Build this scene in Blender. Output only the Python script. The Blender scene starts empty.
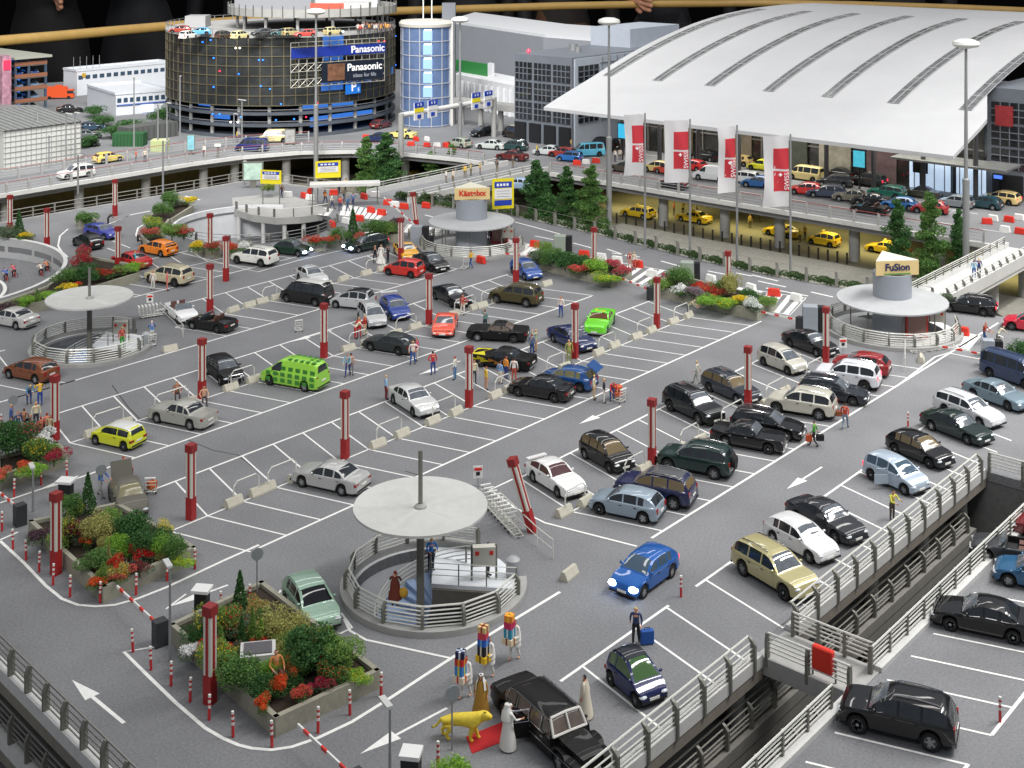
import bpy, bmesh, math, random
import numpy as np
from mathutils import Vector, Matrix
from mathutils.geometry import tessellate_polygon
random.seed(7)
SC = bpy.context.scene
COL = SC.collection
pi = math.pi
sin, cos, R_ = math.sin, math.cos, math.radians
# ------------------------------------------------------------------ camera
# world: x across the parking rows, y along the rows, z up, metres of the modelled place
AZ = math.atan2(1123, 1290)
CAM_H, FPX, YH = 33.0, 1295.0, -75.0
cam = bpy.data.cameras.new('camera')
cam_o = bpy.data.objects.new('camera', cam)
COL.objects.link(cam_o)
cam_o.location = (0, 0, CAM_H)
cam_o.rotation_euler = (pi/2, 0, AZ)
cam.sensor_width = 36
cam.lens = 36*FPX/1024
cam.shift_y = -(384-YH)/1024
cam.clip_start, cam.clip_end = 1, 3000
SC.camera = cam_o
# ------------------------------------------------------------------ world, hall lamps and fill lamps
wd = bpy.data.worlds.new('World'); SC.world = wd; wd.use_nodes = True
wd.node_tree.nodes['Background'].inputs[0].default_value = (0.80, 0.86, 1.0, 1)
wd.node_tree.nodes['Background'].inputs[1].default_value = 0.25
SC.view_settings.view_transform = 'Standard'
SC.view_settings.look = 'None'
SC.view_settings.exposure = 0
SC.view_settings.gamma = 1
def area(name, loc, sx, sy, power, col=(1, 1, 1), rot=(0, 0, 0)):
    l = bpy.data.lights.new(name, 'AREA'); l.shape = 'RECTANGLE'; l.size = sx; l.size_y = sy
    l.energy = power; l.color = col
    o = bpy.data.objects.new(name, l); COL.objects.link(o); o.location = loc; o.rotation_euler = rot
    return o
# rows of fluorescent tubes on the hall ceiling; the strongest ones hang over the right side
for i, (x, p) in enumerate([(-330, 0.40), (-215, 0.5), (-120, 0.6), (-35, 0.75), (50, 0.8), (150, 0.8)]):
    area('hall_and_fill_light', (x, 185, 205), 12, 330, 150000*p, (1.0, 0.975, 0.94))
for x, y, z, L, P in ((4, 122, 95, 120, 92000), (30, 172, 112, 90, 66000)):
    l = area('hall_and_fill_light', (x, y, z), 8, L, P, (1.0, 0.98, 0.96)); l.data.spread = R_(112)
# added fill lamps for upright faces, over the left half and behind the camera
for x, y, z, L, P, d in ((-105, 70, 105, 70, 90000, (-.62, .42, -.62)), (-30, -70, 115, 130, 95000, (-.54, .79, -.28))):
    l = area('hall_and_fill_light', (x, y, z), L, 8, P, (1.0, 0.98, 0.96), Vector(d).to_track_quat('-Z', 'Y').to_euler()); l.data.spread = R_(80 if y < 0 else 95)
# ------------------------------------------------------------------ helpers
cA, sA = cos(AZ), sin(AZ)
def G(px, py, z=0.0):
    """ground point seen at a picture position, as (x, y)"""
    Y = FPX*(CAM_H-z)/(py-YH); X = (px-512)*Y/FPX
    return (X*cA - Y*sA, X*sA + Y*cA)
def G3(px, py, z=0.0):
    g = G(px, py, z); return (g[0], g[1], z)
def lin(c):
    c = c/255.0
    return c/12.92 if c <= .04045 else ((c+.055)/1.055)**2.4
def RGB(r, g, b): return (lin(r), lin(g), lin(b), 1)
MATS = {}
def mat(name, col, rough=.6, metal=0.0, noise=0.0, nscale=3.0, bump=0.0, coat=0.0, emit=None, estr=0.0, spec=.5, coord='Object', detail=4, noise2=0.0, n2scale=.2):
    if name in MATS: return MATS[name]
    m = bpy.data.materials.new(name); m.use_nodes = True
    nt = m.node_tree; b = nt.nodes['Principled BSDF']
    col = tuple(col) if len(col) == 4 else RGB(*col)
    b.inputs['Base Color'].default_value = col
    b.inputs['Roughness'].default_value = rough; b.inputs['Metallic'].default_value = metal
    b.inputs['Specular IOR Level'].default_value = spec
    if coat: b.inputs['Coat Weight'].default_value = coat; b.inputs['Coat Roughness'].default_value = .04
    if emit: b.inputs['Emission Color'].default_value = emit if len(emit) == 4 else RGB(*emit); b.inputs['Emission Strength'].default_value = estr
    if noise or bump or noise2:
        tc = nt.nodes.new('ShaderNodeTexCoord')
        src = tc.outputs[coord]
        if coord == 'World':
            pass
        n = nt.nodes.new('ShaderNodeTexNoise'); n.inputs['Scale'].default_value = nscale; n.inputs['Detail'].default_value = detail; n.inputs['Roughness'].default_value = .65
        nt.links.new(src, n.inputs['Vector'])
        fac = n.outputs['Fac']
        cur = None
        def shade(fac, amount, base):
            mr = nt.nodes.new('ShaderNodeMapRange'); mr.inputs[1].default_value = .25; mr.inputs[2].default_value = .75
            mr.inputs[3].default_value = 1-amount; mr.inputs[4].default_value = 1+amount; nt.links.new(fac, mr.inputs[0])
            vm = nt.nodes.new('ShaderNodeVectorMath'); vm.operation = 'SCALE'
            if base is None: vm.inputs[0].default_value = col[:3]
            else: nt.links.new(base, vm.inputs[0])
            nt.links.new(mr.outputs[0], vm.inputs['Scale'])
            return vm.outputs[0]
        if noise: cur = shade(fac, noise, None)
        if noise2:
            n2 = nt.nodes.new('ShaderNodeTexNoise'); n2.inputs['Scale'].default_value = n2scale; n2.inputs['Detail'].default_value = 3
            nt.links.new(src, n2.inputs['Vector']); cur = shade(n2.outputs['Fac'], noise2, cur)
        if cur is not None: nt.links.new(cur, b.inputs['Base Color'])
        if bump:
            bp = nt.nodes.new('ShaderNodeBump'); bp.inputs['Strength'].default_value = bump; bp.inputs['Distance'].default_value = .05
            nt.links.new(fac, bp.inputs['Height']); nt.links.new(bp.outputs[0], b.inputs['Normal'])
    MATS[name] = m
    return m
ASPH = mat('asphalt', (121, 122, 124), .8, noise=.26, nscale=8, bump=.2, noise2=.16, n2scale=.16, detail=6, spec=.35)
ASPH2 = mat('asphalt_road', (124, 125, 127), .82, noise=.25, nscale=6, noise2=.10, n2scale=.1, spec=.35)
PAINT = mat('road_paint', (232, 232, 228), .6, noise=.10, nscale=5)
CONC = mat('concrete', (158, 158, 155), .75, noise=.10, nscale=2.5, noise2=.1, n2scale=.4)
CONCL = mat('concrete_light', (200, 200, 197), .6, noise=.08, nscale=2.5, noise2=.08, n2scale=.3)
CONCD = mat('concrete_dark', (92, 88, 82), .8, noise=.15, nscale=2, noise2=.2, n2scale=.4)
BEIGE = mat('beige_concrete', (186, 182, 166), .7, noise=.10, nscale=4)
PLANTC = mat('planter_concrete', (150, 148, 132), .8, noise=.16, nscale=4, noise2=.12, n2scale=.6)
STEEL = mat('steel_rail', (222, 222, 214), .35, .25)
STEELD = mat('post_steel', (118, 118, 110), .5, .2)
GALV = mat('galvanised_pole', (150, 152, 152), .45, .35)
WHITEP = mat('white_plastic', (226, 227, 224), .4)
REDP = mat('red_paint', (158, 32, 34), .45, noise=.08, nscale=3)
REDB = mat('red_barrier', (214, 52, 36), .4)
DARK = mat('black_rubber', (16, 16, 17), .7)
BLACKM = mat('black_metal', (26, 27, 29), .5)
SOIL = mat('soil', (48, 38, 28), .95, noise=.4, nscale=6)
GREYP = mat('grey_panel', (150, 156, 164), .45, noise=.04, nscale=2)
GLASS = mat('dark_glass', (40, 45, 49), .06, spec=.9, noise=.45, nscale=1.1)
SCREEN = mat('windscreen_glass', (98, 104, 110), .05, spec=1.0, noise=.45, nscale=1.2)  # base colour lightened to stand for reflections on the windscreens
def empty(name, loc=(0, 0, 0), rz=0.0):
    o = bpy.data.objects.new(name, None); COL.objects.link(o); o.location = loc; o.rotation_euler = (0, 0, rz); o.empty_display_size = .3
    return o
def tag(o, label=None, cat=None, group=None, kind=None):
    if label: o['label'] = label
    if cat: o['category'] = cat
    if group: o['group'] = group
    if kind: o['kind'] = kind
    return o
def thing(name, label, cat, loc=(0, 0, 0), rz=0.0, group=None):
    return tag(empty(name, loc, rz), label, cat, group)
class MB:
    """collects shapes, then links them as one mesh object"""
    def __init__(s): s.v = []; s.f = []; s.mi = []
    def add(s, vs, fs, mi=0):
        n = len(s.v); s.v += [tuple(p) for p in vs]; s.f += [tuple(i+n for i in f) for f in fs]; s.mi += [mi]*len(fs); return s
    def box(s, c, d, rz=0.0, mi=0, tap=1.0, ry=0.0):
        x, y, z = d[0]/2, d[1]/2, d[2]/2
        P = [(-x, -y, -z), (x, -y, -z), (x, y, -z), (-x, y, -z), (-x*tap, -y*tap, z), (x*tap, -y*tap, z), (x*tap, y*tap, z), (-x*tap, y*tap, z)]
        cr, sr = cos(rz), sin(rz); cy, sy = cos(ry), sin(ry)
        Q = []
        for a, b, q in P:
            a, q = a*cy+q*sy, -a*sy+q*cy
            Q.append((c[0]+a*cr-b*sr, c[1]+a*sr+b*cr, c[2]+q))
        return s.add(Q, [(0, 3, 2, 1), (4, 5, 6, 7), (0, 1, 5, 4), (1, 2, 6, 5), (2, 3, 7, 6), (3, 0, 4, 7)], mi)
    def tube(s, pts, r, n=6, mi=0, closed=False, r2=None):
        pts = [Vector(p) for p in pts]; N = len(pts); rings = []
        for i, p in enumerate(pts):
            a = pts[(i-1) % N] if (i or closed) else p; b = pts[(i+1) % N] if (i < N-1 or closed) else p
            t = (b-a).normalized(); up = Vector((0, 0, 1)) if abs(t.z) < .95 else Vector((1, 0, 0))
            u = t.cross(up).normalized(); w = u.cross(t)
            rr = r if r2 is None else r+(r2-r)*i/max(1, N-1)
            rings.append([p+(u*cos(2*pi*k/n)+w*sin(2*pi*k/n))*rr for k in range(n)])
        vs = [q for g in rings for q in g]; fs = []
        for i in range(N if closed else N-1):
            j = (i+1) % N
            for k in range(n): l = (k+1) % n; fs.append((i*n+k, i*n+l, j*n+l, j*n+k))
        if not closed: fs += [tuple(range(n))[::-1], tuple((N-1)*n+k for k in range(n))]
        return s.add(vs, fs, mi)
    def lathe(s, prof, n=24, c=(0, 0, 0), mi=0, a0=0.0, a1=2*pi):
        full = abs(a1-a0-2*pi) < 1e-6; m = n if full else n+1
        vs = [(c[0]+r*cos(a0+(a1-a0)*k/n), c[1]+r*sin(a0+(a1-a0)*k/n), c[2]+z) for r, z in prof for k in range(m)]
        fs = []
        for i in range(len(prof)-1):
            for k in range(n):
                l = (k+1) % m; fs.append((i*m+k, i*m+l, (i+1)*m+l, (i+1)*m+k))
        return s.add(vs, fs, mi)
    def cyl(s, c, r, h, n=16, mi=0, r2=None):
        r2 = r if r2 is None else r2
        vs = [(c[0]+r*cos(2*pi*k/n), c[1]+r*sin(2*pi*k/n), c[2]) for k in range(n)]+[(c[0]+r2*cos(2*pi*k/n), c[1]+r2*sin(2*pi*k/n), c[2]+h) for k in range(n)]
        return s.add(vs, [(k, (k+1) % n, n+(k+1) % n, n+k) for k in range(n)]+[tuple(range(n))[::-1], tuple(range(n, 2*n))], mi)
    def poly(s, pts, z0, z1, mi=0, holes=(), bottom=True):
        loops = [list(pts)]+[list(h) for h in holes]
        tri = tessellate_polygon([[Vector((p[0], p[1], 0)) for p in l] for l in loops])
        flat = [p for l in loops for p in l]; n = len(flat)
        vs = [(p[0], p[1], z1) for p in flat]; fs = []
        for t in tri:
            a, b, c = [flat[i] for i in t]
            if (b[0]-a[0])*(c[1]-a[1])-(b[1]-a[1])*(c[0]-a[0]) < 0: t = t[::-1]
            fs.append(tuple(t))
        if z0 is not None:
            vs += [(p[0], p[1], z0) for p in flat]
            if bottom: fs += [tuple(i+n for i in f[::-1]) for f in list(fs)]
            k = 0
            for l in loops:
                for i in range(len(l)):
                    j = (i+1) % len(l); fs.append((k+i, k+j, n+k+j, n+k+i))
                k += len(l)
        return s.add(vs, fs, mi)
    def ribbon(s, pts, w, z, mi=0, closed=False):
        pts = [Vector((p[0], p[1])) for p in pts]; N = len(pts); L = []
        for i, p in enumerate(pts):
            a = pts[(i-1) % N] if (i or closed) else p; b = pts[(i+1) % N] if (i < N-1 or closed) else p
            t = (b-a).normalized(); nrm = Vector((-t.y, t.x)); L.append((p+nrm*w/2, p-nrm*w/2))
        vs = [(q.x, q.y, z) for l in L for q in l]
        return s.add(vs, [(2*i+1, 2*((i+1) % N)+1, 2*((i+1) % N), 2*i) for i in range(N if closed else N-1)], mi)
    def ell(s, c, d, n=10, m=6, mi=0, rz=0.0):
        vs = []; fs = []; cr, sr = cos(rz), sin(rz)
        for i in range(m+1):
            ph = -pi/2+pi*i/m
            for k in range(n):
                a = d[0]*cos(ph)*cos(2*pi*k/n); b = d[1]*cos(ph)*sin(2*pi*k/n)
                vs.append((c[0]+a*cr-b*sr, c[1]+a*sr+b*cr, c[2]+d[2]*sin(ph)))
        for i in range(m):
            for k in range(n): l = (k+1) % n; fs.append((i*n+k, i*n+l, (i+1)*n+l, (i+1)*n+k))
        return s.add(vs, fs, mi)
    def mesh(s, name, mats, smooth=False, sharp=40):
        me = bpy.data.meshes.new(name); me.from_pydata(s.v, [], s.f)
        for m in (mats if isinstance(mats, (list, tuple)) else [mats]): me.materials.append(m)
        me.polygons.foreach_set('material_index', s.mi)
        if smooth:
            me.polygons.foreach_set('use_smooth', [True]*len(s.f)); me.set_sharp_from_angle(angle=R_(sharp))
        me.update(); return me
    def build(s, name, mats, parent=None, smooth=False, loc=None, rz=0.0, sharp=40):
        return link(name, s.mesh(name, mats, smooth, sharp), parent, loc, rz)
def link(name, me, parent=None, loc=None, rz=0.0):
    o = bpy.data.objects.new(name, me); COL.objects.link(o)
    if parent is not None: o.parent = parent
    if loc: o.location = loc
    if rz: o.rotation_euler = (0, 0, rz)
    return o
def setmat(o, i, m):
    o.material_slots[i].link = 'OBJECT'; o.material_slots[i].material = m
def copy_tree(o, parent=None):
    c = o.copy(); COL.objects.link(c)
    if parent is not None: c.parent = parent
    for ch in list(o.children): copy_tree(ch, c)
    return c
ORD = ['first', 'second', 'third', 'fourth', 'fifth', 'sixth', 'seventh', 'eighth', 'ninth', 'tenth', 'eleventh', 'twelfth', 'thirteenth', 'fourteenth', 'fifteenth', 'sixteenth', 'seventeenth', 'eighteenth', 'nineteenth', 'twentieth', 'twenty-first', 'twenty-second', 'twenty-third', 'twenty-fourth', 'twenty-fifth', 'twenty-sixth']
def text_mesh(s, size, depth=.03, bold=0.0, align='CENTER'):
    cu = bpy.data.curves.new('lettering', 'FONT'); cu.body = s; cu.size = size; cu.extrude = depth; cu.align_x = align; cu.align_y = 'CENTER'; cu.offset = bold
    o = bpy.data.objects.new('lettering', cu); COL.objects.link(o)
    dg = bpy.context.evaluated_depsgraph_get(); me = bpy.data.meshes.new_from_object(o.evaluated_get(dg))
    bpy.data.objects.remove(o); bpy.data.curves.remove(cu)
    return me
def text(s, size, m, parent, loc, rot, depth=.03, bold=0.0, align='CENTER', name='lettering'):
    me = text_mesh(s, size, depth, bold, align); me.materials.clear(); me.materials.append(m)
    o = link(name, me, parent); o.location = loc; o.rotation_euler = rot
    return o
def circ(c, r, n=40, a0=0.0, a1=2*pi): return [(c[0]+r*cos(a0+(a1-a0)*k/n), c[1]+r*sin(a0+(a1-a0)*k/n)) for k in range(n if abs(a1-a0-2*pi) < 1e-6 else n+1)]
# ------------------------------------------------------------------ large structure: decks, roads, lower levels
FORE, LEFT_, FAR_, RIGHT_ = (-45.3, 46.1), (-91.0, 54.6), (-90.2, 97.3), (-45.9, 99.9)     # stair towers
HELIX, HELR = (-115.0, 89.0), 8.6
VELO, VELR = (-121.0, 53.0), 14.3
LOW = -5.0
def struct(name, mb, mats, smooth=False): return tag(mb.build(name, mats, None, smooth), kind='structure')
deck = [(-29.9, 26.2), (-29.9, 77.8), (30, 77.8), (30, 106), (-45, 109.6), (-62, 107.9), (-69, 108.2), (-82, 110.0), (-97, 111), (-108, 108.5), (-124, 106.5), (-135.5, 104.6), (-136.5, 86), (-137, 60), (-137, 35.9)]
m = MB(); m.poly(deck, -.55, 0, 0, holes=[circ(FORE, 4.0), circ(LEFT_, 3.6), circ(FAR_, 4.6), circ(RIGHT_, 4.6), circ(HELIX, HELR, 56), circ(VELO, VELR, 48)])
struct('parking_deck', m, [ASPH])
m = MB(); m.poly([(-25.5, 22), (30, 22), (30, 77.8), (-25.5, 77.8)], -.55, -.006); struct('side_parking_deck', m, [ASPH])
# ground beyond: elevated road and forecourt at deck height
far_edge = [(-151.5, 20), (-151.5, 60), (-151.5, 106), (-150.5, 114), (-147, 122), (-142, 127.5), (-134, 131.2), (-126, 133.0), (-117, 133.6), (40, 133.2)]
m = MB(); m.poly(far_edge+[(40, 275), (-120, 275), (-200, 222), (-238, 180), (-258, 120), (-258, 20)], -1.0, 0); struct('upper_road', m, [ASPH2])
# lower street level under everything
LOWM = mat('lower_street', (112, 108, 92), .85, noise=.15, nscale=3, noise2=.12, n2scale=.1)
m = MB(); m.poly([(-250, -60), (120, -60), (120, 265), (-110, 265), (-190, 215), (-228, 175), (-250, 120)], None, LOW, holes=[[(-139, -20), (40, -20), (40, 78.3), (-139, 78.3)]]); struct('ground', m, [LOWM])
# strip of paving just outside the hedge and a gravel bank
BANK = mat('gravel_bank', (138, 136, 126), .9, noise=.22, nscale=3)
m = MB()
bk = [(-45, 109.6), (-62, 107.9), (-69, 108.2), (-82, 110.0), (-97, 111)]
m.add([(x, y+.004, -.5) for x, y in bk]+[(x, y+7.5, -1.6) for x, y in bk]+[(x, y+15, LOW+.05) for x, y in bk]+[(x, 132.6, LOW+.3) for x, y in bk], [(i+1, i, 5+i, 6+i) for i in range(4)]+[(6+i, 5+i, 10+i, 11+i) for i in range(4)]+[(11+i, 10+i, 15+i, 16+i) for i in range(4)])
struct('gravel_bank', m, [BANK])
# lower storeys of the car park: slabs, columns (seen through the gaps between the decks)
SLAB = mat('slab_edge', (134, 128, 118), .8, noise=.14, nscale=2)
SHELF = mat('lower_deck_floor', (108, 108, 107), .85, noise=.2, nscale=3)
for z in (-2.9, -6.0):
    m = MB(); m.poly([(-29.9, 26.2), (-29.9, 76), (-60, 76), (-60, 44), (-137, 44), (-137, 35.9)], z-.55, z); struct('lower_parking_deck', m, [SHELF])
    m = MB(); m.poly([(-25.5, 22), (20, 22), (20, 76), (-25.5, 76)], z-.55, z); struct('lower_side_deck', m, [SHELF])
m = MB(); m.poly([(-140, -20), (40, -20), (40, 78), (-140, 78)], None, -10.2); struct('pit_floor', m, [SHELF])
m = MB(); m.box((-27.6, 78.1, -5.4), (50, .5, 9.6)); struct('pit_end_wall', m, [SHELF])
def column(x, y, z0, z1, label, grp, r=.35, mt=CONC, n=12):
    c = MB(); c.cyl((0, 0, 0), r, z1-z0, n); o = c.build('support_column', [mt], None, True, (x, y, z0)); tag(o, label, 'column', grp); return o
for i, y in enumerate((33, 42.5, 50.5, 57.5, 64.0, 70.5, 76)):
    column(-30.6, y, -10.2, -.56, 'grey concrete column under the main deck edge, %s along the gap from the near end' % ORD[i], 'columns in the gap between the decks', .38)
# deck edge beams: kerb beam and brown fascia below
FASC = mat('fascia', (128, 122, 112), .8, noise=.15, nscale=2)
def edge_beam(name, x0, y0, x1, y1, w=.5, label=None):
    dx, dy = x1-x0, y1-y0; L = math.hypot(dx, dy); a = math.atan2(dy, dx); c = ((x0+x1)/2, (y0+y1)/2)
    t = thing(name, label, 'edge beam', (c[0], c[1], 0))
    k = MB(); k.box((0, 0, -.06), (L, w, .56), a); k.build('kerb', [CONCL], t)
    k = MB(); k.box((0, 0, -.6), (L, w-.06, .56), a); k.build('fascia', [FASC], t)
    return t
# helix ramp pit, velodrome bowl
WALLW = mat('render_white', (214, 216, 218), .7, noise=.06, nscale=1.5, noise2=.08, n2scale=.4)
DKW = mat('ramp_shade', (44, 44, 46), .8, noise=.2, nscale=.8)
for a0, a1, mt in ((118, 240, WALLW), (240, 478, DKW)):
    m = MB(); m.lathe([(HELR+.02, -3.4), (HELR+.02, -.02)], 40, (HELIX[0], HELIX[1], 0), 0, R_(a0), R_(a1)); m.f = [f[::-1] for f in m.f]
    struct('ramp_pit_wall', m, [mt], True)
m = MB(); m.cyl((HELIX[0], HELIX[1], -3.5), HELR, .2, 48); struct('ramp_pit_floor', m, [ASPH2])
# the curved upper lane over the pit
m = MB(); lane = [(232, 198), (262, 195), (295, 197), (318, 203), (329, 212), (322, 214), (300, 217), (276, 218), (252, 215), (233, 209)]
m.poly([G(*p) for p in lane], -.75, .02); struct('curved_ramp_lane', m, [CONC])
for i, p in enumerate([(318, 213), (301, 216), (283, 217), (263, 216), (240, 211)]):
    g = G(*p); d = (HELIX[0]-g[0], HELIX[1]-g[1]); column(g[0]-d[0]*.06, g[1]-d[1]*.06, -3.3, -.74, 'pale column under the curved ramp lane, %s from the right' % ORD[i], 'columns of the curved ramp', .25, CONCL)
m = MB(); m.lathe([(0.01, -1.6), (VELR-5.6, -1.6), (VELR-5.5, -1.45), (VELR-5.0, -1.45), (VELR-4.9, -1.6), (VELR-1.0, -1.55), (VELR+.02, -1.2)], 64, (VELO[0], VELO[1], 0)); struct('cycle_track', m, [ASPH2], True)
m = MB(); m.ribbon(circ(VELO, VELR-5.25, 64), .34, 0, closed=True); m.v = [(x, y, -1.43) for x, y, z in m.v]; struct('track_line', m, [PAINT])
m = MB(); m.lathe([(VELR, -1.3), (VELR, .8), (VELR+.32, .8), (VELR+.32, -.1)], 72, (VELO[0], VELO[1], 0)); tag(m.build('track_wall', [mat('track_wall_grey', (176, 177, 176), .7, noise=.08, nscale=1.5)], None, True), 'white curved wall round the sunken cycle track', 'wall')
m = MB(); m.lathe([(VELR-.02, .8), (VELR-.02, .84), (VELR+.36, .84), (VELR+.36, .8)], 72, (VELO[0], VELO[1], 0)); tag(m.build('wall_coping', [WHITEP], None, True), 'white coping on the wall of the sunken cycle track', 'coping')
m = MB(); m.lathe([(HELR-.02, -.3), (HELR-.02, .3), (HELR+.3, .3), (HELR+.3, -.1)], 40, (HELIX[0], HELIX[1], 0), a0=R_(120), a1=R_(238)); tag(m.build('ramp_wall', [WALLW], None, True), 'white curved parapet round the spiral ramp pit', 'wall')
# footbridge on the right and road bridge on the left, small bridges over the gap
m = MB(); m.poly([(-48.8, 108.9), (-45.3, 109.5), (-45.3, 133.3), (-48.8, 133.3)], -.7, .06); struct('bridge_deck', m, [CONCL])
m = MB(); m.poly([(-117.2, 107.2), (-109.7, 107.9), (-109.7, 133.8), (-117.2, 133.8)], -.7, .05); struct('bridge_road', m, [ASPH2])
m = MB(); m.poly([(-30.1, 51.4), (-25.3, 51.4), (-25.3, 54.0), (-30.1, 54.0)], -.75, .03); struct('bridge_slab', m, [CONC])
# ------------------------------------------------------------------ painted lines
LZ = .005
TH = R_(15.5); TN = math.tan(TH)
mk = MB()
def line(p, q, w=.13, z=LZ): mk.ribbon([p, q], w, z)
def pxline(pts, w=.13, z=LZ, closed=False): mk.ribbon([G(*p) for p in pts], w, z, closed=closed)
def row(xc, r0, sp, lo, up, ctr=True, dl=5.15, du=5.2, lo_ends=None, up_ends=None, skip_lo=(), skip_up=()):
    """chevron stalls each side of a centre line at x = xc"""
    z2 = LZ+.003
    for k in range(lo[0], lo[1]+1):
        if k in skip_lo: continue
        r = r0+sp*k; line((xc, r), (xc+dl, r+dl*TN), .11)
    for k in range(up[0], up[1]+1):
        if k in skip_up: continue
        r = r0+sp*k; line((xc, r), (xc-du, r+du*TN), .11)
    mk.ribbon([(xc+dl, r0+sp*lo[0]+dl*TN-.0), (xc+dl, r0+sp*lo[1]+dl*TN)] if not lo_ends else [(xc+dl, lo_ends[0]), (xc+dl, lo_ends[1])], .16, z2)
    mk.ribbon([(xc-du, r0+sp*up[0]+du*TN), (xc-du, r0+sp*up[1]+du*TN)] if not up_ends else [(xc-du, up_ends[0]), (xc-du, up_ends[1])], .16, z2)
    if ctr: mk.ribbon([(xc, r0+sp*min(lo[0], up[0])), (xc, r0+sp*max(lo[1], up[1]))], .12, z2+.003)
row(-60.3, 65.25, 2.43, (-10, 11), (-9, 11), lo_ends=(42.6, 95.0), up_ends=(40.5, 95.2))
row(-45.3, 57.15, 2.43, (0, 14), (0, 14), lo_ends=(57.5, 107.5), up_ends=(58.5, 95.0), dl=5.2, du=5.1)
row(-75.4, 43.75, 2.45, (0, 19), (0, 19), lo_ends=(40.0, 91.5), up_ends=(44.5, 92.0))
row(-90.6, 62.0, 2.45, (0, 11), (1, 11), lo_ends=(45.0, 90.0), up_ends=(63.5, 90.0), dl=5.1, du=5.1)
row(-90.6, 40.5, 2.45, (0, 3), (0, 3), lo_ends=(40, 50), up_ends=(40, 50), dl=5.1, du=5.1, ctr=False)
row(-105.8, 63.9, 2.45, (0, 9), (2, 7), lo_ends=(64.5, 88.5), up_ends=(70, 82), dl=5.1, du=5.1)
# right edge row, stalls against the rail
for k in range(-1, 15):
    r = 49.65+2.44*k + (1.05 if k >= 2 else 0)
    if k == -1: r = 45.5
    line((-35.5, r+.05), (-29.95+(-.35), r-5.3*math.tan(R_(14.5))), .12)
mk.ribbon([(-35.5, 44.0), (-35.5, 52.35)], .15, LZ+.003); mk.ribbon([(-35.5, 54.75), (-35.5, 84.5)], .15, LZ+.003)
# side deck
for k in range(-2, 11):
    r = 50.15+2.45*k; x0 = -25.0
    line((x0+.2, r-5.1*math.tan(R_(17.2))), (-19.9, r), .12)
mk.ribbon([(-19.9, 45.2), (-19.9, 50.2)], .15, LZ+.003); mk.ribbon([(-19.9, 52.6), (-19.9, 60)], .15, LZ+.003)
# kerb lines round the front flower beds and drive lanes
pxline([(0, 541), (24, 563), (46, 586), (62, 599), (78, 605), (96, 606.5), (115, 605), (137, 599), (165, 588), (190, 576.5), (223, 561), (259, 545)], .17, LZ+.006)
pxline([(155, 647), (124, 652), (148, 676), (176, 703), (205, 728), (222, 738), (238, 745), (252, 748.5), (272, 750), (292, 747), (318, 738), (352, 722), (392, 697), (430, 672), (451, 658.5), (512, 621), (560, 592)], .17, LZ+.006)
pxline([(0, 503), (40, 489.5), (66, 481)], .15, LZ+.004); pxline([(0, 540), (18, 532)], .14)
pxline([(186, 594), (166, 609)], .1)
pxline([(344, 619), (350, 631), (366, 640), (451, 658.5)], .14, LZ+.009); pxline([(341, 613), (352, 628), (340, 634)], .12, LZ+.012)
pxline([(260, 596), (270, 607), (281, 590)], .12)
pxline([(637, 546.5), (545, 523), (515, 508), (490, 490), (520, 476)], .14, LZ+.009)
# small cycle-lane and crossing marks
def arrow(p, q, w=.13, hl=1.8, hw=.33):
    p, q = Vector(p), Vector(q); t = (q-p).normalized(); n = Vector((-t.y, t.x)); b = q-t*hl
    mk.add([(*(p+n*w/2), LZ), (*(p-n*w/2), LZ), (*(b-n*w/2), LZ), (*(b+n*w/2), LZ)], [(1, 2, 3, 0)])
    mk.add([(*(b+n*hw), LZ+.001), (*(b-n*hw), LZ+.001), (*q, LZ+.001)], [(1, 2, 0)])
arrow(G(124, 723), G(72, 680), .17, 1.8, .34); arrow(G(822, 467), G(787, 489)); arrow(G(621, 406), G(579, 424))
arrow(G(447, 708), G(360, 754)); arrow(G(228, 585), G(168, 607)); arrow(G(332, 330), G(290, 342)) ; arrow(G(460, 361), G(418, 375)); arrow(G(78, 476), G(36, 491))
# hatched islands by the barriers at the far side
def island(pts, n, w=.3):
    P = [G(*p) for p in pts]; mk.ribbon(P, .14, LZ, closed=True)
    (a, b, c, d) = P[:4]
    for i in range(n):
        t = (i+.5)/n
        p = (a[0]+(b[0]-a[0])*t, a[1]+(b[1]-a[1])*t); q = (d[0]+(c[0]-d[0])*t, d[1]+(c[1]-d[1])*t)
        mk.ribbon([p, q], w*1.6, LZ+.003)
island([(577, 255), (668, 271), (644, 285), (572, 268)], 9); island([(697, 281), (806, 298), (790, 315), (694, 298)], 11); island([(955, 330), (980, 336), (968, 350), (948, 344)], 4)
island([(517, 242), (541, 246), (530, 256), (508, 251)], 5); island([(343, 204), (387, 212), (378, 220), (340, 215)], 8); island([(300, 204), (333, 209), (328, 216), (297, 212)], 6); island([(408, 224), (440, 229), (436, 236), (402, 232)], 5)
for a, b in [((607, 249), (642, 261)), ((612, 253), (640, 257)), ((661, 261), (686, 268)), ((708, 271), (734, 276)), ((736, 273), (752, 276)), ((752, 275), (778, 281)), ((758, 281), (786, 287)), ((766, 288), (808, 296)), ((811, 292), (833, 297)), ((535, 236), (555, 240)), ((545, 230), (560, 234)), ((573, 243), (592, 248)), ((425, 215), (450, 221)), ((515, 222), (545, 230)), ((90, 232), (112, 227)), ((130, 215), (150, 211)), ((185, 196), (200, 200))]:
    pxline([a, b], .22)
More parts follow.
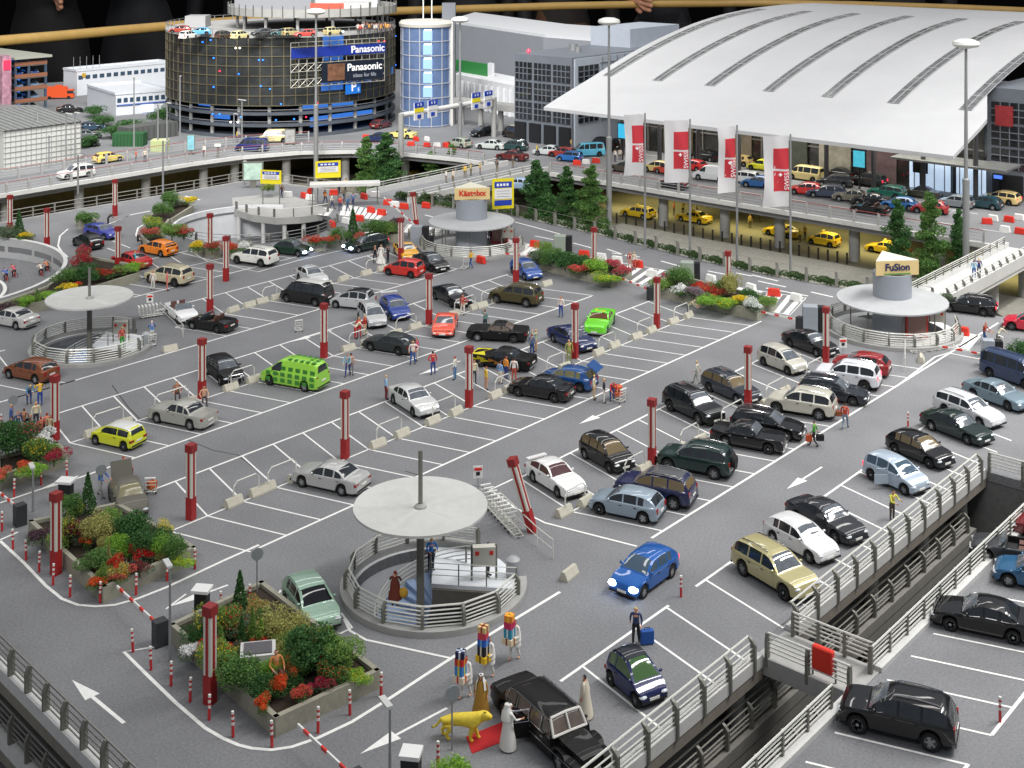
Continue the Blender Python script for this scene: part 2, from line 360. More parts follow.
pxline([(112, 223), (128, 216), (104, 226)], .14); pxline([(68, 229), (60, 236), (58, 246), (62, 252), (68, 257)], .18, LZ+.01); pxline([(150, 221), (138, 228), (136, 235), (140, 241)], .18, LZ+.01); pxline([(113, 241), (130, 248)], .14); pxline([(107, 248), (117, 252)], .14)
pxline([(178, 252), (240, 268), (258, 272), (300, 260), (365, 245)], .14, LZ+.01)
pxline([(900, 384), (935, 357)], .15, LZ+.01); pxline([(935, 357), (948, 353), (985, 360)], .12)
o = mk.build('road_markings', [PAINT]); tag(o, kind='structure')
# lines on the far forecourt
mk2 = MB()
for y in (139.5, 146.5, 153): 
    for k in range(16): mk2.ribbon([(-120+k*6, y), (-117+k*6, y)], .14, .006)
o = mk2.build('forecourt_markings', [PAINT]); tag(o, kind='structure')
# expansion joints
JO = mat('joint', (46, 46, 47), .9)
mj = MB()
for a in ([(188, 440), (212, 450), (238, 455), (280, 489)], [(405, 471), (425, 477), (482, 487), (510, 510)], [(112, 385), (128, 407), (142, 421)]): mj.ribbon([G(*p) for p in a], .07, .003)
o = mj.build('deck_joints', [JO]); tag(o, kind='structure')
# hall beyond the layout: floor and back wall
HALLD = mat('hall_dark', (20, 20, 21), .95, spec=.1)
m = MB(); m.box((-260, 700, 60), (1700, 6, 420), R_(25)); m.box((-760, 250, 60), (6, 1400, 420)); struct('hall_wall', m, [HALLD])
m = MB(); m.poly([(-900, -300), (700, -300), (700, 900), (-900, 900)], None, -86); struct('hall_floor', m, [HALLD])
# ------------------------------------------------------------------ railings
def seg_pts(path, step):
    """points every `step` along a polyline, with directions"""
    out = []; d = 0.0; P = [Vector((p[0], p[1])) for p in path]; acc = 0.0; nxt = 0.0
    for a, b in zip(P[:-1], P[1:]):
        L = (b-a).length
        while nxt <= acc+L+1e-4:
            t = (nxt-acc)/L if L else 0
            out.append((a.lerp(b, t), (b-a).normalized())); nxt += step
        acc += L
    return out
def railing(path, label, z=0.0, side=1, step=2.0, h=1.25, nr=5, bent=.28, kerb=True, off=0.0, name='railing', post_m=STEELD, rail_m=STEEL, top_m=None, kz=.0, zf=None, group=None, pw=.26, rr=.036, thick=.14):
    """side=+1: posts lean to the left of the walking direction; zf optional height function of arc fraction"""
    c = path[0]; t = thing(name, label, 'railing', (c[0], c[1], z), 0, group)
    S = seg_pts(path, step); n = len(S)
    def up(i): return zf(i/max(1, n-1)) if zf else 0.0
    for i, (p, d) in enumerate(S):
        nn = Vector((-d.y, d.x))*side; a = math.atan2(d.y, d.x)
        m = MB(); q = p-Vector(c); z0 = up(i)
        prof = [(-.0, -.35), (0, h*.78), (-bent*.45, h*.93), (-bent, h)]
        vs = []
        for o, zz in prof:
            for s1 in (-thick/2, thick/2):
                for s2 in (0, 1):
                    ww = pw*(1 if zz < h*.9 else .6)
                    e = q+nn*(off+o-(ww*s2-ww/2))+d*s1
                    vs.append((e.x, e.y, z0+zz))
        fs = []
        for k in range(3):
            b = 4*k; f = 4*(k+1)
            fs += [(b, b+1, f+1, f), (b+1, b+3, f+3, f+1), (b+3, b+2, f+2, f+3), (b+2, b, f, f+2)]
        fs += [(12, 13, 15, 14), (1, 0, 2, 3)]
        m.add(vs, fs); m.build('post', [post_m], t)
    for k in range(nr):
        zz = h*(.30+.68*k/(nr-1)) if nr > 1 else h
        ofs = off-(bent*.9 if k == nr-1 else (bent*.35 if k == nr-2 else .0))
        pts = []
        for i, (p, d) in enumerate(S):
            e = p-Vector(c)+Vector((-d.y, d.x))*side*(ofs-.03); pts.append((e.x, e.y, up(i)+zz))
        m = MB(); m.tube(pts, rr*(1.45 if k == nr-1 else 1), 6); m.build('rail', [top_m if (top_m and k == nr-1) else rail_m], t, True)
    return t
def straight(a, b, n=1): return [(a[0]+(b[0]-a[0])*i/n, a[1]+(b[1]-a[1])*i/n) for i in range(n+1)]
# main deck, right side
edge_beam('edge_beam', -29.95, 27.7, -29.95, 51.3, .5, 'pale concrete kerb beam on the near right edge of the main deck')
edge_beam('edge_beam', -29.95, 54.2, -29.95, 77.7, .5, 'pale concrete kerb beam on the right deck edge beyond the small bridge')
railing([(-29.75, 28), (-29.75, 51.0)], 'steel railing on the deck edge between the black limousine and the small bridge', side=-1, step=2.05)
railing([(-29.75, 54.4), (-29.75, 77.5)], 'long steel railing on the right deck edge in front of the parked cars', side=-1, step=2.05)
# side deck, left side
edge_beam('edge_beam', -25.4, 22, -25.4, 51.2, .4, 'white kerb beam beside the black off-roader on the side deck')
edge_beam('edge_beam', -25.4, 53.8, -25.4, 77.7, .4, 'white kerb beam on the side deck beyond the small bridge')
railing([(-25.55, 23), (-25.55, 51.2)], 'steel railing on the side deck ahead of the black off-roader', side=1, step=2.05, bent=.05, pw=.2)
railing([(-25.55, 53.4), (-25.55, 77.6)], 'steel railing along the side deck from the small bridge to the far right', side=1, step=1.85, bent=.05, pw=.2)
# small bridge over the gap
railing([(-29.6, 51.5), (-25.6, 51.5)], 'near railing of the small bridge between the two decks', side=-1, step=2.0, bent=.02, h=1.15)
railing([(-29.6, 53.9), (-25.6, 53.9)], 'far railing of the small bridge between the two decks', side=1, step=1.3, bent=.02, h=1.15)
railing([(-29.6, 77.9), (-25.6, 77.9)], 'railing across the far end of the gap between the decks', side=-1, step=2.0, bent=.02, h=1.15)
def red_box(x, y, z, label):
    t = thing('red_cabinet', label, 'cabinet', (x, y, z))
    m = MB(); m.box((0, 0, .62), (1.0, .3, 1.05)); o = m.build('box', [mat('red_plastic', (222, 58, 44), .35)], t)
    o.modifiers.new('bevel', 'BEVEL').width = .06
    m = MB(); m.tube([(-.55, .1, -.9), (-.55, .1, .95)], .045); m.tube([(.55, .1, -.9), (.55, .1, .75)], .045); m.build('bracket', [STEELD], t)
red_box(-26.9, 51.6, .3, 'red cabinet hung on the near railing of the small bridge')
red_box(-26.6, 77.6, .35, 'red cabinet hung on the railing at the far end of the gap')
# lower storeys' railings, seen through the gap
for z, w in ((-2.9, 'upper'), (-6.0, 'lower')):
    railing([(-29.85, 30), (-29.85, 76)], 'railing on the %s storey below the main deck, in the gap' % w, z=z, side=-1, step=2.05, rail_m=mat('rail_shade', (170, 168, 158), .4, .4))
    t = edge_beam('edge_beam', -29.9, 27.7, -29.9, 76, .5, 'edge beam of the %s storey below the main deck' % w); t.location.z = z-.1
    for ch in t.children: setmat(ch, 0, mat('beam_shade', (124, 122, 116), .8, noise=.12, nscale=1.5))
# bottom left edge
edge_beam('edge_beam', -70, 29.9, -30.2, 26.27, .5, 'pale kerb beam on the near edge of the deck, left of the driveway arrow')
railing([(-31, 26.25), (-70, 29.8)], 'steel railing on the near deck edge beside the driveway arrow', side=1, step=1.75, bent=.1, h=1.35, rail_m=mat('rail_grey', (146, 145, 138), .35, .5), pw=.3)
t = edge_beam('edge_beam', -70, 29.9, -30.2, 26.27, .5, 'kerb beam of the storey below, lower left corner'); t.location.z = -3.0
railing([(-31, 26.25), (-70, 29.8)], 'steel railing of the storey below, lower left corner', z=-2.9, side=1, step=1.75, bent=.1, h=1.35, rail_m=mat('rail_grey', (146, 145, 138), .35, .5), pw=.3)
# far left deck edge, hedge edge
FENCE_P = mat('fence_post', (150, 148, 140), .5, .3)
leftp = [(-136.9, 46), (-136.9, 62), (-136.3, 80), (-135.4, 95), (-135.2, 104.4), (-124, 106.3), (-118, 106.9)]
railing(leftp, 'grey rail fence along the far left edge of the parking deck', side=1, step=2.6, bent=0, h=1.3, nr=3, post_m=FENCE_P, rail_m=mat('rail_dim', (150, 148, 142), .4, .4), pw=.14)
m = MB(); m.ribbon(leftp, .5, .14); m.v = [(x, y, z) for x, y, z in m.v]
mm = MB()
for a, b in zip(leftp[:-1], leftp[1:]):
    L = math.hypot(b[0]-a[0], b[1]-a[1]); mm.box(((a[0]+b[0])/2, (a[1]+b[1])/2, -.2), (L, .5, .66), math.atan2(b[1]-a[1], b[0]-a[0]))
tag(mm.build('edge_beam', [CONC]), 'low concrete kerb under the far left fence', 'edge beam')
hedgep = [(-46.5, 109.3), (-62, 107.7), (-69, 108.0), (-82, 109.8), (-97, 110.8), (-108, 108.3)]
hp = railing(hedgep, 'row of grey bent posts in the hedge along the far deck edge', side=-1, step=2.9, bent=.25, h=1.45, nr=1, post_m=FENCE_P, rail_m=FENCE_P, rr=.012, pw=.3, thick=.2)
# upper road fence: grey posts with a red top rail
REDRAIL = mat('red_rail', (150, 74, 68), .45)
FP = mat('fence_grey', (172, 172, 170), .45, .2)
upp = [(-150.9, 50), (-150.9, 106), (-149.9, 113.7), (-146.5, 121.6), (-141.6, 127), (-133.8, 130.7), (-125.9, 132.5), (-118, 133.1)]
upp2 = [(-109, 133.1), (-80, 132.9), (-49.5, 132.8)]
def road_fence(path, label, step=2.9):
    railing(path, label, side=-1, step=step, bent=0, h=1.5, nr=4, post_m=FP, rail_m=FP, top_m=REDRAIL, pw=.3, rr=.03, thick=.22)
road_fence(upp, 'grey fence with a red top rail round the curved upper road on the left')
road_fence(upp2, 'grey fence with a red top rail on the upper road in front of the terminal')
road_fence([(-44, 132.8), (-30, 132.8)], 'grey fence with a red top rail right of the footbridge')
road_fence([(-159.5, 50), (-159.5, 112), (-157, 122), (-152, 131)], 'red topped fence between the upper road and the grid-walled hall', 3.2)
mm = MB()
for pth in (upp, upp2):
    for a, b in zip(pth[:-1], pth[1:]):
        L = math.hypot(b[0]-a[0], b[1]-a[1]); mm.box(((a[0]+b[0])/2, (a[1]+b[1])/2, -.05), (L+.1, .5, .5), math.atan2(b[1]-a[1], b[0]-a[0]))
tag(mm.build('kerb', [CONCL]), 'pale kerb along the edge of the upper road', 'kerb')
for i, (x, y) in enumerate([(-153, 70), (-153, 80), (-153, 90), (-153, 100), (-152.5, 109), (-152, 114), (-149, 121), (-144, 128), (-136, 132.5), (-126, 135), (-115, 136), (-104, 136), (-93, 136), (-84, 136), (-76.5, 136), (-67, 136), (-57, 136)]):
    column(x, y, LOW, -1.0, 'round grey column under the upper road, %s from the left' % ORD[i], 'columns under the upper road', .62)
m = MB(); m.box((-45, 152, -3), (160, .5, 4)); m.box((-158, 90, -3), (.5, 160, 4)); struct('underpass_wall', m, [mat('underpass_wall', (120, 108, 60), .8, noise=.2, nscale=1)])
# footbridge
railing([(-48.7, 109.2), (-48.7, 133)], 'far railing of the white footbridge', side=1, step=1.9, bent=.1, h=1.3, z=.06, pw=.2)
railing([(-45.4, 110), (-45.4, 133)], 'near railing of the white footbridge with dark bent posts', side=-1, step=1.75, bent=.2, h=1.3, z=.06)
m = MB(); m.box((-45.35, 121.4, .25), (.3, 23.6, 1.1)); m.box((-48.75, 121.2, .2), (.3, 24, .7)); tag(m.build('bridge_parapet', [CONCL]), 'white low parapet of the footbridge', 'parapet')
column(-47, 124, LOW, -.7, 'thick grey column under the footbridge', 'columns under the footbridge', .75)
column(-47, 133.4, LOW, -.7, 'grey column at the far end of the footbridge', 'columns under the footbridge', .7)
# road bridge on the left
for x, s, w in ((-117.0, 1, 'far'), (-109.9, -1, 'near')):
    railing([(x, 107.6), (x, 133.5)], '%s railing of the road bridge behind the yellow sign' % w, side=s, step=2.6, bent=.1, h=1.35, nr=4, z=.05, post_m=FENCE_P)
    m = MB(); m.box((x, 120.5, .3), (.3, 26, .9)); tag(m.build('bridge_parapet', [CONCL]), 'white parapet on the %s side of the road bridge' % w, 'parapet')
# helix railing
railing(circ(HELIX, HELR+.4, 40, R_(-118), R_(60)), 'steel railing on the near rim of the spiral ramp pit', side=-1, step=2.0, bent=.1, h=1.0, nr=3, rail_m=GALV, rr=.025)
railing([G(*p) for p in [(328, 212), (321, 213.5), (300, 216.5), (276, 217.5), (253, 214.5), (235, 209)]], 'steel posts on the curved upper lane of the spiral ramp', side=-1, step=2.2, bent=.05, h=1.0, nr=1, z=0, rr=.025)
# ------------------------------------------------------------------ stair towers
def ring_tower(c, R, name_l, gap, R_hole, lift):
    """round railing with kerb, open on the angles in gap"""
    a0, a1 = gap
    ring = circ(c, R, 48, a0, a1)
    railing(ring, 'curved steel railing round the %s' % name_l, side=-1, step=1.95, bent=.15, h=1.25, nr=6)
    m = MB(); m.lathe([(R-.15, 0), (R-.15, .3), (R+.3, .3), (R+.3, .003)], 48, (c[0], c[1], 0), 0, a0, a1)
    tag(m.build('round_kerb', [CONC], None, True), 'pale round kerb under the railing of the %s' % name_l, 'kerb')
    m = MB(); m.lathe([(R_hole+.01, -4.6), (R_hole+.01, .002), (R-.1, .002)], 40, (c[0], c[1], 0)); m.f = [f[::-1] for f in m.f]
    struct('stairwell_wall', m, [WALLW], True)
    m = MB(); m.cyl((c[0], c[1], -4.7), R_hole, .1, 40); struct('stairwell_floor', m, [CONCD])
BLUESTEP = mat('blue_steps', (150, 172, 205), .55, noise=.06)
def umbrella(c, mast, top, zd, R, gap, label):
    ring_tower(c, 4.35, label, gap, 4.0, False)
    t = thing('stair_canopy', 'pale round canopy on a thin grey mast over the %s' % label, 'canopy', (mast[0], mast[1], 0))
    m = MB(); m.tube([(0, 0, -4.6), (0, 0, zd)], .2, 10); m.tube([(0, 0, zd), (0, 0, top)], .11, 8); m.build('mast', [STEELD], t, True)
    m = MB()
    n = 48
    def zz(r, a): 
        f = abs(((a/(2*pi)*5) % 1)-.5)*2
        return zd+.12*(r/R)**2-.13*max(0, 1-abs(f-1)*7)*min(1, (r/R)*1.4)*(1 if r < R*.9 else .3)
    vs = []; fs = []; rr = [.02, R*.25, R*.5, R*.75, R*.97, R]
    for r in rr:
        for k in range(n): a = 2*pi*k/n; vs.append((r*cos(a), r*sin(a), zz(r, a)))
    for r in (R, .02):
        for k in range(n): a = 2*pi*k/n; vs.append((r*cos(a), r*sin(a), zz(r, a)-(.12 if r == R else .3)))
    for i in range(len(rr)+1):
        for k in range(n): l = (k+1) % n; fs.append((i*n+k, i*n+l, (i+1)*n+l, (i+1)*n+k))
    m.add(vs, fs); m.build('disc', [mat('canopy', (192, 193, 189), .55, noise=.06, nscale=3, noise2=.07, n2scale=.6)], t, True)
    m = MB(); m.lathe([(.32, 0), (.3, .08), (.12, .2)], 16, (0, 0, zd)); m.build('collar', [CONC], t, True)
    for k in range(5):
        a = 2*pi*k/5+.3; m = MB(); m.tube([(.15*cos(a), .15*sin(a), zd-.9), (R*.45*cos(a), R*.45*sin(a), zd-.06)], .05); m.build('strut', [STEELD], t)
    # spiral stair down, landing
    s = thing('spiral_stair', 'spiral stair with pale blue steps under the canopy of the %s' % label, 'stairs', (c[0], c[1], 0))
    m = MB(); ns = 16
    for k in range(ns):
        a = R_(100)+k*R_(12.5); b = a+R_(14); z = -.15-k*.2
        P = [(.35*cos(a), .35*sin(a)), (3.0*cos(a), 3.0*sin(a)), (3.0*cos(b), 3.0*sin(b)), (.35*cos(b), .35*sin(b))]
        m.poly(P, z-.16, z)
    m.build('steps', [BLUESTEP], s)
    m = MB(); pts = [(2.95*cos(R_(100)+k*R_(12.5)), 2.95*sin(R_(100)+k*R_(12.5)), .85-k*.2) for k in range(-1, ns+1)]
    for dz in (0, -.22, -.44, -.66): m.tube([(p[0], p[1], p[2]+dz) for p in pts], .03)
    m.build('handrail', [STEEL], s, True)
    for k in range(0, ns, 3):
        p = pts[k+1]; m = MB(); m.tube([(p[0], p[1], p[2]-1.0), p], .05); m.build('baluster', [STEELD], s)
    l = thing('landing', 'white landing platform with thin rails at the %s' % label, 'landing', (c[0], c[1], 0), AZ-.12)
    m = MB(); m.poly([(-.2, .3), (4.15, .3), (4.0, 1.7), (2.9, 3.2), (1.5, 4.0), (-.6, 4.1)], -.22, .02); m.build('slab', [mat('landing_white', (222, 226, 230), .6)], l)
    m = MB(); m.box((2.0, .22, -.55), (4.2, .2, .75)); m.build('beam', [CONCD], l)
    for dz in (.45, .75, 1.05):
        m = MB(); m.tube([(-.2, .35, dz), (4.1, .35, dz)], .022); m.build('rail', [STEEL], l)
    for x in (-.2, 1.2, 2.6, 4.1): m = MB(); m.tube([(x, .35, 0), (x, .35, 1.05)], .035); m.build('post', [STEELD], l)
m0 = G(420.5, 592)
umbrella(FORE, m0, 7.0, 4.2, 3.32, (R_(102), R_(102+306)), 'stairwell at front')
umbrella(LEFT_, (LEFT_[0]-.1, LEFT_[1]-.1), 6.3, 3.9, 3.3, (R_(100), R_(400)), 'stairwell at left')
def lift_tower(c, zd, zt, R, rc, Rr, gap, label, word, wcol, signc):
    ring_tower(c, Rr, label, gap, 4.2, True)
    t = thing('lift_tower', 'grey round lift tower rising through a flat disc canopy at the %s' % label, 'lift tower', (c[0], c[1], 0))
    m = MB(); m.lathe([(rc, -4.5), (rc, zd-.1)], 32); m.lathe([(rc-.02, zd), (rc-.02, zt), (rc-.25, zt), (rc-.25, zt-.3), (.01, zt-.3)], 32); m.build('shaft', [GREYP], t, True)
    m = MB(); m.lathe([(rc-.05, zd+.28), (R*.6, zd+.12), (R, zd), (R, zd-.12), (rc-.05, zd-.1)], 56); m.build('disc', [mat('canopy_grey', (176, 178, 179), .5, noise=.05, nscale=3, noise2=.07, n2scale=.5)], t, True)
    m = MB(); m.poly(circ((0, 0), 4.3, 30, R_(-200), R_(20)), -.2, .03); m.build('landing', [CONCL], t)
    for a in (20, 60, 100, 150, 200, 260, 310): m = MB(); m.tube([(R*.75*cos(R_(a)), R*.75*sin(R_(a)), 0), (R*.75*cos(R_(a)), R*.75*sin(R_(a)), zd)], .05); m.build('post', [STEELD], t)
    s = thing('rooftop_sign', 'three-sided cream sign reading %s on top of the %s lift tower' % (word, label.split()[0]), 'sign', (c[0], c[1], zt-.3), 0)
    m = MB(); m.tube([(0, 0, 0), (0, 0, .5)], .14, 8); m.build('stem', [BLACKM], s)
    w, hh = (3.6, 1.15)
    ang = AZ+R_(6)
    P = [(-w/2, -w*.29), (w/2, -w*.29), (0, w*.58)]
    P = [(x*cos(ang)-y*sin(ang), x*sin(ang)+y*cos(ang)) for x, y in P]
    m = MB(); m.poly(P, .3, .3+hh); m.build('board', [mat('sign_cream', (222, 196, 138), .5)], s)
    m = MB(); m.poly([(x*.995, y*.995) for x, y in P], .3+hh, .3+hh+.05); m.build('lid', [mat('sign_lid', (226, 222, 200), .5)], s)
    o = text(word, .78, mat('ink_'+word, wcol, .5), s, (w*.29*sin(ang)+.035*sin(ang), -w*.29*cos(ang)-.035*cos(ang), .3+hh*.55), (pi/2, 0, ang), .02, .02)
    if word == 'FuSion':
        m = MB(); m.box((0, 0, 0), (2.2, .02, .1)); o = m.build('stripe', [mat('sign_green', (96, 150, 74), .5)], s); o.location = (w*.29*sin(ang)+.03*sin(ang), -w*.29*cos(ang)-.03*cos(ang), .42); o.rotation_euler = (0, 0, ang)
lift_tower(FAR_, 2.75, 5.1, 4.38, 1.62, 5.2, (R_(140), R_(415)), 'stairwell at far middle', 'Kästelxx', (206, 34, 30), None)
lift_tower(RIGHT_, 2.55, 4.75, 4.4, 1.55, 5.2, (R_(120), R_(400)), 'stairwell at far right', 'FuSion', (40, 44, 92), None)
# ------------------------------------------------------------------ ticket machines, barriers, cabinets
def ticket_wall(x, y, rz, label):
    t = thing('ticket_machine', label, 'ticket machine', (x, y, 0), rz)
    m = MB(); m.box((0, 0, 1.25), (1.15, .4, .95)); m.build('housing', [mat('machine_beige', (205, 204, 192), .5)], t)
    for s in (-.62, .62): m = MB(); m.tube([(s, 0, 0), (s, 0, 1.8)], .06); m.build('frame_post', [STEELD], t)
    for s in (-.36, .36): m = MB(); m.box((s, -.205, 1.45), (.2, .03, .2)); m.build('red_panel', [REDB], t)
g = G(484, 580); ticket_wall(g[0], g[1], AZ+.1, 'beige ticket machine with two red panels at the front stairwell')
g = G(121, 343); ticket_wall(g[0], g[1], AZ, 'beige ticket machine at the left stairwell')
g = G(937, 331); ticket_wall(g[0], g[1], AZ-.2, 'beige ticket machine at the far right stairwell')
g = G(508, 245); ticket_wall(g[0], g[1], AZ, 'beige ticket machine at the far middle stairwell')
def kiosk(x, y, rz, label):
    t = thing('kiosk', label, 'kiosk', (x, y, 0), rz)
    m = MB(); m.box((0, 0, 1.0), (1.7, 1.0, 1.9)); m.build('body', [mat('kiosk_red', (196, 56, 48), .4)], t)
    m = MB(); m.box((0, -.52, 1.1), (1.4, .05, 1.6)); m.build('shutter', [mat('kiosk_grille', (150, 118, 110), .5)], t)
    m = MB(); m.lathe([(1.2, 1.95), (1.1, 2.05), (.05, 2.3)], 4); m.build('roof', [REDB], t)
g = G(560+357, 336); kiosk(g[0], g[1], AZ-.3, 'red kiosk under the far right disc canopy')
g = G(500, 243); kiosk(g[0], g[1], AZ-.1, 'red kiosk with a pointed roof under the far middle canopy')
BARW = mat('barrier_white', (228, 228, 224), .45)
def barrier(p, q, lab, cab_lab, cab=(.6, .5, 1.15), cabcol=None, lift=0.0):
    """cabinet at p, arm towards q"""
    a = G(*p); b = G(*q); L = math.hypot(b[0]-a[0], b[1]-a[1]); rz = math.atan2(b[1]-a[1], b[0]-a[0])
    t = thing('barrier', lab, 'barrier', (a[0], a[1], 0), rz)
    m = MB(); m.box((0, 0, cab[2]/2), (cab[1], cab[0], cab[2])); m.build('cabinet', [cabcol or mat('cabinet_dark', (52, 54, 56), .5)], t)
    arm = MB(); n = max(3, int(L/1.1)); ln = (L-.25)/cos(lift); arm.box((.25+(L-.25)/2, 0, .85+(L/2)*math.tan(lift)), (ln, .07, .13), 0, 0, ry=-lift)
    for k in range(n):
        x0 = .25+(L-.25)*(k+.5)/n; arm.box((x0, 0, .85+x0*math.tan(lift)), (.42, .08, .14), 0, 1, ry=-lift)
    arm.build('arm', [BARW, REDB], t)
barrier((160, 645), (117, 604), 'red and white barrier arm lowered beside the lower left driveway', '')
barrier((20, 525), (0, 508), 'barrier arm with its dark cabinet at the left edge of the picture', '')
barrier((356, 802), (298, 746), 'barrier arm by the front corner of the nearest flower bed', '')
barrier((651, 300), (613, 284), 'lowered red and white barrier left of the right-hand flower bed', '')
barrier((800, 331), (757, 321), 'lowered barrier between the right flower bed and the grey cabinet', '')
barrier((985, 366), (938, 357), 'lowered barrier near the far right stairwell', '')
barrier((548, 266), (502, 262), 'low red and white arm in front of the far middle stairwell', '')
barrier((430, 247), (384, 234), 'raised barrier arm over the yellow car', '', lift=R_(22))
def cabinet(p, label, col=GREYP, d=(1.2, .9, 2.1), dark=True):
    a = G(*p); t = thing('entry_column', label, 'ticket column', (a[0], a[1], 0), AZ-.15)
    m = MB(); m.box((0, 0, d[2]/2), d); o = m.build('housing', [col], t); o.modifiers.new('bevel', 'BEVEL').width = .05
    if dark: m = MB(); m.box((d[0]/2+.32, 0, d[2]/2-.02), (.55, d[1]*.9, d[2]-.1)); m.build('dark_front', [BLACKM], t)
cabinet((810, 331), 'grey entry column with a dark front beside the black saloon at the far right')
cabinet((417, 246), 'grey entry column with a dark front left of the far middle stairwell')
cabinet((560, 254), 'grey-green entry column in the middle flower bed', mat('greygreen', (150, 160, 148), .5), (1.2, .9, 1.9))
cabinet((687, 282), 'grey-green entry column in the right flower bed', mat('greygreen', (150, 160, 148), .5), (1.2, .9, 1.9))
cabinet((988, 356), 'grey entry column by the far right exit', GREYP, (.9, .7, 1.3))
cabinet((411, 786), 'black entry column with a white cap at the bottom edge', BLACKM, (.7, .7, 1.2), False)
a = G(411, 786); m = MB(); m.box((a[0], a[1], 1.28), (.8, .8, .16), AZ-.15); tag(m.build('cap', [WHITEP]), 'white cap of the entry column at the bottom edge', 'cap')
cabinet((66, 503), 'dark entry column with white lid behind the left flower bed', BLACKM, (.7, .6, 1.2), False)
a = G(66, 503); m = MB(); m.box((a[0], a[1], 1.28), (.95, .8, .14), AZ-.15); tag(m.build('lid', [WHITEP]), 'white lid on the dark entry column behind the left flower bed', 'lid')
cabinet((202, 618), 'dark entry column with white lid beside the nearest flower bed', BLACKM, (.6, .6, 1.3), False)
a = G(202, 618); m = MB(); m.box((a[0], a[1], 1.38), (.85, .75, .14), AZ-.15); tag(m.build('lid', [WHITEP]), 'white lid on the dark entry column beside the nearest flower bed', 'lid')
# ------------------------------------------------------------------ red lamp pillars
TUBEW = mat('frosted_tube', (206, 204, 192), .3)
def pillar_proto():
    t = thing('light_pillar', '', 'light pillar', (0, 0, 0), .25, 'red and white light pillars in the parking rows')
    m = MB(); m.box((0, 0, .62), (.42, .42, 1.24)); o = m.build('base', [REDP], t)
    m = MB(); m.box((0, 0, 2.5), (.13, .44, 2.55)); m.box((0, 0, 2.5), (.44, .13, 2.55)); m.build('core', [REDP], t)
    for sx in (-1, 1):
        for sy in (-1, 1): m = MB(); m.cyl((sx*.13, sy*.13, 1.25), .095, 2.5, 8); m.build('light_tube', [TUBEW], t, True)
    m = MB(); m.box((0, 0, 3.95), (.48, .48, .42)); m.build('cap', [mat('pillar_cap', (140, 40, 40), .5)], t)
    return t
PILL = [((345, 458), 'beside the silver saloon, in the middle of the second row'), ((191, 519), 'left of the parking blocks behind the left flower bed'), ((56, 574), 'at the near side of the left flower bed'), ((210, 703), 'at the near side of the nearest flower bed'), ((652, 467), 'between the black hatchback and the black off-roader'), ((748, 407), 'in front of the dark estate car with roof rails'), ((826, 362), 'in front of the black saloon at the far right'), ((657, 328), 'in the empty stalls left of the right flower bed'), ((469, 407), 'beside the black car with painted flames'), ((575, 358), 'in front of the dark blue saloon'), ((324, 358), 'beside the green van'), ((202, 398), 'at the nose of the black hatchback'), ((210, 313), 'beside the black cabriolet'), ((429, 324), 'behind the orange sports car'), ((226, 281), 'in front of the silver coupe'), ((516, 283), 'beside the blue saloon near the far middle stairwell'), ((594, 271), 'standing in the middle flower bed'), ((728, 298), 'standing in the right flower bed'), ((417, 231), 'leaning pillar left of the far middle stairwell'), ((401, 260), 'in front of the yellow sports car'), ((210, 255), 'in front of the planters left of the white off-roader'), ((118, 270), 'in front of the red saloon'), ((47, 249), 'in front of the black hatchback at far left'), ((10, 234), 'at the left edge of the picture'), ((115, 216), 'at the far left behind the blue tuned car'), ((55, 440), 'behind the far left flower bed')]
pp = pillar_proto()
for i, (p, l) in enumerate(PILL):
    o = pp if i == 0 else copy_tree(pp); g = G(*p); o.location = (g[0], g[1], 0); o['label'] = 'red and white light pillar '+l
    if 'leaning' in l: o.rotation_euler = (0, R_(-7), .25)
g = G(533, 532)
o = copy_tree(pp); o.location = (g[0], g[1], 0); o.rotation_euler = (R_(6), R_(-15), .25); o['label'] = 'crooked red and white light pillar leaning over the luggage trolleys'
# ------------------------------------------------------------------ red and white bollards
BW = mat('bollard_white', (225, 222, 215), .5)
def bollard_proto():
    m = MB(); zs = [0, .5, .62, .72, .84, .94, 1.05]
    for i in range(6): m.cyl((0, 0, zs[i]), .062, zs[i+1]-zs[i], 8, i % 2)
    return m.mesh('bollard', [mat('bollard_red', (190, 40, 42), .45), BW], True)
bme = bollard_proto()
for grp, L in [('round the left flower bed', [(2, 531), (13, 549), (26, 560), (39, 572), (53, 585), (70, 597), (100, 603), (136, 595), (167, 581), (195, 569)]), ('round the nearest flower bed', [(133, 652), (151, 670), (171, 686), (190, 702), (209, 720), (233, 737), (272, 747), (318, 733), (350, 715), (381, 697), (250, 606), (221, 613)]), ('in front of the far left flower bed', [(14, 497), (41, 485), (67, 478), (2, 430)])]:
    for i, p in enumerate(L):
        o = link('bollard', bme); g = G(*p); o.location = (g[0], g[1], 0); o.rotation_euler = (random.uniform(-.04, .04), random.uniform(-.04, .04), 0)
        tag(o, 'red and white bollard %s, %s from the left' % (grp, ORD[i]), 'bollard', 'bollards '+grp)
for p, l in (((681, 597), 'single red and white bollard behind the blue hatchback'), ((1000, 722), 'single red and white bollard on the side deck'), ((908, 428), 'small red bollard behind the dark green saloon'), ((438, 768), 'red and white bollard at the bottom edge by the green bush')):
    o = link('bollard', bme); g = G(*p); o.location = (g[0], g[1], 0); tag(o, l, 'bollard')
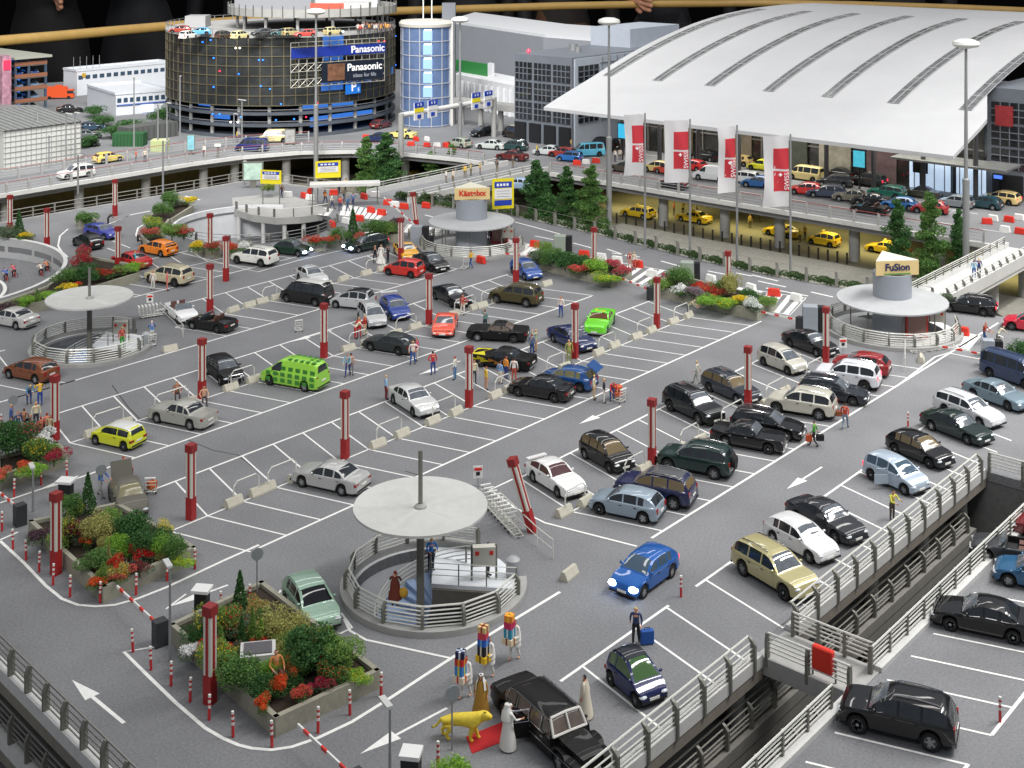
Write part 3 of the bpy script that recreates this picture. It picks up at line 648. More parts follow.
# ------------------------------------------------------------------ wheel stops with hoops
def block_mesh():
    m = MB(); L = 1.12
    P = [(-.27, 0), (.27, 0), (.27, .1), (.09, .46), (-.09, .46), (-.27, .1)]
    vs = [(x, s*L/2, z) for s in (-1, 1) for x, z in P]; n = 6
    m.add(vs, [(k, n+k, n+(k+1) % n, (k+1) % n)[::-1] for k in range(n)]+[tuple(range(n)), tuple(range(n, 2*n))[::-1]])
    me = m.mesh('parking_block', [BEIGE]); return me
blk = block_mesh()
# row positions (y along the rows) of blocks; pairs joined by a hoop
rows_b = {
 -60.3: ('the second row', [(226, 501.5, 1), (252, 491.5, 2), (259, 487, 1), (289, 476.5, 2), (371, 444, 1), (396, 434, 2), (428, 421.5, 1), (448, 411.5, 2), (488, 395, 1), (504, 389, 2), (540, 374, 1), (557, 367, 2), (593, 353, 1), (609, 346, 2), (631, 337, 1), (646, 331, 2), (668, 322, 1), (682, 316, 2)]),
 -45.3: ('the front row', [(562, 514, 1), (582, 503, 2), (621, 481, 1), (641, 470, 2), (675, 450, 1), (692, 440, 2), (717, 428, 1), (737, 416, 2), (760, 403, 1), (779, 392, 2), (801, 381, 1), (814, 372, 2)]),
 -75.4: ('the third row', [(87, 433, 1), (118, 423, 2), (150, 413, 1), (184, 402, 2), (226, 388, 1), (251, 381, 2), (345, 349.5, 1), (362, 343, 2), (391, 334, 1), (410, 327, 2), (447, 314, 1), (466, 307, 2), (473, 305, 1), (491, 300, 2), (540, 284, 0)]),
 -90.6: ('the fourth row', [(231, 311, 0), (250, 307, 0), (262, 303, 1), (276, 299, 2), (326, 286, 0), (345, 281, 0), (365, 274.5, 1), (381, 270, 2)])}
rows_b = {x: (n, [(G(a, b)[1], k) for a, b, k in L]) for x, (n, L) in rows_b.items()}
for xc, (nm, L) in rows_b.items():
    prev = None
    for i, (y, k) in enumerate(L):
        o = link('parking_block', blk); o.location = (xc+random.uniform(-.12, .12), y, 0); o.rotation_euler = (0, 0, random.uniform(-.12, .12))
        tag(o, 'beige concrete parking block in %s, number %s from the left' % (nm, ORD[i]), 'parking block', 'parking blocks in '+nm)
        if k == 2 and prev:
            m = MB(); a, b = prev-y, 0.0
            pts = [(0, a, .45), (0, a, 1.05), (0, a+.25*(1 if b > a else -1), 1.3), (0, b-.25*(1 if b > a else -1), 1.3), (0, b, 1.05), (0, b, .45)]
            m.tube(pts, .04, 6)
            h = m.build('hoop_rail', [STEEL], None, True, (xc, y, 0)); tag(h, 'bent steel hoop rail in %s, ending on the %s block from the left' % (nm, ORD[i]), 'hoop rail', 'hoop rails in '+nm)
        prev = y if k == 1 else None
for p, l, a in (((569, 577), 'loose beige concrete block by the front stairwell', .6), ((170, 351), 'loose beige concrete block by the left stairwell', .3), ((613, 572), '', 0), ((153+768-0, 361), 'beige concrete block by the far right stairwell', .9)):
    if not l: continue
    o = link('parking_block', blk); g = G(*p); o.location = (g[0], g[1], 0); o.rotation_euler = (0, 0, AZ+a-1.2); tag(o, l, 'parking block')
# ------------------------------------------------------------------ cars
def pchip(pts):
    x = np.array([p[0] for p in pts], float); y = np.array([p[1] for p in pts], float)
    h = np.diff(x); d = np.diff(y)/h; m = np.zeros(len(x))
    for i in range(1, len(x)-1):
        if d[i-1]*d[i] > 0:
            w1 = 2*h[i]+h[i-1]; w2 = h[i]+2*h[i-1]; m[i] = (w1+w2)/(w1/d[i-1]+w2/d[i])
    m[0], m[-1] = d[0], d[-1]
    def f(t):
        t = min(max(t, x[0]), x[-1]); i = min(len(h)-1, int(np.searchsorted(x, t, 'right'))-1); i = max(0, i)
        u = (t-x[i])/h[i]
        return (2*u**3-3*u*u+1)*y[i]+(u**3-2*u*u+u)*h[i]*m[i]+(-2*u**3+3*u*u)*y[i+1]+(u**3-u*u)*h[i]*m[i+1]
    return f
SEDAN_B = [(0, .50), (.01, .84), (.03, .95), (.17, .99), (.35, .94), (.70, .92), (.90, .80), (.975, .68), (1, .46)]
CT = {
 'saloon': dict(L=4.65, W=1.80, wb=2.75, belt=SEDAN_B, roof=[(.165, .985), (.30, 1.36), (.37, 1.42), (.47, 1.44), (.55, 1.40), (.705, .925)], rg=(.185, .295), ws=(.56, .695), sd=(.23, .67), pil=(.34, .49), doors=(.235, .49, .69), wr=.32),
 'hatchback': dict(L=4.15, W=1.76, wb=2.58, belt=[(0, .48), (.012, .80), (.03, .93), (.3, .93), (.70, .95), (.74, .92), (.91, .80), (.975, .68), (1, .46)], roof=[(.02, .92), (.11, 1.29), (.19, 1.41), (.36, 1.47), (.49, 1.45), (.555, 1.40), (.745, .94)], rg=(.035, .115), ws=(.56, .735), sd=(.20, .70), pil=(.29, .49), doors=(.27, .48, .69), wr=.32),
 'offroader': dict(L=4.65, W=1.90, wb=2.85, belt=[(0, .55), (.01, .98), (.03, 1.10), (.7, 1.10), (.735, 1.07), (.92, .99), (.975, .86), (1, .55)], roof=[(.018, 1.1), (.07, 1.52), (.125, 1.67), (.35, 1.73), (.52, 1.71), (.575, 1.64), (.735, 1.085)], rg=(.028, .072), ws=(.58, .725), sd=(.07, .68), pil=(.28, .475), doors=(.28, .475, .68), wr=.38, zb=.32, rails=True),
 'estate': dict(L=4.7, W=1.80, wb=2.75, belt=[(0, .50), (.01, .84), (.03, .95), (.35, .94), (.70, .93), (.90, .80), (.975, .68), (1, .46)], roof=[(.02, .95), (.08, 1.36), (.13, 1.44), (.35, 1.49), (.5, 1.47), (.56, 1.41), (.715, .925)], rg=(.03, .08), ws=(.565, .705), sd=(.07, .68), pil=(.27, .475), doors=(.27, .475, .68), wr=.32, rails=True),
 'compact': dict(L=3.8, W=1.74, wb=2.45, belt=[(0, .50), (.015, .86), (.04, .98), (.35, .98), (.76, .98), (.80, .95), (.93, .82), (.98, .66), (1, .46)], roof=[(.025, .96), (.08, 1.42), (.16, 1.54), (.38, 1.59), (.52, 1.54), (.59, 1.46), (.80, .965)], rg=(.035, .08), ws=(.595, .79), sd=(.10, .77), pil=(.29, .51), doors=(.28, .51, .73), wr=.31),
 'mini': dict(L=3.65, W=1.70, wb=2.47, belt=[(0, .46), (.012, .80), (.03, .92), (.35, .93), (.73, .93), (.77, .91), (.93, .82), (.98, .68), (1, .46)], roof=[(.02, .92), (.065, 1.30), (.12, 1.38), (.4, 1.42), (.58, 1.39), (.64, 1.33), (.765, .925)], rg=(.03, .066), ws=(.645, .755), sd=(.09, .72), pil=(.34,), doors=(.34, .70), wr=.31),
 'microcar': dict(L=2.7, W=1.55, wb=1.85, belt=[(0, .45), (.02, .82), (.05, .92), (.5, .94), (.78, .92), (.92, .74), (.98, .60), (1, .42)], roof=[(.03, .92), (.09, 1.36), (.20, 1.52), (.40, 1.56), (.52, 1.49), (.82, .90)], rg=(.05, .11), ws=(.53, .80), sd=(.12, .78), pil=(.30,), doors=(.30, .74), wr=.29),
 'beetle': dict(L=4.05, W=1.70, wb=2.45, belt=[(0, .42), (.03, .62), (.12, .84), (.3, .90), (.72, .88), (.86, .80), (.96, .64), (1, .42)], roof=[(.10, .82), (.20, 1.16), (.36, 1.44), (.48, 1.49), (.58, 1.42), (.72, .885)], rg=(.16, .28), ws=(.59, .71), sd=(.22, .70), pil=(.36,), doors=(.37, .68), wr=.32),
 'vintage': dict(L=4.7, W=1.80, wb=2.75, belt=[(0, .62), (.008, .88), (.02, .98), (.22, .96), (.66, .98), (.88, .95), (.975, .84), (1, .56)], roof=[(.225, .965), (.31, 1.34), (.39, 1.47), (.48, 1.50), (.555, 1.45), (.655, .985)], rg=(.24, .315), ws=(.565, .645), sd=(.265, .645), pil=(.345, .465), doors=(.25, .465, .64), wr=.33, chrome=True),
 'limousine': dict(L=6.3, W=1.98, wb=3.9, belt=[(0, .60), (.01, .90), (.03, 1.02), (.18, 1.06), (.30, 1.0), (.70, .99), (.92, .95), (.98, .84), (1, .58)], roof=[(.165, 1.05), (.235, 1.46), (.29, 1.56), (.50, 1.60), (.645, 1.57), (.675, 1.52), (.735, 1.0)], rg=(.178, .23), ws=(.68, .728), sd=(.20, .72), pil=(.33, .475, .61), doors=(.33, .475, .61, .715), wr=.36, chrome=True, fenders=True),
 'muscle': dict(L=4.9, W=1.90, wb=2.9, belt=[(0, .60), (.008, .86), (.02, .93), (.2, .94), (.4, .90), (.68, .90), (.95, .86), (.985, .78), (1, .5)], roof=[(.22, .94), (.36, 1.30), (.42, 1.35), (.50, 1.36), (.55, 1.32), (.655, .905)], rg=(.245, .355), ws=(.555, .645), sd=(.29, .64), pil=(.42,), doors=(.40, .64), wr=.33, chrome=True),
 'sports': dict(L=4.3, W=1.84, wb=2.55, belt=[(0, .5), (.01, .80), (.03, .88), (.3, .86), (.62, .80), (.90, .66), (.98, .54), (1, .4)], roof=[(.09, .88), (.28, 1.16), (.37, 1.23), (.44, 1.23), (.49, 1.18), (.665, .795)], rg=(.13, .275), ws=(.50, .655), sd=(.20, .63), pil=(.35,), doors=(.34, .60), wr=.33),
 'coupe': dict(L=4.3, W=1.72, wb=2.5, belt=[(0, .5), (.01, .82), (.03, .92), (.3, .92), (.68, .90), (.90, .79), (.98, .66), (1, .46)], roof=[(.07, .93), (.22, 1.28), (.30, 1.36), (.42, 1.38), (.50, 1.35), (.67, .905)], rg=(.10, .215), ws=(.51, .66), sd=(.16, .65), pil=(.36,), doors=(.36, .63), wr=.31),
 'cabriolet': dict(L=4.3, W=1.74, wb=2.5, belt=[(0, .5), (.01, .80), (.03, .90), (.25, .93), (.62, .88), (.90, .76), (.98, .64), (1, .44)], roof=[(.28, .93), (.40, .935), (.52, .92), (.60, .905), (.62, .885)], rg=None, ws=None, sd=None, pil=(), doors=(.38, .62), wr=.31, open=(.28, .58)),
 'van': dict(L=4.95, W=1.92, wb=3.0, belt=[(0, .55), (.006, .98), (.015, 1.1), (.80, 1.1), (.84, 1.07), (.94, .96), (.98, .8), (1, .5)], roof=[(.008, 1.1), (.03, 1.80), (.07, 1.93), (.45, 1.97), (.60, 1.93), (.66, 1.84), (.835, 1.075)], rg=(.014, .028), ws=(.665, .825), sd=(.62, .79), pil=(), doors=(.62, .80), wr=.34),
 'minibus': dict(L=4.75, W=1.86, wb=2.95, belt=[(0, .55), (.006, .98), (.015, 1.08), (.85, 1.1), (.88, 1.05), (.95, .92), (.985, .78), (1, .5)], roof=[(.008, 1.08), (.03, 1.74), (.06, 1.88), (.45, 1.93), (.68, 1.89), (.74, 1.80), (.875, 1.06)], rg=(.014, .028), ws=(.745, .865), sd=(.06, .84), pil=(.27, .50, .66), doors=(.27, .50, .66, .84), wr=.33),
}
HEAD = mat('headlamp', (196, 202, 206), .1, spec=.8)
HEADLIT = mat('headlamp_lit', (240, 245, 255), .2, emit=(190, 212, 255), estr=14.0)
TAIL = mat('tail_lamp', (150, 18, 20), .2)
TAILLIT = mat('tail_lamp_lit', (220, 40, 60), .2, emit=(255, 40, 70), estr=3.0)
PLATE = mat('number_plate', (226, 226, 220), .5)
CHROME = mat('chrome', (200, 200, 200), .15, .9)
TYRE = mat('tyre', (14, 14, 15), .75)
RIM = mat('alloy_rim', (165, 167, 168), .3, .6)
TANG = mat('glass_tan', (112, 98, 72), .08, spec=.9)
GRNG = mat('glass_green', (66, 96, 54), .08, spec=.9)
PINKG = mat('glass_red_seats', (150, 78, 66), .12, spec=.8)
SKYG = mat('glass_bluish', (70, 88, 104), .05, spec=.9)
PAINTS = {}
def paint(rgb, metal=0.0, rough=.28):
    k = (rgb, metal, rough)
    if k not in PAINTS: PAINTS[k] = mat('car_paint_%d_%d_%d' % rgb, tuple(int(c*(.6 if max(rgb) < 34 else 1)) for c in rgb), max(rough, .4), metal, coat=1.0 if rough < .4 else .2, spec=.25)
    return PAINTS[k]
CARM = {}
def wheel_mesh(r, w=.2):
    m = MB(); m.lathe([(r*.62, -w/2), (r*.95, -w/2), (r, -w*.32), (r, w*.32), (r*.95, w/2), (r*.62, w/2)], 18)
    m.v = [(x, z, y) for x, y, z in m.v]; m.f = [f[::-1] for f in m.f]
    ty = m.mesh('tyre', [TYRE], True)
    m = MB(); m.lathe([(r*.64, w*.42), (r*.58, w*.44), (r*.56, w*.30), (.01, w*.30)], 18, mi=0)
    for k in range(5):
        a = 2*pi*k/5; P = []
        n = (-sin(a), cos(a))
        for rr, ww in ((.02, .05), (r*.6, .035)):
            for s in (-1, 1): P.append((rr*cos(a)+n[0]*ww*1.7*s, rr*sin(a)+n[1]*ww*s, w*.40))
        m.add(P, [(0, 1, 3, 2), (2, 3, 1, 0)], 1)
    m.lathe([(.07, w*.40), (.01, w*.43)], 8, mi=1)
    m.mi = [1 if i < 18 else v for i, v in enumerate(m.mi)]
    m.v = [(x, z, y) for x, y, z in m.v]; m.f = [f[::-1] for f in m.f]
    return ty, m.mesh('rim', [mat('rim_shade', (62, 63, 64), .5, .3), RIM], True)
def car_meshes(tp):
    """meshes of one body style, made once and shared"""
    if tp in CARM: return CARM[tp]
    T = CT[tp]; L, W = T['L'], T['W']; wr = T['wr']; zb0 = T.get('zb', .2)
    fb, fr = pchip(T['belt']), pchip(T['roof']); r0, r1 = T['roof'][0][0], T['roof'][-1][0]
    tf = .5+T['wb']/2/L+.012; tr = .5-T['wb']/2/L+.012
    Ra = wr+.07
    ts = set(np.linspace(0, 1, 33).round(4))
    for k in T['belt']+T['roof']: ts.add(round(k[0], 4))
    for k in ('rg', 'ws', 'sd'):
        if T[k]: ts |= {round(T[k][0], 4), round(T[k][1], 4)}
    for p in T['pil']: ts |= {round(p-.011, 4), round(p+.011, 4)}
    for p in T['doors']: ts.add(round(p, 4))
    if T.get('open'): ts |= set(T['open'])
    for tw in (tf, tr):
        for q in np.linspace(-1, 1, 9): ts.add(round(tw+q*Ra/L, 4))
    ts = sorted(t for t in ts if 0 <= t <= 1); tt = [ts[0]]
    for t in ts[1:]:
        if t-tt[-1] > .0035: tt.append(t)
    keyset = []
    NS = 11
    def section(t):
        x = (t-.5)*L
        w = W/2
        if t < .13: w *= 1-.15*((.13-t)/.13)**2
        if t > .84: w *= 1-.20*((t-.84)/.16)**2
        zbelt = fb(t); zr = max(fr(t), zbelt) if r0 <= t <= r1 else zbelt
        h = max(0.0, zr-zbelt); zb = zb0 if .03 < t < .97 else zb0+.05
        for tw in (tf, tr):
            dx = (t-tw)*L
            if abs(dx) < Ra: zb = max(zb, wr+math.sqrt(Ra*Ra-dx*dx))
        zb = min(zb, zbelt-.12)
        bl = min(1.0, h/.12)
        sh = w*.95
        nar = 1.0
        if T.get('fenders') and h < .05 and t > .6: nar = .66 if t < .96 else .66-.1*(t-.96)/.04
        sh *= nar
        g = lambda f: sh*(.985-.03*(1-bl)*f)-.0-h*f*.31
        crown = .035 if h > .05 else .03
        hb = zbelt-zb
        return [(w*.90, zb), (w*.985, zb+min(.08, hb*.3)), (w, zb+hb*.40), (w*.995, zb+hb*(.72 if nar == 1 else .62)), (w*.975*(nar+.04 if nar < 1 else 1), zbelt-(.035 if nar == 1 else .2)), (sh, zbelt),
                (g(.06), zbelt+.06*h), (g(.86), zbelt+.86*h), (g(.97)-.085*bl-.03, zr-.006*bl), ((g(1)-.09)*.58, zr+crown*.85), (0, zr+crown)], x, h
    secs = [section(t) for t in tt]
    P = [[(x, s*y, z) for (y, z) in S] for s in (1, -1) for (S, x, h) in secs]
    N = len(tt)
    parts = {k: MB() for k in ('body', 'windscreen', 'rear_window', 'side_window', 'side_window_b', 'side_window_c', 'side_window_d', 'door', 'door_b', 'door_c', 'door_d', 'cockpit')}
    pil = list(T['pil']); dr = list(T['doors'])
    shapes = {}
    def put(key, side, quad, off=0.0):
        shapes.setdefault((key, side), MB())
        m = shapes[(key, side)]
        if off: quad = [(x, y+off*(1 if y > 0 else -1), z) for x, y, z in quad]
        m.add(quad, [(0, 1, 2, 3)] if side == 1 else [(3, 2, 1, 0)])
    for si, s in enumerate((1, -1)):
        for i in range(N-1):
            t = (tt[i]+tt[i+1])/2; hmid = (secs[i][2]+secs[i+1][2])/2
            for k in range(NS-1):
                A = P[si*N+i]; B = P[si*N+i+1]
                q = [A[k], B[k], B[k+1], A[k+1]][::-1]
                key = ('body', 0); off = 0
                if T['ws'] and k >= 8 and T['ws'][0] < t < T['ws'][1]: key = ('windscreen', 0)
                elif T['rg'] and k >= 8 and T['rg'][0] < t < T['rg'][1]: key = ('rear_window', 0)
                elif T['sd'] and k == 6 and T['sd'][0] < t < T['sd'][1] and hmid > .10:
                    if not any(abs(t-p) < .0115 for p in pil): key = ('side_window', sum(t > p for p in pil))
                elif T.get('open') and k >= 8 and T['open'][0] < t < T['open'][1]: key = ('cockpit', 0)
                elif 1 <= k <= 3 and dr[0] < t < dr[-1]:
                    key = ('door', sum(t > p for p in dr[1:])); off = .008
                sd = s if key[0] in ('side_window', 'door') else 0
                m = shapes.setdefault((key[0], key[1], sd), MB())
                if off: q = [(x, y+off*s, z) for x, y, z in q]
                if key[0] == 'cockpit': q = [(x, y*.86, z-.38) for x, y, z in q]
                m.add(q, [(0, 1, 2, 3)] if s == 1 else [(3, 2, 1, 0)])
    body = shapes[('body', 0, 0)]
    for e in (0, N-1):
        a = P[e]; b = P[N+e]; ring = a+b[::-1][1:]
        body.add(ring, [tuple(range(len(ring)))[::1 if e else -1]])
    if T.get('open'):
        o0, o1 = T['open']; zt = fb(.45)
        ck = shapes[('cockpit', 0, 0)]
        for s in (1, -1): ck.box(((( o0+o1)/2-.5)*L, s*W*.40, zt-.2), ((o1-o0)*L, .05, .42))
        for e in (o0, o1): ck.box(((e-.5)*L, 0, zt-.2), (.05, W*.8, .42))
    out = {'shapes': []}
    for (k, idx, sd), m in sorted(shapes.items(), key=str):
        me = m.mesh(k, [WHITEP], True, 32)
        bm = bmesh.new(); bm.from_mesh(me); bmesh.ops.remove_doubles(bm, verts=bm.verts, dist=.0008); bm.to_mesh(me); bm.free()
        me.polygons.foreach_set('use_smooth', [True]*len(me.polygons)); me.set_sharp_from_angle(angle=R_(32))
        out['shapes'].append((k, idx, sd, me))
    out['wheel'] = wheel_mesh(wr)
    out['wpos'] = [((tf-.5)*L, W/2-.11), ((tr-.5)*L, W/2-.11)]
    m = MB(); m.box((0, 0, .42), (L*.93, W-.52, .42)); out['under'] = m.mesh('underbody', [DARK])
    # lamps, plates, grille, mirrors from the body's own outline
    def at(t): S, x, h = section(t); return S, x
    lamps = {}
    vt = tp in ('vintage', 'limousine', 'muscle')
    S, x = at(.972); zc = S[4][1]-.07
    m = MB(); m.ell((0, 0, 0), (.16 if not vt else .09, .20 if not vt else .12, .085 if not vt else .12), 10, 6); lamps['headlight'] = m.mesh('headlight', [HEAD], True)
    out['hl'] = (x-.03, S[4][0]*.80, zc)
    S, x = at(.02); zc = S[4][1]-.16
    m = MB()
    tall = tp in ('offroader', 'estate', 'hatchback', 'compact', 'van', 'minibus')
    m.box((0, 0, 0), (.16, .22 if tall else .34, .30 if tall else .15)); lamps['taillight'] = m.mesh('taillight', [TAIL])
    out['tl'] = (x+.015, S[4][0]*.84, zc+(.05 if tall else 0))
    m = MB(); m.box((0, 0, 0), (.03, .5, .11)); lamps['number_plate'] = m.mesh('number_plate', [PLATE])
    out['npf'] = ((1-.5)*L+.012, 0, .40); out['npr'] = (-L/2-.012, 0, .62 if tp not in ('van', 'minibus', 'offroader') else .75)
    m = MB(); m.box((0, 0, 0), (.06, W*.5, .13)); lamps['grille'] = m.mesh('grille', [CHROME if T.get('chrome') else BLACKM])
    S, x = at(.985); out['gr'] = (x+.005, 0, S[4][1]-.10)
    m = MB(); m.box((0, 0, 0), (.05, W*.84, .10)); lamps['bumper'] = m.mesh('bumper', [CHROME if T.get('chrome') else BLACKM])
    out['bf'] = (L/2+.0, 0, .30); out['br'] = (-L/2-.0, 0, .36)
    m = MB(); m.ell((0, 0, 0), (.07, .10, .07), 8, 5); lamps['mirror'] = m.mesh('mirror', [WHITEP], True)
    tm = (T['ws'][1]-.05) if T['ws'] else .60
    S, x = at(tm); out['mi'] = (x, W/2+.03, fb(tm)+.09)
    m = MB(); m.box((0, 0, 0), (.17, .03, .03)); lamps['handle'] = m.mesh('handle', [CHROME if T.get('chrome') else BLACKM])
    if T.get('rails'):
        m = MB(); a, b = .12, .52
        S0, x0 = at(a); S1, x1 = at(b); Sm, xm = at((a+b)/2)
        m.tube([(x0, 0, S0[8][1]), (x0+.12, 0, S0[8][1]+.07), (xm, 0, Sm[8][1]+.075), (x1-.12, 0, S1[8][1]+.07), (x1, 0, S1[8][1])], .025, 6)
        lamps['roof_rail'] = m.mesh('roof_rail', [CHROME], True); out['rr'] = Sm[8][0]-.03
    if T.get('open'):
        m = MB(); tw = T['open'][1]+.03; z0 = fb(tw); x0 = (tw-.5)*L
        m.add([(x0+.25, -W*.40, z0), (x0+.25, W*.40, z0), (x0-.12, W*.36, z0+.42), (x0-.12, -W*.36, z0+.42)], [(0, 1, 2, 3), (3, 2, 1, 0)])
        lamps['windscreen'] = m.mesh('windscreen', [mat('windscreen_light', (150, 160, 166), .08, spec=.9)])
        m = MB(); m.tube([(x0+.25, -W*.40, z0), (x0-.12, -W*.36, z0+.42), (x0-.12, W*.36, z0+.42), (x0+.25, W*.40, z0)], .03); lamps['windscreen_frame'] = m.mesh('windscreen_frame', [CHROME])
        m = MB()
        for s in (-1, 1): m.box((x0-.95, s*.36, z0-.12), (.45, .5, .16)); m.box((x0-1.25, s*.36, z0+.12), (.14, .48, .55), ry=-.2)
        lamps['seat'] = m.mesh('seat', [mat('seat_leather', (96, 66, 58), .5)])
    out['lamps'] = lamps; out['dr'] = dr; out['T'] = T; out['fb'] = fb
    CARM[tp] = out; return out
def car(tp, pos, hd, label, col=(40, 40, 42), metal=0.0, roofcol=None, glass=None, lit=False, taillit=False, detail=2, cat='car', name=None, group=None, z=0.0, scale=1.0, rough=.28, skip=(), fx=None):
    M = car_meshes(tp); T = M['T']; L = T['L']
    nm = name or {'saloon': 'saloon_car', 'hatchback': 'hatchback_car', 'estate': 'estate_car', 'van': 'delivery_van', 'vintage': 'vintage_car', 'muscle': 'classic_saloon', 'sports': 'sports_car', 'coupe': 'coupe_car', 'compact': 'compact_car', 'mini': 'small_car'}.get(tp, tp)
    t = thing(nm, label, cat, (pos[0], pos[1], z), R_(hd), group); t.scale = (scale,)*3
    pm = paint(col, metal, rough) if not fx else fx
    rm = paint(roofcol, 0.0, rough) if roofcol else None
    gm = glass or GLASS
    doors = {}
    if detail == 0:
        pass
    for k, idx, sd, me in M['shapes']:
        if (k, idx, sd) in skip: continue
        o = link(k, me, t)
        setmat(o, 0, (gm if glass or k != 'windscreen' else SCREEN) if 'window' in k or k == 'windscreen' else (DARK if k == 'cockpit' else pm))
        if k == 'door': doors[(idx, sd)] = o
    if detail >= 2:
        fb = M['fb']
        for (idx, sd), o in doors.items():
            h = link('handle', M['lamps']['handle'], o); tq = M['dr'][idx]+.025+.0; x = (tq-.5)*L+.06
            h.location = (x, sd*(T['W']/2+.012), fb(tq)-.14)
    link('underbody', M['under'], t)
    ty, ri = M['wheel']
    for x, y in M['wpos']:
        for s in (1, -1):
            w = link('wheel', ty, t, (x, s*y, T['wr']))
            if s < 0: w.rotation_euler = (0, 0, pi)
            link('rim', ri, w)
    lp = M['lamps']
    for s in (1, -1):
        x, y, zz = M['hl']; o = link('headlight', lp['headlight'], t, (x, s*y, zz), s*-.25)
        if lit: setmat(o, 0, HEADLIT); o.scale = (1.5, 1.35, 1.7)  # lit lamps enlarged so their shape stands for the bloom
        x, y, zz = M['tl']; o = link('taillight', lp['taillight'], t, (x, s*y, zz))
        if taillit: setmat(o, 0, TAILLIT)
    if detail >= 1:
        link('number_plate', lp['number_plate'], t, M['npf']); link('number_plate', lp['number_plate'], t, M['npr'])
        link('grille', lp['grille'], t, M['gr'])
        for s in (1, -1):
            x, y, zz = M['mi']; o = link('mirror', lp['mirror'], t, (x, s*y, zz)); setmat(o, 0, pm)
        link('bumper', lp['bumper'], t, M['bf']); link('bumper', lp['bumper'], t, M['br'])
    if 'roof_rail' in lp:
        for s in (1, -1): link('roof_rail', lp['roof_rail'], t, (0, s*M['rr'], 0))
    if T.get('open'):
        for k in ('windscreen', 'windscreen_frame', 'seat'): link(k, lp[k], t)
    if roofcol:
        a, b = (T['rg'][1], T['ws'][0]); vs = []; fs = []
        # a roof skin a few millimetres above the body
        S = [];
        r = pchip(T['roof']); n = 8
        m = MB()
        for i in range(n+1):
            q = a+(b-a)*i/n; zz = r(q); wd = T['W']/2*.95*.985-(zz-M['fb'](q))*.27-.05
            for j in range(5): f = -1+j*.5; vs.append(((q-.5)*L, f*(wd+.01), zz+.012+.035*(1-abs(f)**2)))
        for i in range(n):
            for j in range(4): fs.append((i*5+j, (i+1)*5+j, (i+1)*5+j+1, i*5+j+1))
        m.add(vs, fs); o = m.build('roof_panel', [rm], t, True)
    return t
UP, UPB = -15.5, 164.5          # stalls pointing to / away from the camera side
LO, LOB = 15.5, 195.5
def wc(front, rear, side, W=1.78, hd=None):
    """centre and heading from two wheel contacts on the visible side"""
    f = Vector(G(*front)); r = Vector(G(*rear)); d = (f-r).normalized()
    if hd is not None: d = Vector((cos(R_(hd)), sin(R_(hd))))
    n = Vector((-d.y, d.x))*(1 if side == 'R' else -1)
    c = (f+r)/2+n*(W/2-.12)
    return (c.x, c.y), math.degrees(math.atan2(d.y, d.x))
def C(tp, front, rear, side, label, hd=None, **k):
    c, h = wc(front, rear, side, CT[tp]['W'], hd); return car(tp, c, h, label, **k)
def C1(tp, p, hd, label, dz=0.0, **k):
    return car(tp, G(p[0], p[1], k.get('z', 0.0)), hd, label, **k)
SIL, SILV = (168, 170, 172), (188, 190, 190)
BLK, BLK2 = (14, 15, 18), (24, 25, 28)
# nearest cars
limo = C1('limousine', (549, 737), -16, 'long black vintage limousine with an open rear door beside the red carpet', col=(12, 12, 13), rough=.4, glass=mat('glass_limo', (104, 92, 84), .08, spec=.9, noise=.4, nscale=1.2))
m = MB(); m.box((-.5, 0, -.28), (1.0, .07, .62)); m.box((-.5, 0, .08), (1.0, .05, .1)); d = m.build('door', [paint((12, 12, 13), 0.0, .4)], limo); d.location = (.0, -1.0, .95); d.rotation_euler = (0, 0, R_(70)); d['label'] = 'open rear door with a chrome window frame'
m = MB(); m.tube([(0, 0, 0), (0, 0, .5), (-1.0, 0, .5), (-1.0, 0, .04), (0, 0, .04)], .035); m.build('window_frame', [CHROME], d)
m = MB()
for s in (-1, 1): m.tube([(1.47, s*.80, 1.0), (1.13, s*.70, 1.56)], .06)
m.tube([(1.47, -.80, 1.02), (1.49, 0, 1.05), (1.47, .80, 1.02)], .055); m.tube([(1.13, -.70, 1.57), (1.15, 0, 1.63), (1.13, .70, 1.57)], .055); m.tube([(1.49, 0, 1.06), (1.15, 0, 1.63)], .05); m.build('windscreen_frame', [mat('ivory_frame', (216, 214, 206), .3)], limo)
C1('microcar', (636, 691), -19, 'tiny dark blue two-seat car with green-tinted windows parked by the rail', col=(22, 32, 84), glass=GRNG, roofcol=(28, 32, 40))
C('hatchback', (641.8, 599), (673, 576), 'L', 'bright blue hatchback driving with lit headlights in the lane', col=(30, 92, 168), metal=.2, lit=True, taillit=True, glass=SKYG)
C('offroader', (785, 598.5), (741, 576.5), 'R', 'beige-gold off-roader with dark lower body parked by the rail', hd=UP, col=(178, 170, 124), metal=.2)
C1('hatchback', (801, 549), UP, 'white hatchback parked between the beige off-roader and the dark grey saloon', col=(214, 214, 214))
C1('saloon', (826, 529), UP, 'dark grey saloon parked right of the white hatchback by the rail', col=(44, 46, 50), metal=.2)
ca = C('compact', (903, 495.5), (872, 479), 'R', 'pale blue-silver compact car with an open side door by the rail', hd=UP, col=(176, 190, 204), metal=.3, lit=False, taillit=True, glass=SKYG)
m = MB(); m.box((-.42, 0, 0), (.84, .06, .55)); m.tube([(-.82, 0, .27), (-.74, 0, .62), (-.1, 0, .62), (0, 0, .27)], .03); d = m.build('door', [paint((176, 190, 204), .3)], ca); d.location = (.25, -.95, .62); d.rotation_euler = (0, 0, R_(62)); d['label'] = 'open rear side door'
C('hatchback', (930.5, 468), (893.5, 454), 'R', 'black hatchback with tan windows parked by the rail', hd=UP, col=(14, 14, 17), glass=TANG)
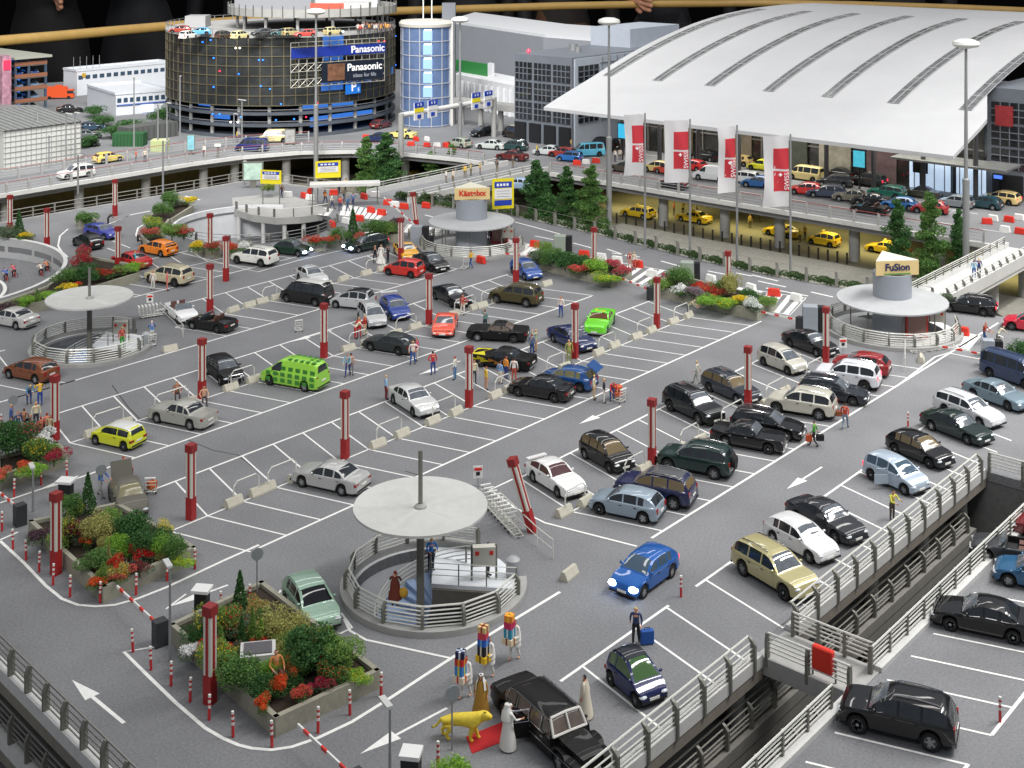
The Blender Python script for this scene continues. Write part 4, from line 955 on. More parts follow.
C('saloon', (966, 443.5), (932, 431.5), 'R', 'dark green saloon parked by the rail left of the silver estate', hd=UP, col=(20, 38, 34))
C1('estate', (969, 418), UP, 'white-silver estate car between the dark green and blue-grey saloons', col=(206, 208, 210))
C('saloon', (1008, 412.5), (972.5, 396.5), 'R', 'blue-grey saloon parked second from the end of the rail row', hd=UP, col=(120, 140, 150), metal=.3)
C1('minibus', (1014, 381), UP, 'dark blue people carrier cut off by the right edge of the picture', col=(46, 62, 92), metal=.2)
# side deck
C('offroader', (858, 732.5), (933, 752.5), 'L', 'large black off-roader with silver roof rails on the side deck', hd=197, col=(18, 18, 20))
C('saloon', (952, 630.5), (1014, 644.5), 'L', 'black saloon on the side deck above the black off-roader', hd=197, col=(14, 14, 16))
C1('hatchback', (1038, 585), 197, 'steel blue hatchback cut off by the right edge on the side deck', col=(42, 92, 130), metal=.2)
C1('cabriolet', (1014, 560), 197, 'dark grey car with its bonnet behind the steel blue hatchback', col=(58, 60, 62))
C1('saloon', (1060, 538), 197, 'dark red car at the right edge of the side deck', col=(110, 30, 34))
# front row (both sides of the front centre line)
C('coupe', (558, 498.5), (533, 480.5), 'R', 'white three-door car with a rear spoiler beside the crooked pillar', hd=UP, col=(224, 224, 222), glass=mat('glass_rose', (84, 58, 60), .1, spec=.9))
C('compact', (610, 473.5), (584.5, 458), 'R', 'black compact car with tan windows beside the white three-door car', hd=UP, col=(16, 16, 18), glass=TANG)
C('hatchback', (599.5, 514), (645, 524.5), 'L', 'pale blue-grey hatchback parked nose to nose with the black compact car', hd=LOB, col=(148, 164, 176), metal=.3)
C('offroader', (624, 500), (677, 510.5), 'L', 'navy blue off-roader with tan windows beside the pale blue-grey hatchback', hd=LOB, col=(26, 32, 70), glass=TANG, roofcol=(84, 86, 88))
C('offroader', (668, 470), (716, 481), 'L', 'dark green off-roader with a spare wheel on its tail', hd=LOB, col=(22, 46, 42))
C('vintage', (763, 454), (729, 446.5), 'R', 'black vintage saloon with chrome bumpers facing the lane', hd=LO, col=(20, 22, 26))
C('estate', (781, 441), (749, 434), 'R', 'black estate car with a shiny bonnet behind the black vintage saloon', hd=LO, col=(16, 16, 19))
C('offroader', (702.5, 425.5), (666, 410.5), 'R', 'black-green off-roader parked left of the dark estate with roof rails', hd=UP, col=(22, 28, 30))
C('estate', (736, 403.5), (710, 392), 'R', 'dark grey estate with roof rails and tan windows', hd=UP, col=(40, 46, 54), glass=TANG)
C('compact', (789, 376.5), (762, 364), 'R', 'silver-beige compact car left of the black saloon', hd=UP, col=(186, 184, 172), metal=.2)
C('saloon', (820.5, 359), (786, 345), 'R', 'black saloon in front of the far right stairwell', hd=UP, col=(14, 14, 17))
C('offroader', (775.5, 413), (822, 421.5), 'L', 'silver-beige off-roader beside the man in a red top', hd=LOB, col=(196, 194, 180), metal=.2)
C1('estate', (834, 399), LO, 'dark car with a gleaming roof behind the silver-beige off-roader', col=(38, 42, 50), metal=.2)
C('offroader', (822, 384), (868, 392.5), 'L', 'white off-roader with red tail lamps', hd=LOB, col=(218, 220, 224), taillit=True)
C1('hatchback', (861, 372), LOB, 'dark red car mostly hidden behind the white off-roader', col=(140, 30, 34))
# second row
C('saloon', (301, 486.5), (345, 497), 'L', 'silver luxury saloon left of the front stairwell', hd=LOB, col=(186, 187, 184), metal=.3)
C('saloon', (415, 418.5), (392, 402), 'R', 'pale silver saloon beside the man in blue shirt and maroon trousers', hd=UP, col=(204, 205, 203), metal=.2)
C('saloon', (519, 395.5), (555, 404), 'L', 'black saloon below the blue hatchback with raised tailgate', hd=LOB, col=(15, 15, 17))
C('hatchback', (548, 385.5), (579.5, 394), 'L', 'blue hatchback with its tailgate raised', hd=LOB, col=(30, 76, 136), metal=.2, glass=mat('glass_cream', (120, 116, 84), .1, spec=.8))
C('saloon', (578, 352), (549.5, 342), 'R', 'dark blue saloon behind a light pillar in the second row', hd=UP, col=(28, 40, 84))
gl = C1('muscle', (600, 328), -64, 'lime green custom saloon with a yellow swirl on its roof', col=(110, 214, 44), roofcol=(96, 220, 50), glass=mat('glass_brown', (96, 66, 40), .1, spec=.8))
fl = C1('muscle', (503, 366), LOB+4, 'black custom coupe with yellow flames on its nose', col=(18, 18, 18), rough=.5)
C1('muscle', (498, 339), 212, 'matt black long classic saloon in the lane above the flame car', col=(26, 26, 27), rough=.5, glass=mat('glass_limo', (104, 92, 84), .08, spec=.9, noise=.4, nscale=1.2))
# third row
C('coupe', (368.5, 351.5), (402, 355), 'L', 'dark grey coupe in front of the orange sports car', hd=LOB, col=(48, 52, 52), rough=.45)
C1('sports', (445, 331), -52, 'orange-red wedge sports car facing the camera', col=(226, 84, 56))
C1('compact', (372, 323), -27, 'silver hatchback beside the couple in red and white coats', col=(176, 178, 178), metal=.2)
C1('hatchback', (395, 315), -27, 'deep blue hatchback with a white roof spoiler', col=(28, 58, 140))
C1('saloon', (451, 302), UP, 'black saloon above the orange sports car', col=(18, 18, 20))
C1('offroader', (516, 303), LOB, 'olive bronze box-shaped off-roader', col=(72, 66, 40), rough=.5)
C1('hatchback', (526, 276), -24, 'blue hatchback near the far middle stairwell', col=(36, 76, 150))
C('van', (267, 385.5), (309, 391.5), 'L', 'lime green delivery van with a dark green check pattern', hd=LOB, col=(146, 206, 66), name='delivery_van', cat='van')
C('hatchback', (221, 385.5), (207, 374), 'R', 'black hatchback with a chrome bull bar in the third row', hd=UP, col=(22, 22, 22), rough=.45)
C('vintage', (158, 423), (191, 430.5), 'L', 'silver vintage saloon with rounded fenders', hd=LOB, col=(168, 168, 160), metal=.2)
C('mini', (95, 444.5), (125, 452), 'L', 'yellow small car with a white roof', hd=LOB, col=(206, 212, 38), roofcol=(222, 222, 218), scale=.94)
# fourth and fifth rows
C('cabriolet', (191, 328.5), (220, 334.5), 'L', 'black cabriolet with its soft top folded beside the white roadster', hd=LOB, col=(16, 16, 18))
C('cabriolet', (179, 322.5), (166, 316.5), 'R', 'white open-top roadster beside the left stairwell', hd=UP, col=(226, 226, 226))
C1('hatchback', (31, 378), LOB, 'copper brown hatchback at the left edge', col=(128, 72, 40), metal=.3)
C1('saloon', (12, 325), LOB, 'silver saloon cut off by the left edge near the cycle track', col=(190, 190, 186), metal=.2)
C1('minibus', (307, 302), LOB, 'black minibus with a white roof', col=(20, 22, 24), roofcol=(216, 216, 210), cat='van', name='minibus')
C1('compact', (353, 307), LOB+8, 'small silver roadster coupe with a black roof', col=(180, 182, 182), roofcol=(30, 30, 32))
C1('coupe', (312, 282), UP, 'silver-white coupe in the fourth row', col=(200, 202, 200), metal=.2)
C('compact', (388.5, 275), (412, 279), 'L', 'red hatchback in the fourth row', hd=LOB, col=(196, 44, 34))
C1('saloon', (431, 268), UP, 'black car with shiny bonnet behind the red hatchback', col=(20, 20, 22))
C1('sports', (406, 256), -30, 'yellow sports car with black stripes near the raised barrier', col=(228, 168, 32))
C('estate', (359, 253.5), (381, 248.5), 'L', 'dark green estate with lit headlights driving away from the barrier', hd=-98, col=(30, 46, 44), lit=True, taillit=True)
C1('beetle', (291, 254), 20, 'dark green round-backed car with lit headlights', col=(22, 50, 36), lit=True)
C('offroader', (238, 263.5), (261, 268), 'L', 'white off-roader in front of the row of planters', hd=LOB, col=(222, 222, 214))
C1('offroader', (169, 283), LOB, 'beige off-roader with open doors and people beside it', col=(186, 178, 148))
C1('saloon', (131, 266), LOB-12, 'red saloon behind a light pillar at far left', col=(186, 34, 34))
C1('hatchback', (158, 254), LOB-6, 'orange tuned hatchback with a rear spoiler', col=(230, 130, 30))
C1('hatchback', (88, 247), LOB-20, 'black hatchback beside the blue tuned car', col=(20, 20, 24))
C1('coupe', (102, 237), 8, 'violet-blue tuned coupe with a tall rear spoiler', col=(58, 66, 150))
C1('hatchback', (311, 614), -20, 'mint green hatchback half hidden by the nearest flower bed', col=(150, 180, 160), metal=.2, roofcol=(150, 180, 160), glass=mat('glass_black', (18, 19, 22), .06, spec=.9))
duck = C1('beetle', (128, 506), -22, 'grey old-fashioned car with open bonnet standing in the left flower bed', col=(96, 94, 84), rough=.5, glass=mat('glass_pale', (128, 122, 92), .12, spec=.8))
C1('estate', (968, 312), 195, 'black estate car with lit tail lamps passing under the footbridge', col=(18, 18, 20), taillit=True)
C1('hatchback', (1030, 330), 195, 'red car at the right edge by the exit', col=(200, 40, 60), taillit=True, detail=1)
# extra pieces on special cars
FLAME = mat('flame_yellow', (214, 200, 30), .4)
for s in (-1, 1):
    for k, (x, z, l) in enumerate([(1.9, .62, .9), (1.35, .72, .7), (1.0, .56, .9), (.5, .64, .6), (.0, .52, .6)]):
        m = MB(); m.add([(x+l/2, s*.972, z-.14), (x+l/2, s*.972, z+.14), (x-l/2, s*.972, z+.02)], [(0, 1, 2), (2, 1, 0)]); m.build('flame', [FLAME if k < 3 else mat('flame_orange', (180, 120, 34), .4)], fl)
m = MB(); m.add([(2.3, -.7, .885), (2.3, .7, .885), (1.1, .8, .925), (1.5, 0, .94), (1.1, -.8, .925)], [(0, 1, 2, 3, 4)]); m.build('nose_flame', [FLAME], fl)
m = MB(); pts = [(.35, .3), (.1, .42), (-.15, .25), (-.05, 0), (.05, -.2), (-.15, -.38), (-.45, -.3)]
m.ribbon(pts, .18, 1.425); m.build('swirl', [mat('swirl_yellow', (206, 214, 60), .4)], gl)
van = [o for o in COL.objects if o.name.startswith('delivery_van')][0]
DG = mat('check_green', (56, 128, 44), .35, coat=.5)
for i in range(7):
    for j in range(3):
        if i > 4 and j == 2: continue
        for s in (1, -1):
            x = -2.1+i*.62; z = .55+j*.42; y = .97 if z < 1.1 else .97-.02-(z-1.1)*.27
            m = MB(); m.box((x, s*(y+.004), z), (.36, .015, .28)); m.build('check_patch', [DG], van)
    for j in range(3 if i < 5 else 0): m = MB(); m.box((-2.0+i*.5, -.5+j*.5, 1.985), (.3, .3, .02)); m.build('check_patch', [DG], van)
tg = MB(); tg.box((0, 0, 0), (.9, 1.3, .06)); bh = [o for o in COL.objects if o.get('label', '') == 'blue hatchback with its tailgate raised'][0]
o = tg.build('tailgate', [paint((30, 76, 136), .2)], bh); o.location = (-2.1, 0, 1.75); o.rotation_euler = (0, R_(-30), 0)
dg_ = [o for o in COL.objects if o.get('label', '').startswith('dark green off-roader')][0]
m = MB(); m.lathe([(.02, 0), (.36, 0), (.38, .1), (.36, .2), (.02, .2)], 18); o = m.build('spare_wheel', [TYRE], dg_, True); o.location = (-2.34, .1, 1.0); o.rotation_euler = (0, R_(-90), 0)
for lb, c, zz in (('violet-blue', (58, 66, 150), 1.15), ('orange tuned', (230, 130, 30), 1.2), ('deep blue', (225, 225, 225), 1.5)):
    q = [o for o in COL.objects if o.get('label', '').startswith(lb)][0]
    m = MB(); m.box((-1.85, 0, zz), (.32, 1.5, .06)); m.box((-1.85, .6, zz-.14), (.1, .06, .28)); m.box((-1.85, -.6, zz-.14), (.1, .06, .28)); m.build('spoiler', [paint(c)], q)
q = [o for o in COL.objects if o.get('label', '').startswith('white three-door')][0]
m = MB(); m.box((-1.98, 0, 1.1), (.3, 1.35, .06)); m.box((-1.98, .55, 1.0), (.1, .06, .2)); m.box((-1.98, -.55, 1.0), (.1, .06, .2)); m.build('spoiler', [paint((224, 224, 222))], q)
q = [o for o in COL.objects if o.get('label', '').startswith('black hatchback with a chrome')][0]
m = MB(); m.tube([(2.2, -.5, .3), (2.25, -.5, .85), (2.25, .5, .85), (2.2, .5, .3)], .045); m.tube([(2.25, -.5, .6), (2.25, .5, .6)], .035); m.build('bull_bar', [CHROME], q)
m = MB(); m.box((0, 0, 0), (1.1, 1.2, .05)); o = m.build('bonnet', [paint((96, 94, 84), 0.0, .5)], duck); o.location = (-2.0, 0, 1.3); o.rotation_euler = (0, R_(62), 0)
m = MB()
for s in (-1, 1):
    if s == 1: m.tube([(-1.75, s*.965, 1.01), (1.42, s*.965, 1.01)], .025, 5)
    else: m.tube([(-1.75, s*.965, 1.01), (-.95, s*.965, 1.01)], .025, 5); m.tube([(.05, s*.965, 1.01), (1.42, s*.965, 1.01)], .025, 5)
    m.tube([(-1.75, s*.945, 1.02), (-1.6, s*.83, 1.46), (-1.2, s*.79, 1.53), (1.1, s*.79, 1.54)], .025, 5); m.tube([(-1.9, s*.995, .62), (2.9, s*.99, .62)], .02, 5)
    for x in (-.98, -.12, .72): m.tube([(x, s*.955, 1.0), (x, s*.80, 1.53)], .025, 5)
m.build('chrome_trim', [CHROME], limo)
# ---------------- far cars (upper road, forecourt, taxi level)
YEL = (232, 196, 40); TAXI = (226, 210, 140)
def far(tp, p, hd, lab, col, z=0.0, **k): return C1(tp, p, hd, lab, col=col, z=z, detail=k.pop('detail', 1), **k)
for p, tp, l in (((638, 217), 'estate', 'yellow estate taxi with raised tailgate behind a grey column'), ((694, 222), 'saloon', 'yellow saloon taxi on the lower road left of the second grey column'), ((782, 236), 'saloon', 'yellow saloon taxi with lit tail lamps beside two people in yellow'), ((824, 245), 'compact', 'yellow people-carrier taxi with black windows on the lower road'), ((886, 253), 'saloon', 'yellow taxi half hidden by the round lift tower and trees'), ((1024, 256), 'saloon', 'yellow taxi at the right edge under the footbridge'), ((406, 176), 'saloon', 'amber yellow taxi below the road bridge among the trees')):
    o = far(tp, p, 180, l, YEL, z=LOW, cat='taxi', name='taxi', group='yellow taxis on the lower road')
    m = MB(); m.box((.1, 0, CT[tp]['roof'][3][1]+.1), (.2, .5, .14)); m.build('roof_sign', [mat('taxi_sign', (240, 220, 120), .4)], o)
def lane(p): return G(*p)
FAR = [
 ('hatchback', (459, 147), 180, 'silver-green estate car beside the tall lamp on the forecourt', (150, 156, 140), {}), ('compact', (482, 136), 262, 'black compact car on the forecourt under the grey overpass', (22, 24, 26), {}),
 ('saloon', (491, 149), 200, 'silver saloon with a white roof on the forecourt', (190, 196, 192), {}), ('estate', (512, 150), 200, 'dark teal estate car on the forecourt', (30, 62, 62), {}), ('saloon', (512, 160), 190, 'maroon saloon beside the fence of the forecourt', (96, 34, 32), {}),
 ('minibus', (515, 138), 170, 'dark double-decker coach with a cream roof by the office block', (44, 38, 34), {'roofcol': (208, 200, 170), 'taillit': True}),
 ('saloon', (549, 155), 200, 'silver saloon left of the small blue car on the forecourt', (196, 202, 202), {}), ('hatchback', (563, 157), 190, 'dark red car behind the small blue car on the forecourt', (150, 52, 44), {}), ('mini', (570, 161), 200, 'small bright blue car on the forecourt', (34, 110, 186), {}),
 ('minibus', (588, 156), 235, 'light blue box van on the forecourt', (90, 176, 206), {}), ('minibus', (604, 150), 180, 'black limousine van under the roof edge', (26, 24, 20), {}), ('saloon', (540, 140), 180, 'black saloon in the shade of the office block', (22, 24, 26), {}), ('saloon', (567, 143), 180, 'dark navy saloon in the shade under the roof', (24, 28, 40), {}),
 ('compact', (658, 172), 180, 'cream coloured compact taxi between two flags', (222, 200, 130), {}), ('hatchback', (669, 174), 180, 'orange-red car partly hidden by the second flag', (200, 70, 50), {}), ('hatchback', (692, 170), 180, 'red car behind the white delivery van', (200, 44, 44), {}),
 ('van', (712, 180), 190, 'white high-roof delivery van on the forecourt', (226, 228, 228), {'cat': 'van', 'detail': 2}), ('saloon', (705, 160), 180, 'black car in the shade behind the white delivery van', (24, 24, 26), {}),
 ('estate', (742, 182), 190, 'white estate car right of the third flag', (220, 222, 220), {}), ('hatchback', (758, 187), 196, 'blue hatchback beside the white estate on the forecourt', (40, 96, 158), {}), ('hatchback', (738, 165), 185, 'yellow-beige taxi in the shade behind the third flag', (196, 170, 110), {}), ('beetle', (762, 170), 185, 'bright yellow car left of the fourth flag', (214, 212, 50), {}),
 ('minibus', (800, 168), 180, 'cream taxi bus at the back by the terminal front', (220, 200, 140), {'cat': 'taxi', 'name': 'taxi_bus'}), ('minibus', (806, 180), 180, 'cream taxi bus with a dark rear window on the forecourt', (222, 204, 140), {'cat': 'taxi', 'name': 'taxi_bus'}),
 ('hatchback', (806, 194), 200, 'bright red hatchback on the forecourt right of the fourth flag', (216, 52, 48), {}), ('estate', (826, 197), 202, 'dark blue-grey saloon beside the red hatchback on the forecourt', (62, 72, 92), {}), ('estate', (834, 186), 200, 'dark grey estate behind the blue-grey saloon', (54, 58, 60), {}), ('saloon', (852, 201), 200, 'grey-brown saloon on the forecourt', (120, 116, 102), {}),
 ('saloon', (871, 205), 200, 'black saloon left of the blue hatchback on the forecourt', (38, 38, 40), {}), ('hatchback', (899, 209), 196, 'sky blue hatchback at the front of the forecourt', (44, 114, 180), {}), ('hatchback', (930, 213), 196, 'crimson hatchback beside the person in white', (166, 44, 44), {}), ('estate', (887, 197), 185, 'teal green estate car on the forecourt', (26, 100, 84), {}),
 ('offroader', (868, 186), 180, 'dark off-roader with lit tail lamps by the terminal front', (48, 54, 50), {'taillit': True}), ('muscle', (921, 197), 180, 'olive grey old saloon near the cream taxi', (74, 76, 64), {}), ('hatchback', (956, 207), 185, 'grey hatchback behind the tall lamp at right', (126, 134, 138), {}), ('estate', (930, 188), 180, 'cream taxi behind the olive grey saloon', (216, 192, 128), {'cat': 'taxi', 'name': 'taxi'}),
 ('hatchback', (984, 208), 183, 'dark teal hatchback at the far right of the forecourt', (28, 66, 74), {}), ('estate', (1000, 203), 180, 'cream estate taxi with lit tail lamps at the far right', (232, 206, 140), {'taillit': True, 'cat': 'taxi', 'name': 'taxi'}), ('cabriolet', (870, 213), 185, 'black and white open-top vintage car by the fence', (30, 30, 32), {}),
 ('saloon', (839, 178), 180, 'black car in the shade by the lit screen of the terminal', (26, 26, 28), {}), ('hatchback', (674, 188), 180, 'dark car close to the fence between the first and second flags', (40, 36, 40), {}), ('saloon', (625, 172), 180, 'dark old car with luggage beside the tall lamp on the forecourt', (70, 62, 50), {}),
 ('offroader', (76, 178), 262, 'white off-roader van on the left upper road', (226, 226, 222), {'detail': 2}), ('hatchback', (108, 162), 90, 'yellow and white car behind the red rail on the left upper road', (232, 206, 100), {}), ('minibus', (252, 151), 215, 'dark blue bus with white trim on the curved upper road', (26, 40, 100), {'cat': 'bus', 'name': 'bus'}), ('minibus', (274, 142), 230, 'cream ambulance van with a blue lamp in front of the round car park', (224, 206, 150), {'cat': 'van'}),
 ('saloon', (378, 142), 200, 'dark blue police car with a white door on the curved upper road', (30, 40, 80), {}), ('saloon', (402, 138), 200, 'cream taxi behind the dark blue police car', (226, 212, 130), {'cat': 'taxi', 'name': 'taxi'}), ('saloon', (519, 189), 205, 'silver-blue saloon on the road bridge behind the yellow sign', (150, 172, 196), {}), ('hatchback', (381, 128), 100, 'dark red car parked under the round car park', (96, 40, 40), {})]
for tp, p, hd, l, c, k in FAR: far(tp, p, hd, l, c, **k)
# ------------------------------------------------------------------ people
SKIN = mat('skin', (206, 150, 120), .6)
def limb(a, b, f): return tuple(a[i]+(b[i]-a[i])*f for i in range(3))
def person_mesh(name, lh=None, rh=None, lk=None, rk=None, la=None, ra=None, lean=0.0, le=None, re_=None, crouch=0.0, fat=1.0, robe=False):
    """a standing figure facing +x, 1.7 m; joints may be moved: elbow, hand, knee, ankle of each side"""
    J = {}; E = []; Rd = {}
    def j(n, p, r, par=None):
        J[n] = Vector(p); Rd[n] = r if isinstance(r, tuple) else (r, r)
        if par: E.append((par, n))
    def tl(p):   # lean the upper body forward about the hips
        x, y, z = p; dz = z-.92; return (x+dz*sin(lean), y, .92+dz*cos(lean)-crouch)
    f = fat
    j('pelvis', (0, 0, .92-crouch), (.105*f, .125*f)); j('belly', tl((0, 0, 1.08)), (.10*f, .125*f), 'pelvis'); j('chest', tl((0, 0, 1.28)), (.105*f, .15*f), 'belly')
    j('upper', tl((0, 0, 1.40)), (.075, .11), 'chest'); j('neck', tl((.005, 0, 1.475)), .046, 'upper'); j('chin', tl((.02, 0, 1.535)), .062, 'neck'); j('head', tl((.012, 0, 1.62)), (.088, .074), 'chin'); j('top', tl((.0, 0, 1.685)), .055, 'head')
    for s, sy, el, hd, kn, an in (('l', 1, le, lh, lk, la), ('r', -1, re_, rh, rk, ra)):
        sh = tl((0, sy*.175, 1.40)); j('sho'+s, sh, .056, 'upper')
        e = el or tl((-.02, sy*.235, 1.12)); h = hd or tl((.05, sy*.25, .87))
        j('elb'+s, e, .043, 'sho'+s); j('wri'+s, limb(e, h, .88), .03, 'elb'+s); j('palm'+s, h, (.036, .02), 'wri'+s)
        d = (Vector(h)-Vector(e)).normalized(); side = Vector((0, sy, 0)).cross(d); side = side.normalized() if side.length > .1 else Vector((1, 0, 0))
        for q, (ofs, ln) in enumerate(((-.03, .075), (-.01, .09), (.01, .085), (.028, .065))):
            b = Vector(h)+d*.03+side*ofs; j('f%d%s' % (q, s), b+d*ln*.5, .010, 'palm'+s); j('g%d%s' % (q, s), b+d*ln*.9+Vector((.012, -sy*.012, 0)), .009, 'f%d%s' % (q, s))
        b = Vector(h)-d*.01; j('t%s' % s, b-side*.045+d*.02, .011, 'palm'+s); j('u%s' % s, b-side*.05+d*.055, .009, 't%s' % s)
        j('hip'+s, (0, sy*.09, .86-crouch), .088*f, 'pelvis'); k = kn or (.015, sy*.10, .48-crouch*.6); a = an or (-.01, sy*.105, .085)
        j('kne'+s, k, .058, 'hip'+s); j('ank'+s, a, .042, 'kne'+s); j('toe'+s, (a[0]+.15, a[1]+sy*.02, a[2]-.045), .036, 'ank'+s)
    names = list(J); idx = {n: i for i, n in enumerate(names)}
    me = bpy.data.meshes.new(name); me.from_pydata([tuple(J[n]) for n in names], [(idx[a], idx[b]) for a, b in E], [])
    o = bpy.data.objects.new('tmp', me); COL.objects.link(o)
    md = o.modifiers.new('skin', 'SKIN'); md.use_smooth_shade = True; md.branch_smoothing = .3
    for n, v in zip(names, me.skin_vertices[0].data): v.radius = Rd[n]; v.use_root = (n == 'pelvis')
    s = o.modifiers.new('sub', 'SUBSURF'); s.levels = 1; s.render_levels = 1
    dg = bpy.context.evaluated_depsgraph_get(); dg.update()
    out = bpy.data.meshes.new_from_object(o.evaluated_get(dg)); out.name = name
    bpy.data.objects.remove(o)
    out.materials.clear()
    for m_ in (SKIN, SKIN, SKIN, SKIN, DARK): out.materials.append(m_)     # skin, hair, top, trousers, shoes
    segs = [(J[a], J[b], b) for a, b in E]
    hc, ht = J['head'], (J['top']-J['chin']).normalized(); fw = Vector((cos(lean), 0, -sin(lean)))
    for p in out.polygons:
        c = p.center; best = min(segs, key=lambda s: seg_d(c, s[0], s[1]))[2]
        n = best
        if n in ('head', 'top', 'chin', 'neck'):
            hz = (c-hc).dot(ht); hx = (c-hc).dot(fw); mi = 1 if (hz > .035 or (hx < -.015 and hz > -.07)) else 0
        elif n[:4] in ('palm',) or n[0] in 'fgtu' and n[:3] not in ('top', 'toe'): mi = 0
        elif n[:3] == 'wri': mi = 2 if (c-J['palm'+n[-1]]).length > .09 else 0
        elif n[:3] in ('elb', 'sho') or n in ('belly', 'chest', 'upper'): mi = 2 if not (n == 'belly' and c.z < .98-crouch) else 3
        elif n[:3] in ('hip', 'kne', 'ank') or n == 'pelvis': mi = 4 if (n[:3] == 'ank' and c.z < J['ank'+n[-1]].z+.03) else 3
        else: mi = 4
        p.material_index = mi
    # face: eyes, nose and mouth
    bm = bmesh.new(); bm.from_mesh(out)
    def dot(pos, r, mi):
        g = bmesh.ops.create_icosphere(bm, subdivisions=1, radius=r, matrix=Matrix.Translation(pos))
        for v in g['verts']:
            for ff in v.link_faces: ff.material_index = mi
    up, lat = ht, Vector((0, 1, 0))
    for s in (-1, 1): dot(hc+fw*.078+lat*.028*s-up*.005, .010, 4); dot(hc+lat*.082*s-up*.02, .018, 0)
    dot(hc+fw*.092-up*.03, .014, 0); dot(hc+fw*.078-up*.062, .010, 1)
    bm.to_mesh(out); bm.free()
    out.polygons.foreach_set('use_smooth', [True]*len(out.polygons))
    return out
def seg_d(p, a, b):
    d = b-a; t = max(0, min(1, (p-a).dot(d)/max(1e-9, d.length_squared))); return (p-a-d*t).length
POSE = {
 'stand': person_mesh('standing_figure'),
 'walk': person_mesh('walking_figure', lh=(.22, .22, .95), rh=(-.16, -.24, .93), le=(.0, .23, 1.13), re_=(-.12, -.23, 1.15), lk=(-.02, .09, .48), la=(-.25, .09, .12), rk=(.17, -.09, .50), ra=(.24, -.09, .085)),
 'hip': person_mesh('hand_on_hip_figure', lh=(.08, .16, 1.0), le=(-.06, .38, 1.16), rk=(.05, -.14, .48), ra=(.06, -.17, .085)),
 'reach': person_mesh('reaching_figure', lh=(.48, .15, 1.22), rh=(.45, -.15, 1.12), le=(.22, .24, 1.18), re_=(.2, -.24, 1.16), lean=.12),
 'push': person_mesh('pushing_figure', lh=(.5, .16, 1.02), rh=(.5, -.16, 1.02), le=(.2, .24, 1.14), re_=(.2, -.24, 1.14), lean=.15, lk=(-.02, .09, .48), la=(-.25, .09, .12), rk=(.17, -.09, .50), ra=(.24, -.09, .085)),
 'carry': person_mesh('carrying_figure', lh=(.36, .17, 1.02), rh=(.36, -.17, 1.02), le=(.08, .24, 1.08), re_=(.08, -.24, 1.08), lk=(-.02, .1, .48), la=(-.16, .1, .1), rk=(.12, -.1, .49), ra=(.14, -.1, .085)),
 'wave': person_mesh('waving_figure', lh=(.16, .22, 1.60), le=(.12, .34, 1.36)),
 'bend': person_mesh('bending_figure', lean=.75, lh=(.72, .15, .95), rh=(.7, -.15, .90), le=(.52, .22, 1.06), re_=(.5, -.22, 1.02)),
 'sit': person_mesh('sitting_figure', crouch=.42, lk=(.42, .12, .52), la=(.42, .12, .09), rk=(.42, -.12, .52), ra=(.44, -.12, .09), lh=(.34, .2, .62), rh=(.34, -.2, .62), le=(.06, .27, .72), re_=(.06, -.27, .72)),
 'ride': person_mesh('riding_figure', lean=.95, crouch=-.02, lh=(.62, .2, 1.0), rh=(.62, -.2, 1.0), le=(.45, .26, 1.08), re_=(.45, -.26, 1.08), lk=(.28, .1, .66), la=(.1, .1, .32), rk=(.22, -.1, .56), ra=(.14, -.1, .2)),
}
CLOTH = {}
def cl(c):
    if c not in CLOTH: CLOTH[c] = mat('cloth_%d_%d_%d' % c, c, .75)
    return CLOTH[c]
PSC = 1.02
def person(p, pose, hd, hair, top, trs, label, z=0.0, scale=None, group=None, shoes=(40, 34, 30), world=False):
    g = p if world else G(p[0], p[1], z)
    o = link('person', POSE[pose], None, (g[0], g[1], z), R_(hd)); s = scale or PSC*random.uniform(.96, 1.03); o.scale = (s*(1.14 if s < 5 else 1), s*(1.14 if s < 5 else 1), s)
    for i, c in ((1, hair), (2, top), (3, trs), (4, shoes)): setmat(o, i, cl(c))
    return tag(o, label, 'person', group)
def robe(o, col, name='robe', zt=1.2, r0=.17, r1=.34, z0=.06):
    m = MB(); m.lathe([(r1, z0), (r1*.9, z0+.3), (r0*1.25, zt-.35), (r0*1.1, zt), (.1, zt+.28)], 14)
    b = m.build(name, [cl(col)], o, True); b.data.transform(Matrix.Diagonal((.85, 1, 1, 1))); return b
def headcloth(o, col, band=(40, 30, 24)):
    m = MB(); m.lathe([(.22, 1.12), (.19, 1.40), (.13, 1.5), (.108, 1.62), (.085, 1.70), (.01, 1.735)], 14, (-.02, 0, 0), 0, R_(42), R_(318)); m.build('headscarf', [cl(col)], o, True)
    m = MB(); m.lathe([(.105, 1.655), (.118, 1.67), (.105, 1.685)], 14, (-.005, 0, 0)); m.build('headband', [cl(band)], o, True)
BRN, BLO, BKH, RED_, GRY = (70, 44, 26), (206, 176, 96), (26, 22, 20), (150, 52, 30), (150, 146, 138)
WH, JN, NAVY, KHK = (226, 224, 218), (44, 72, 138), (28, 34, 60), (186, 172, 132)
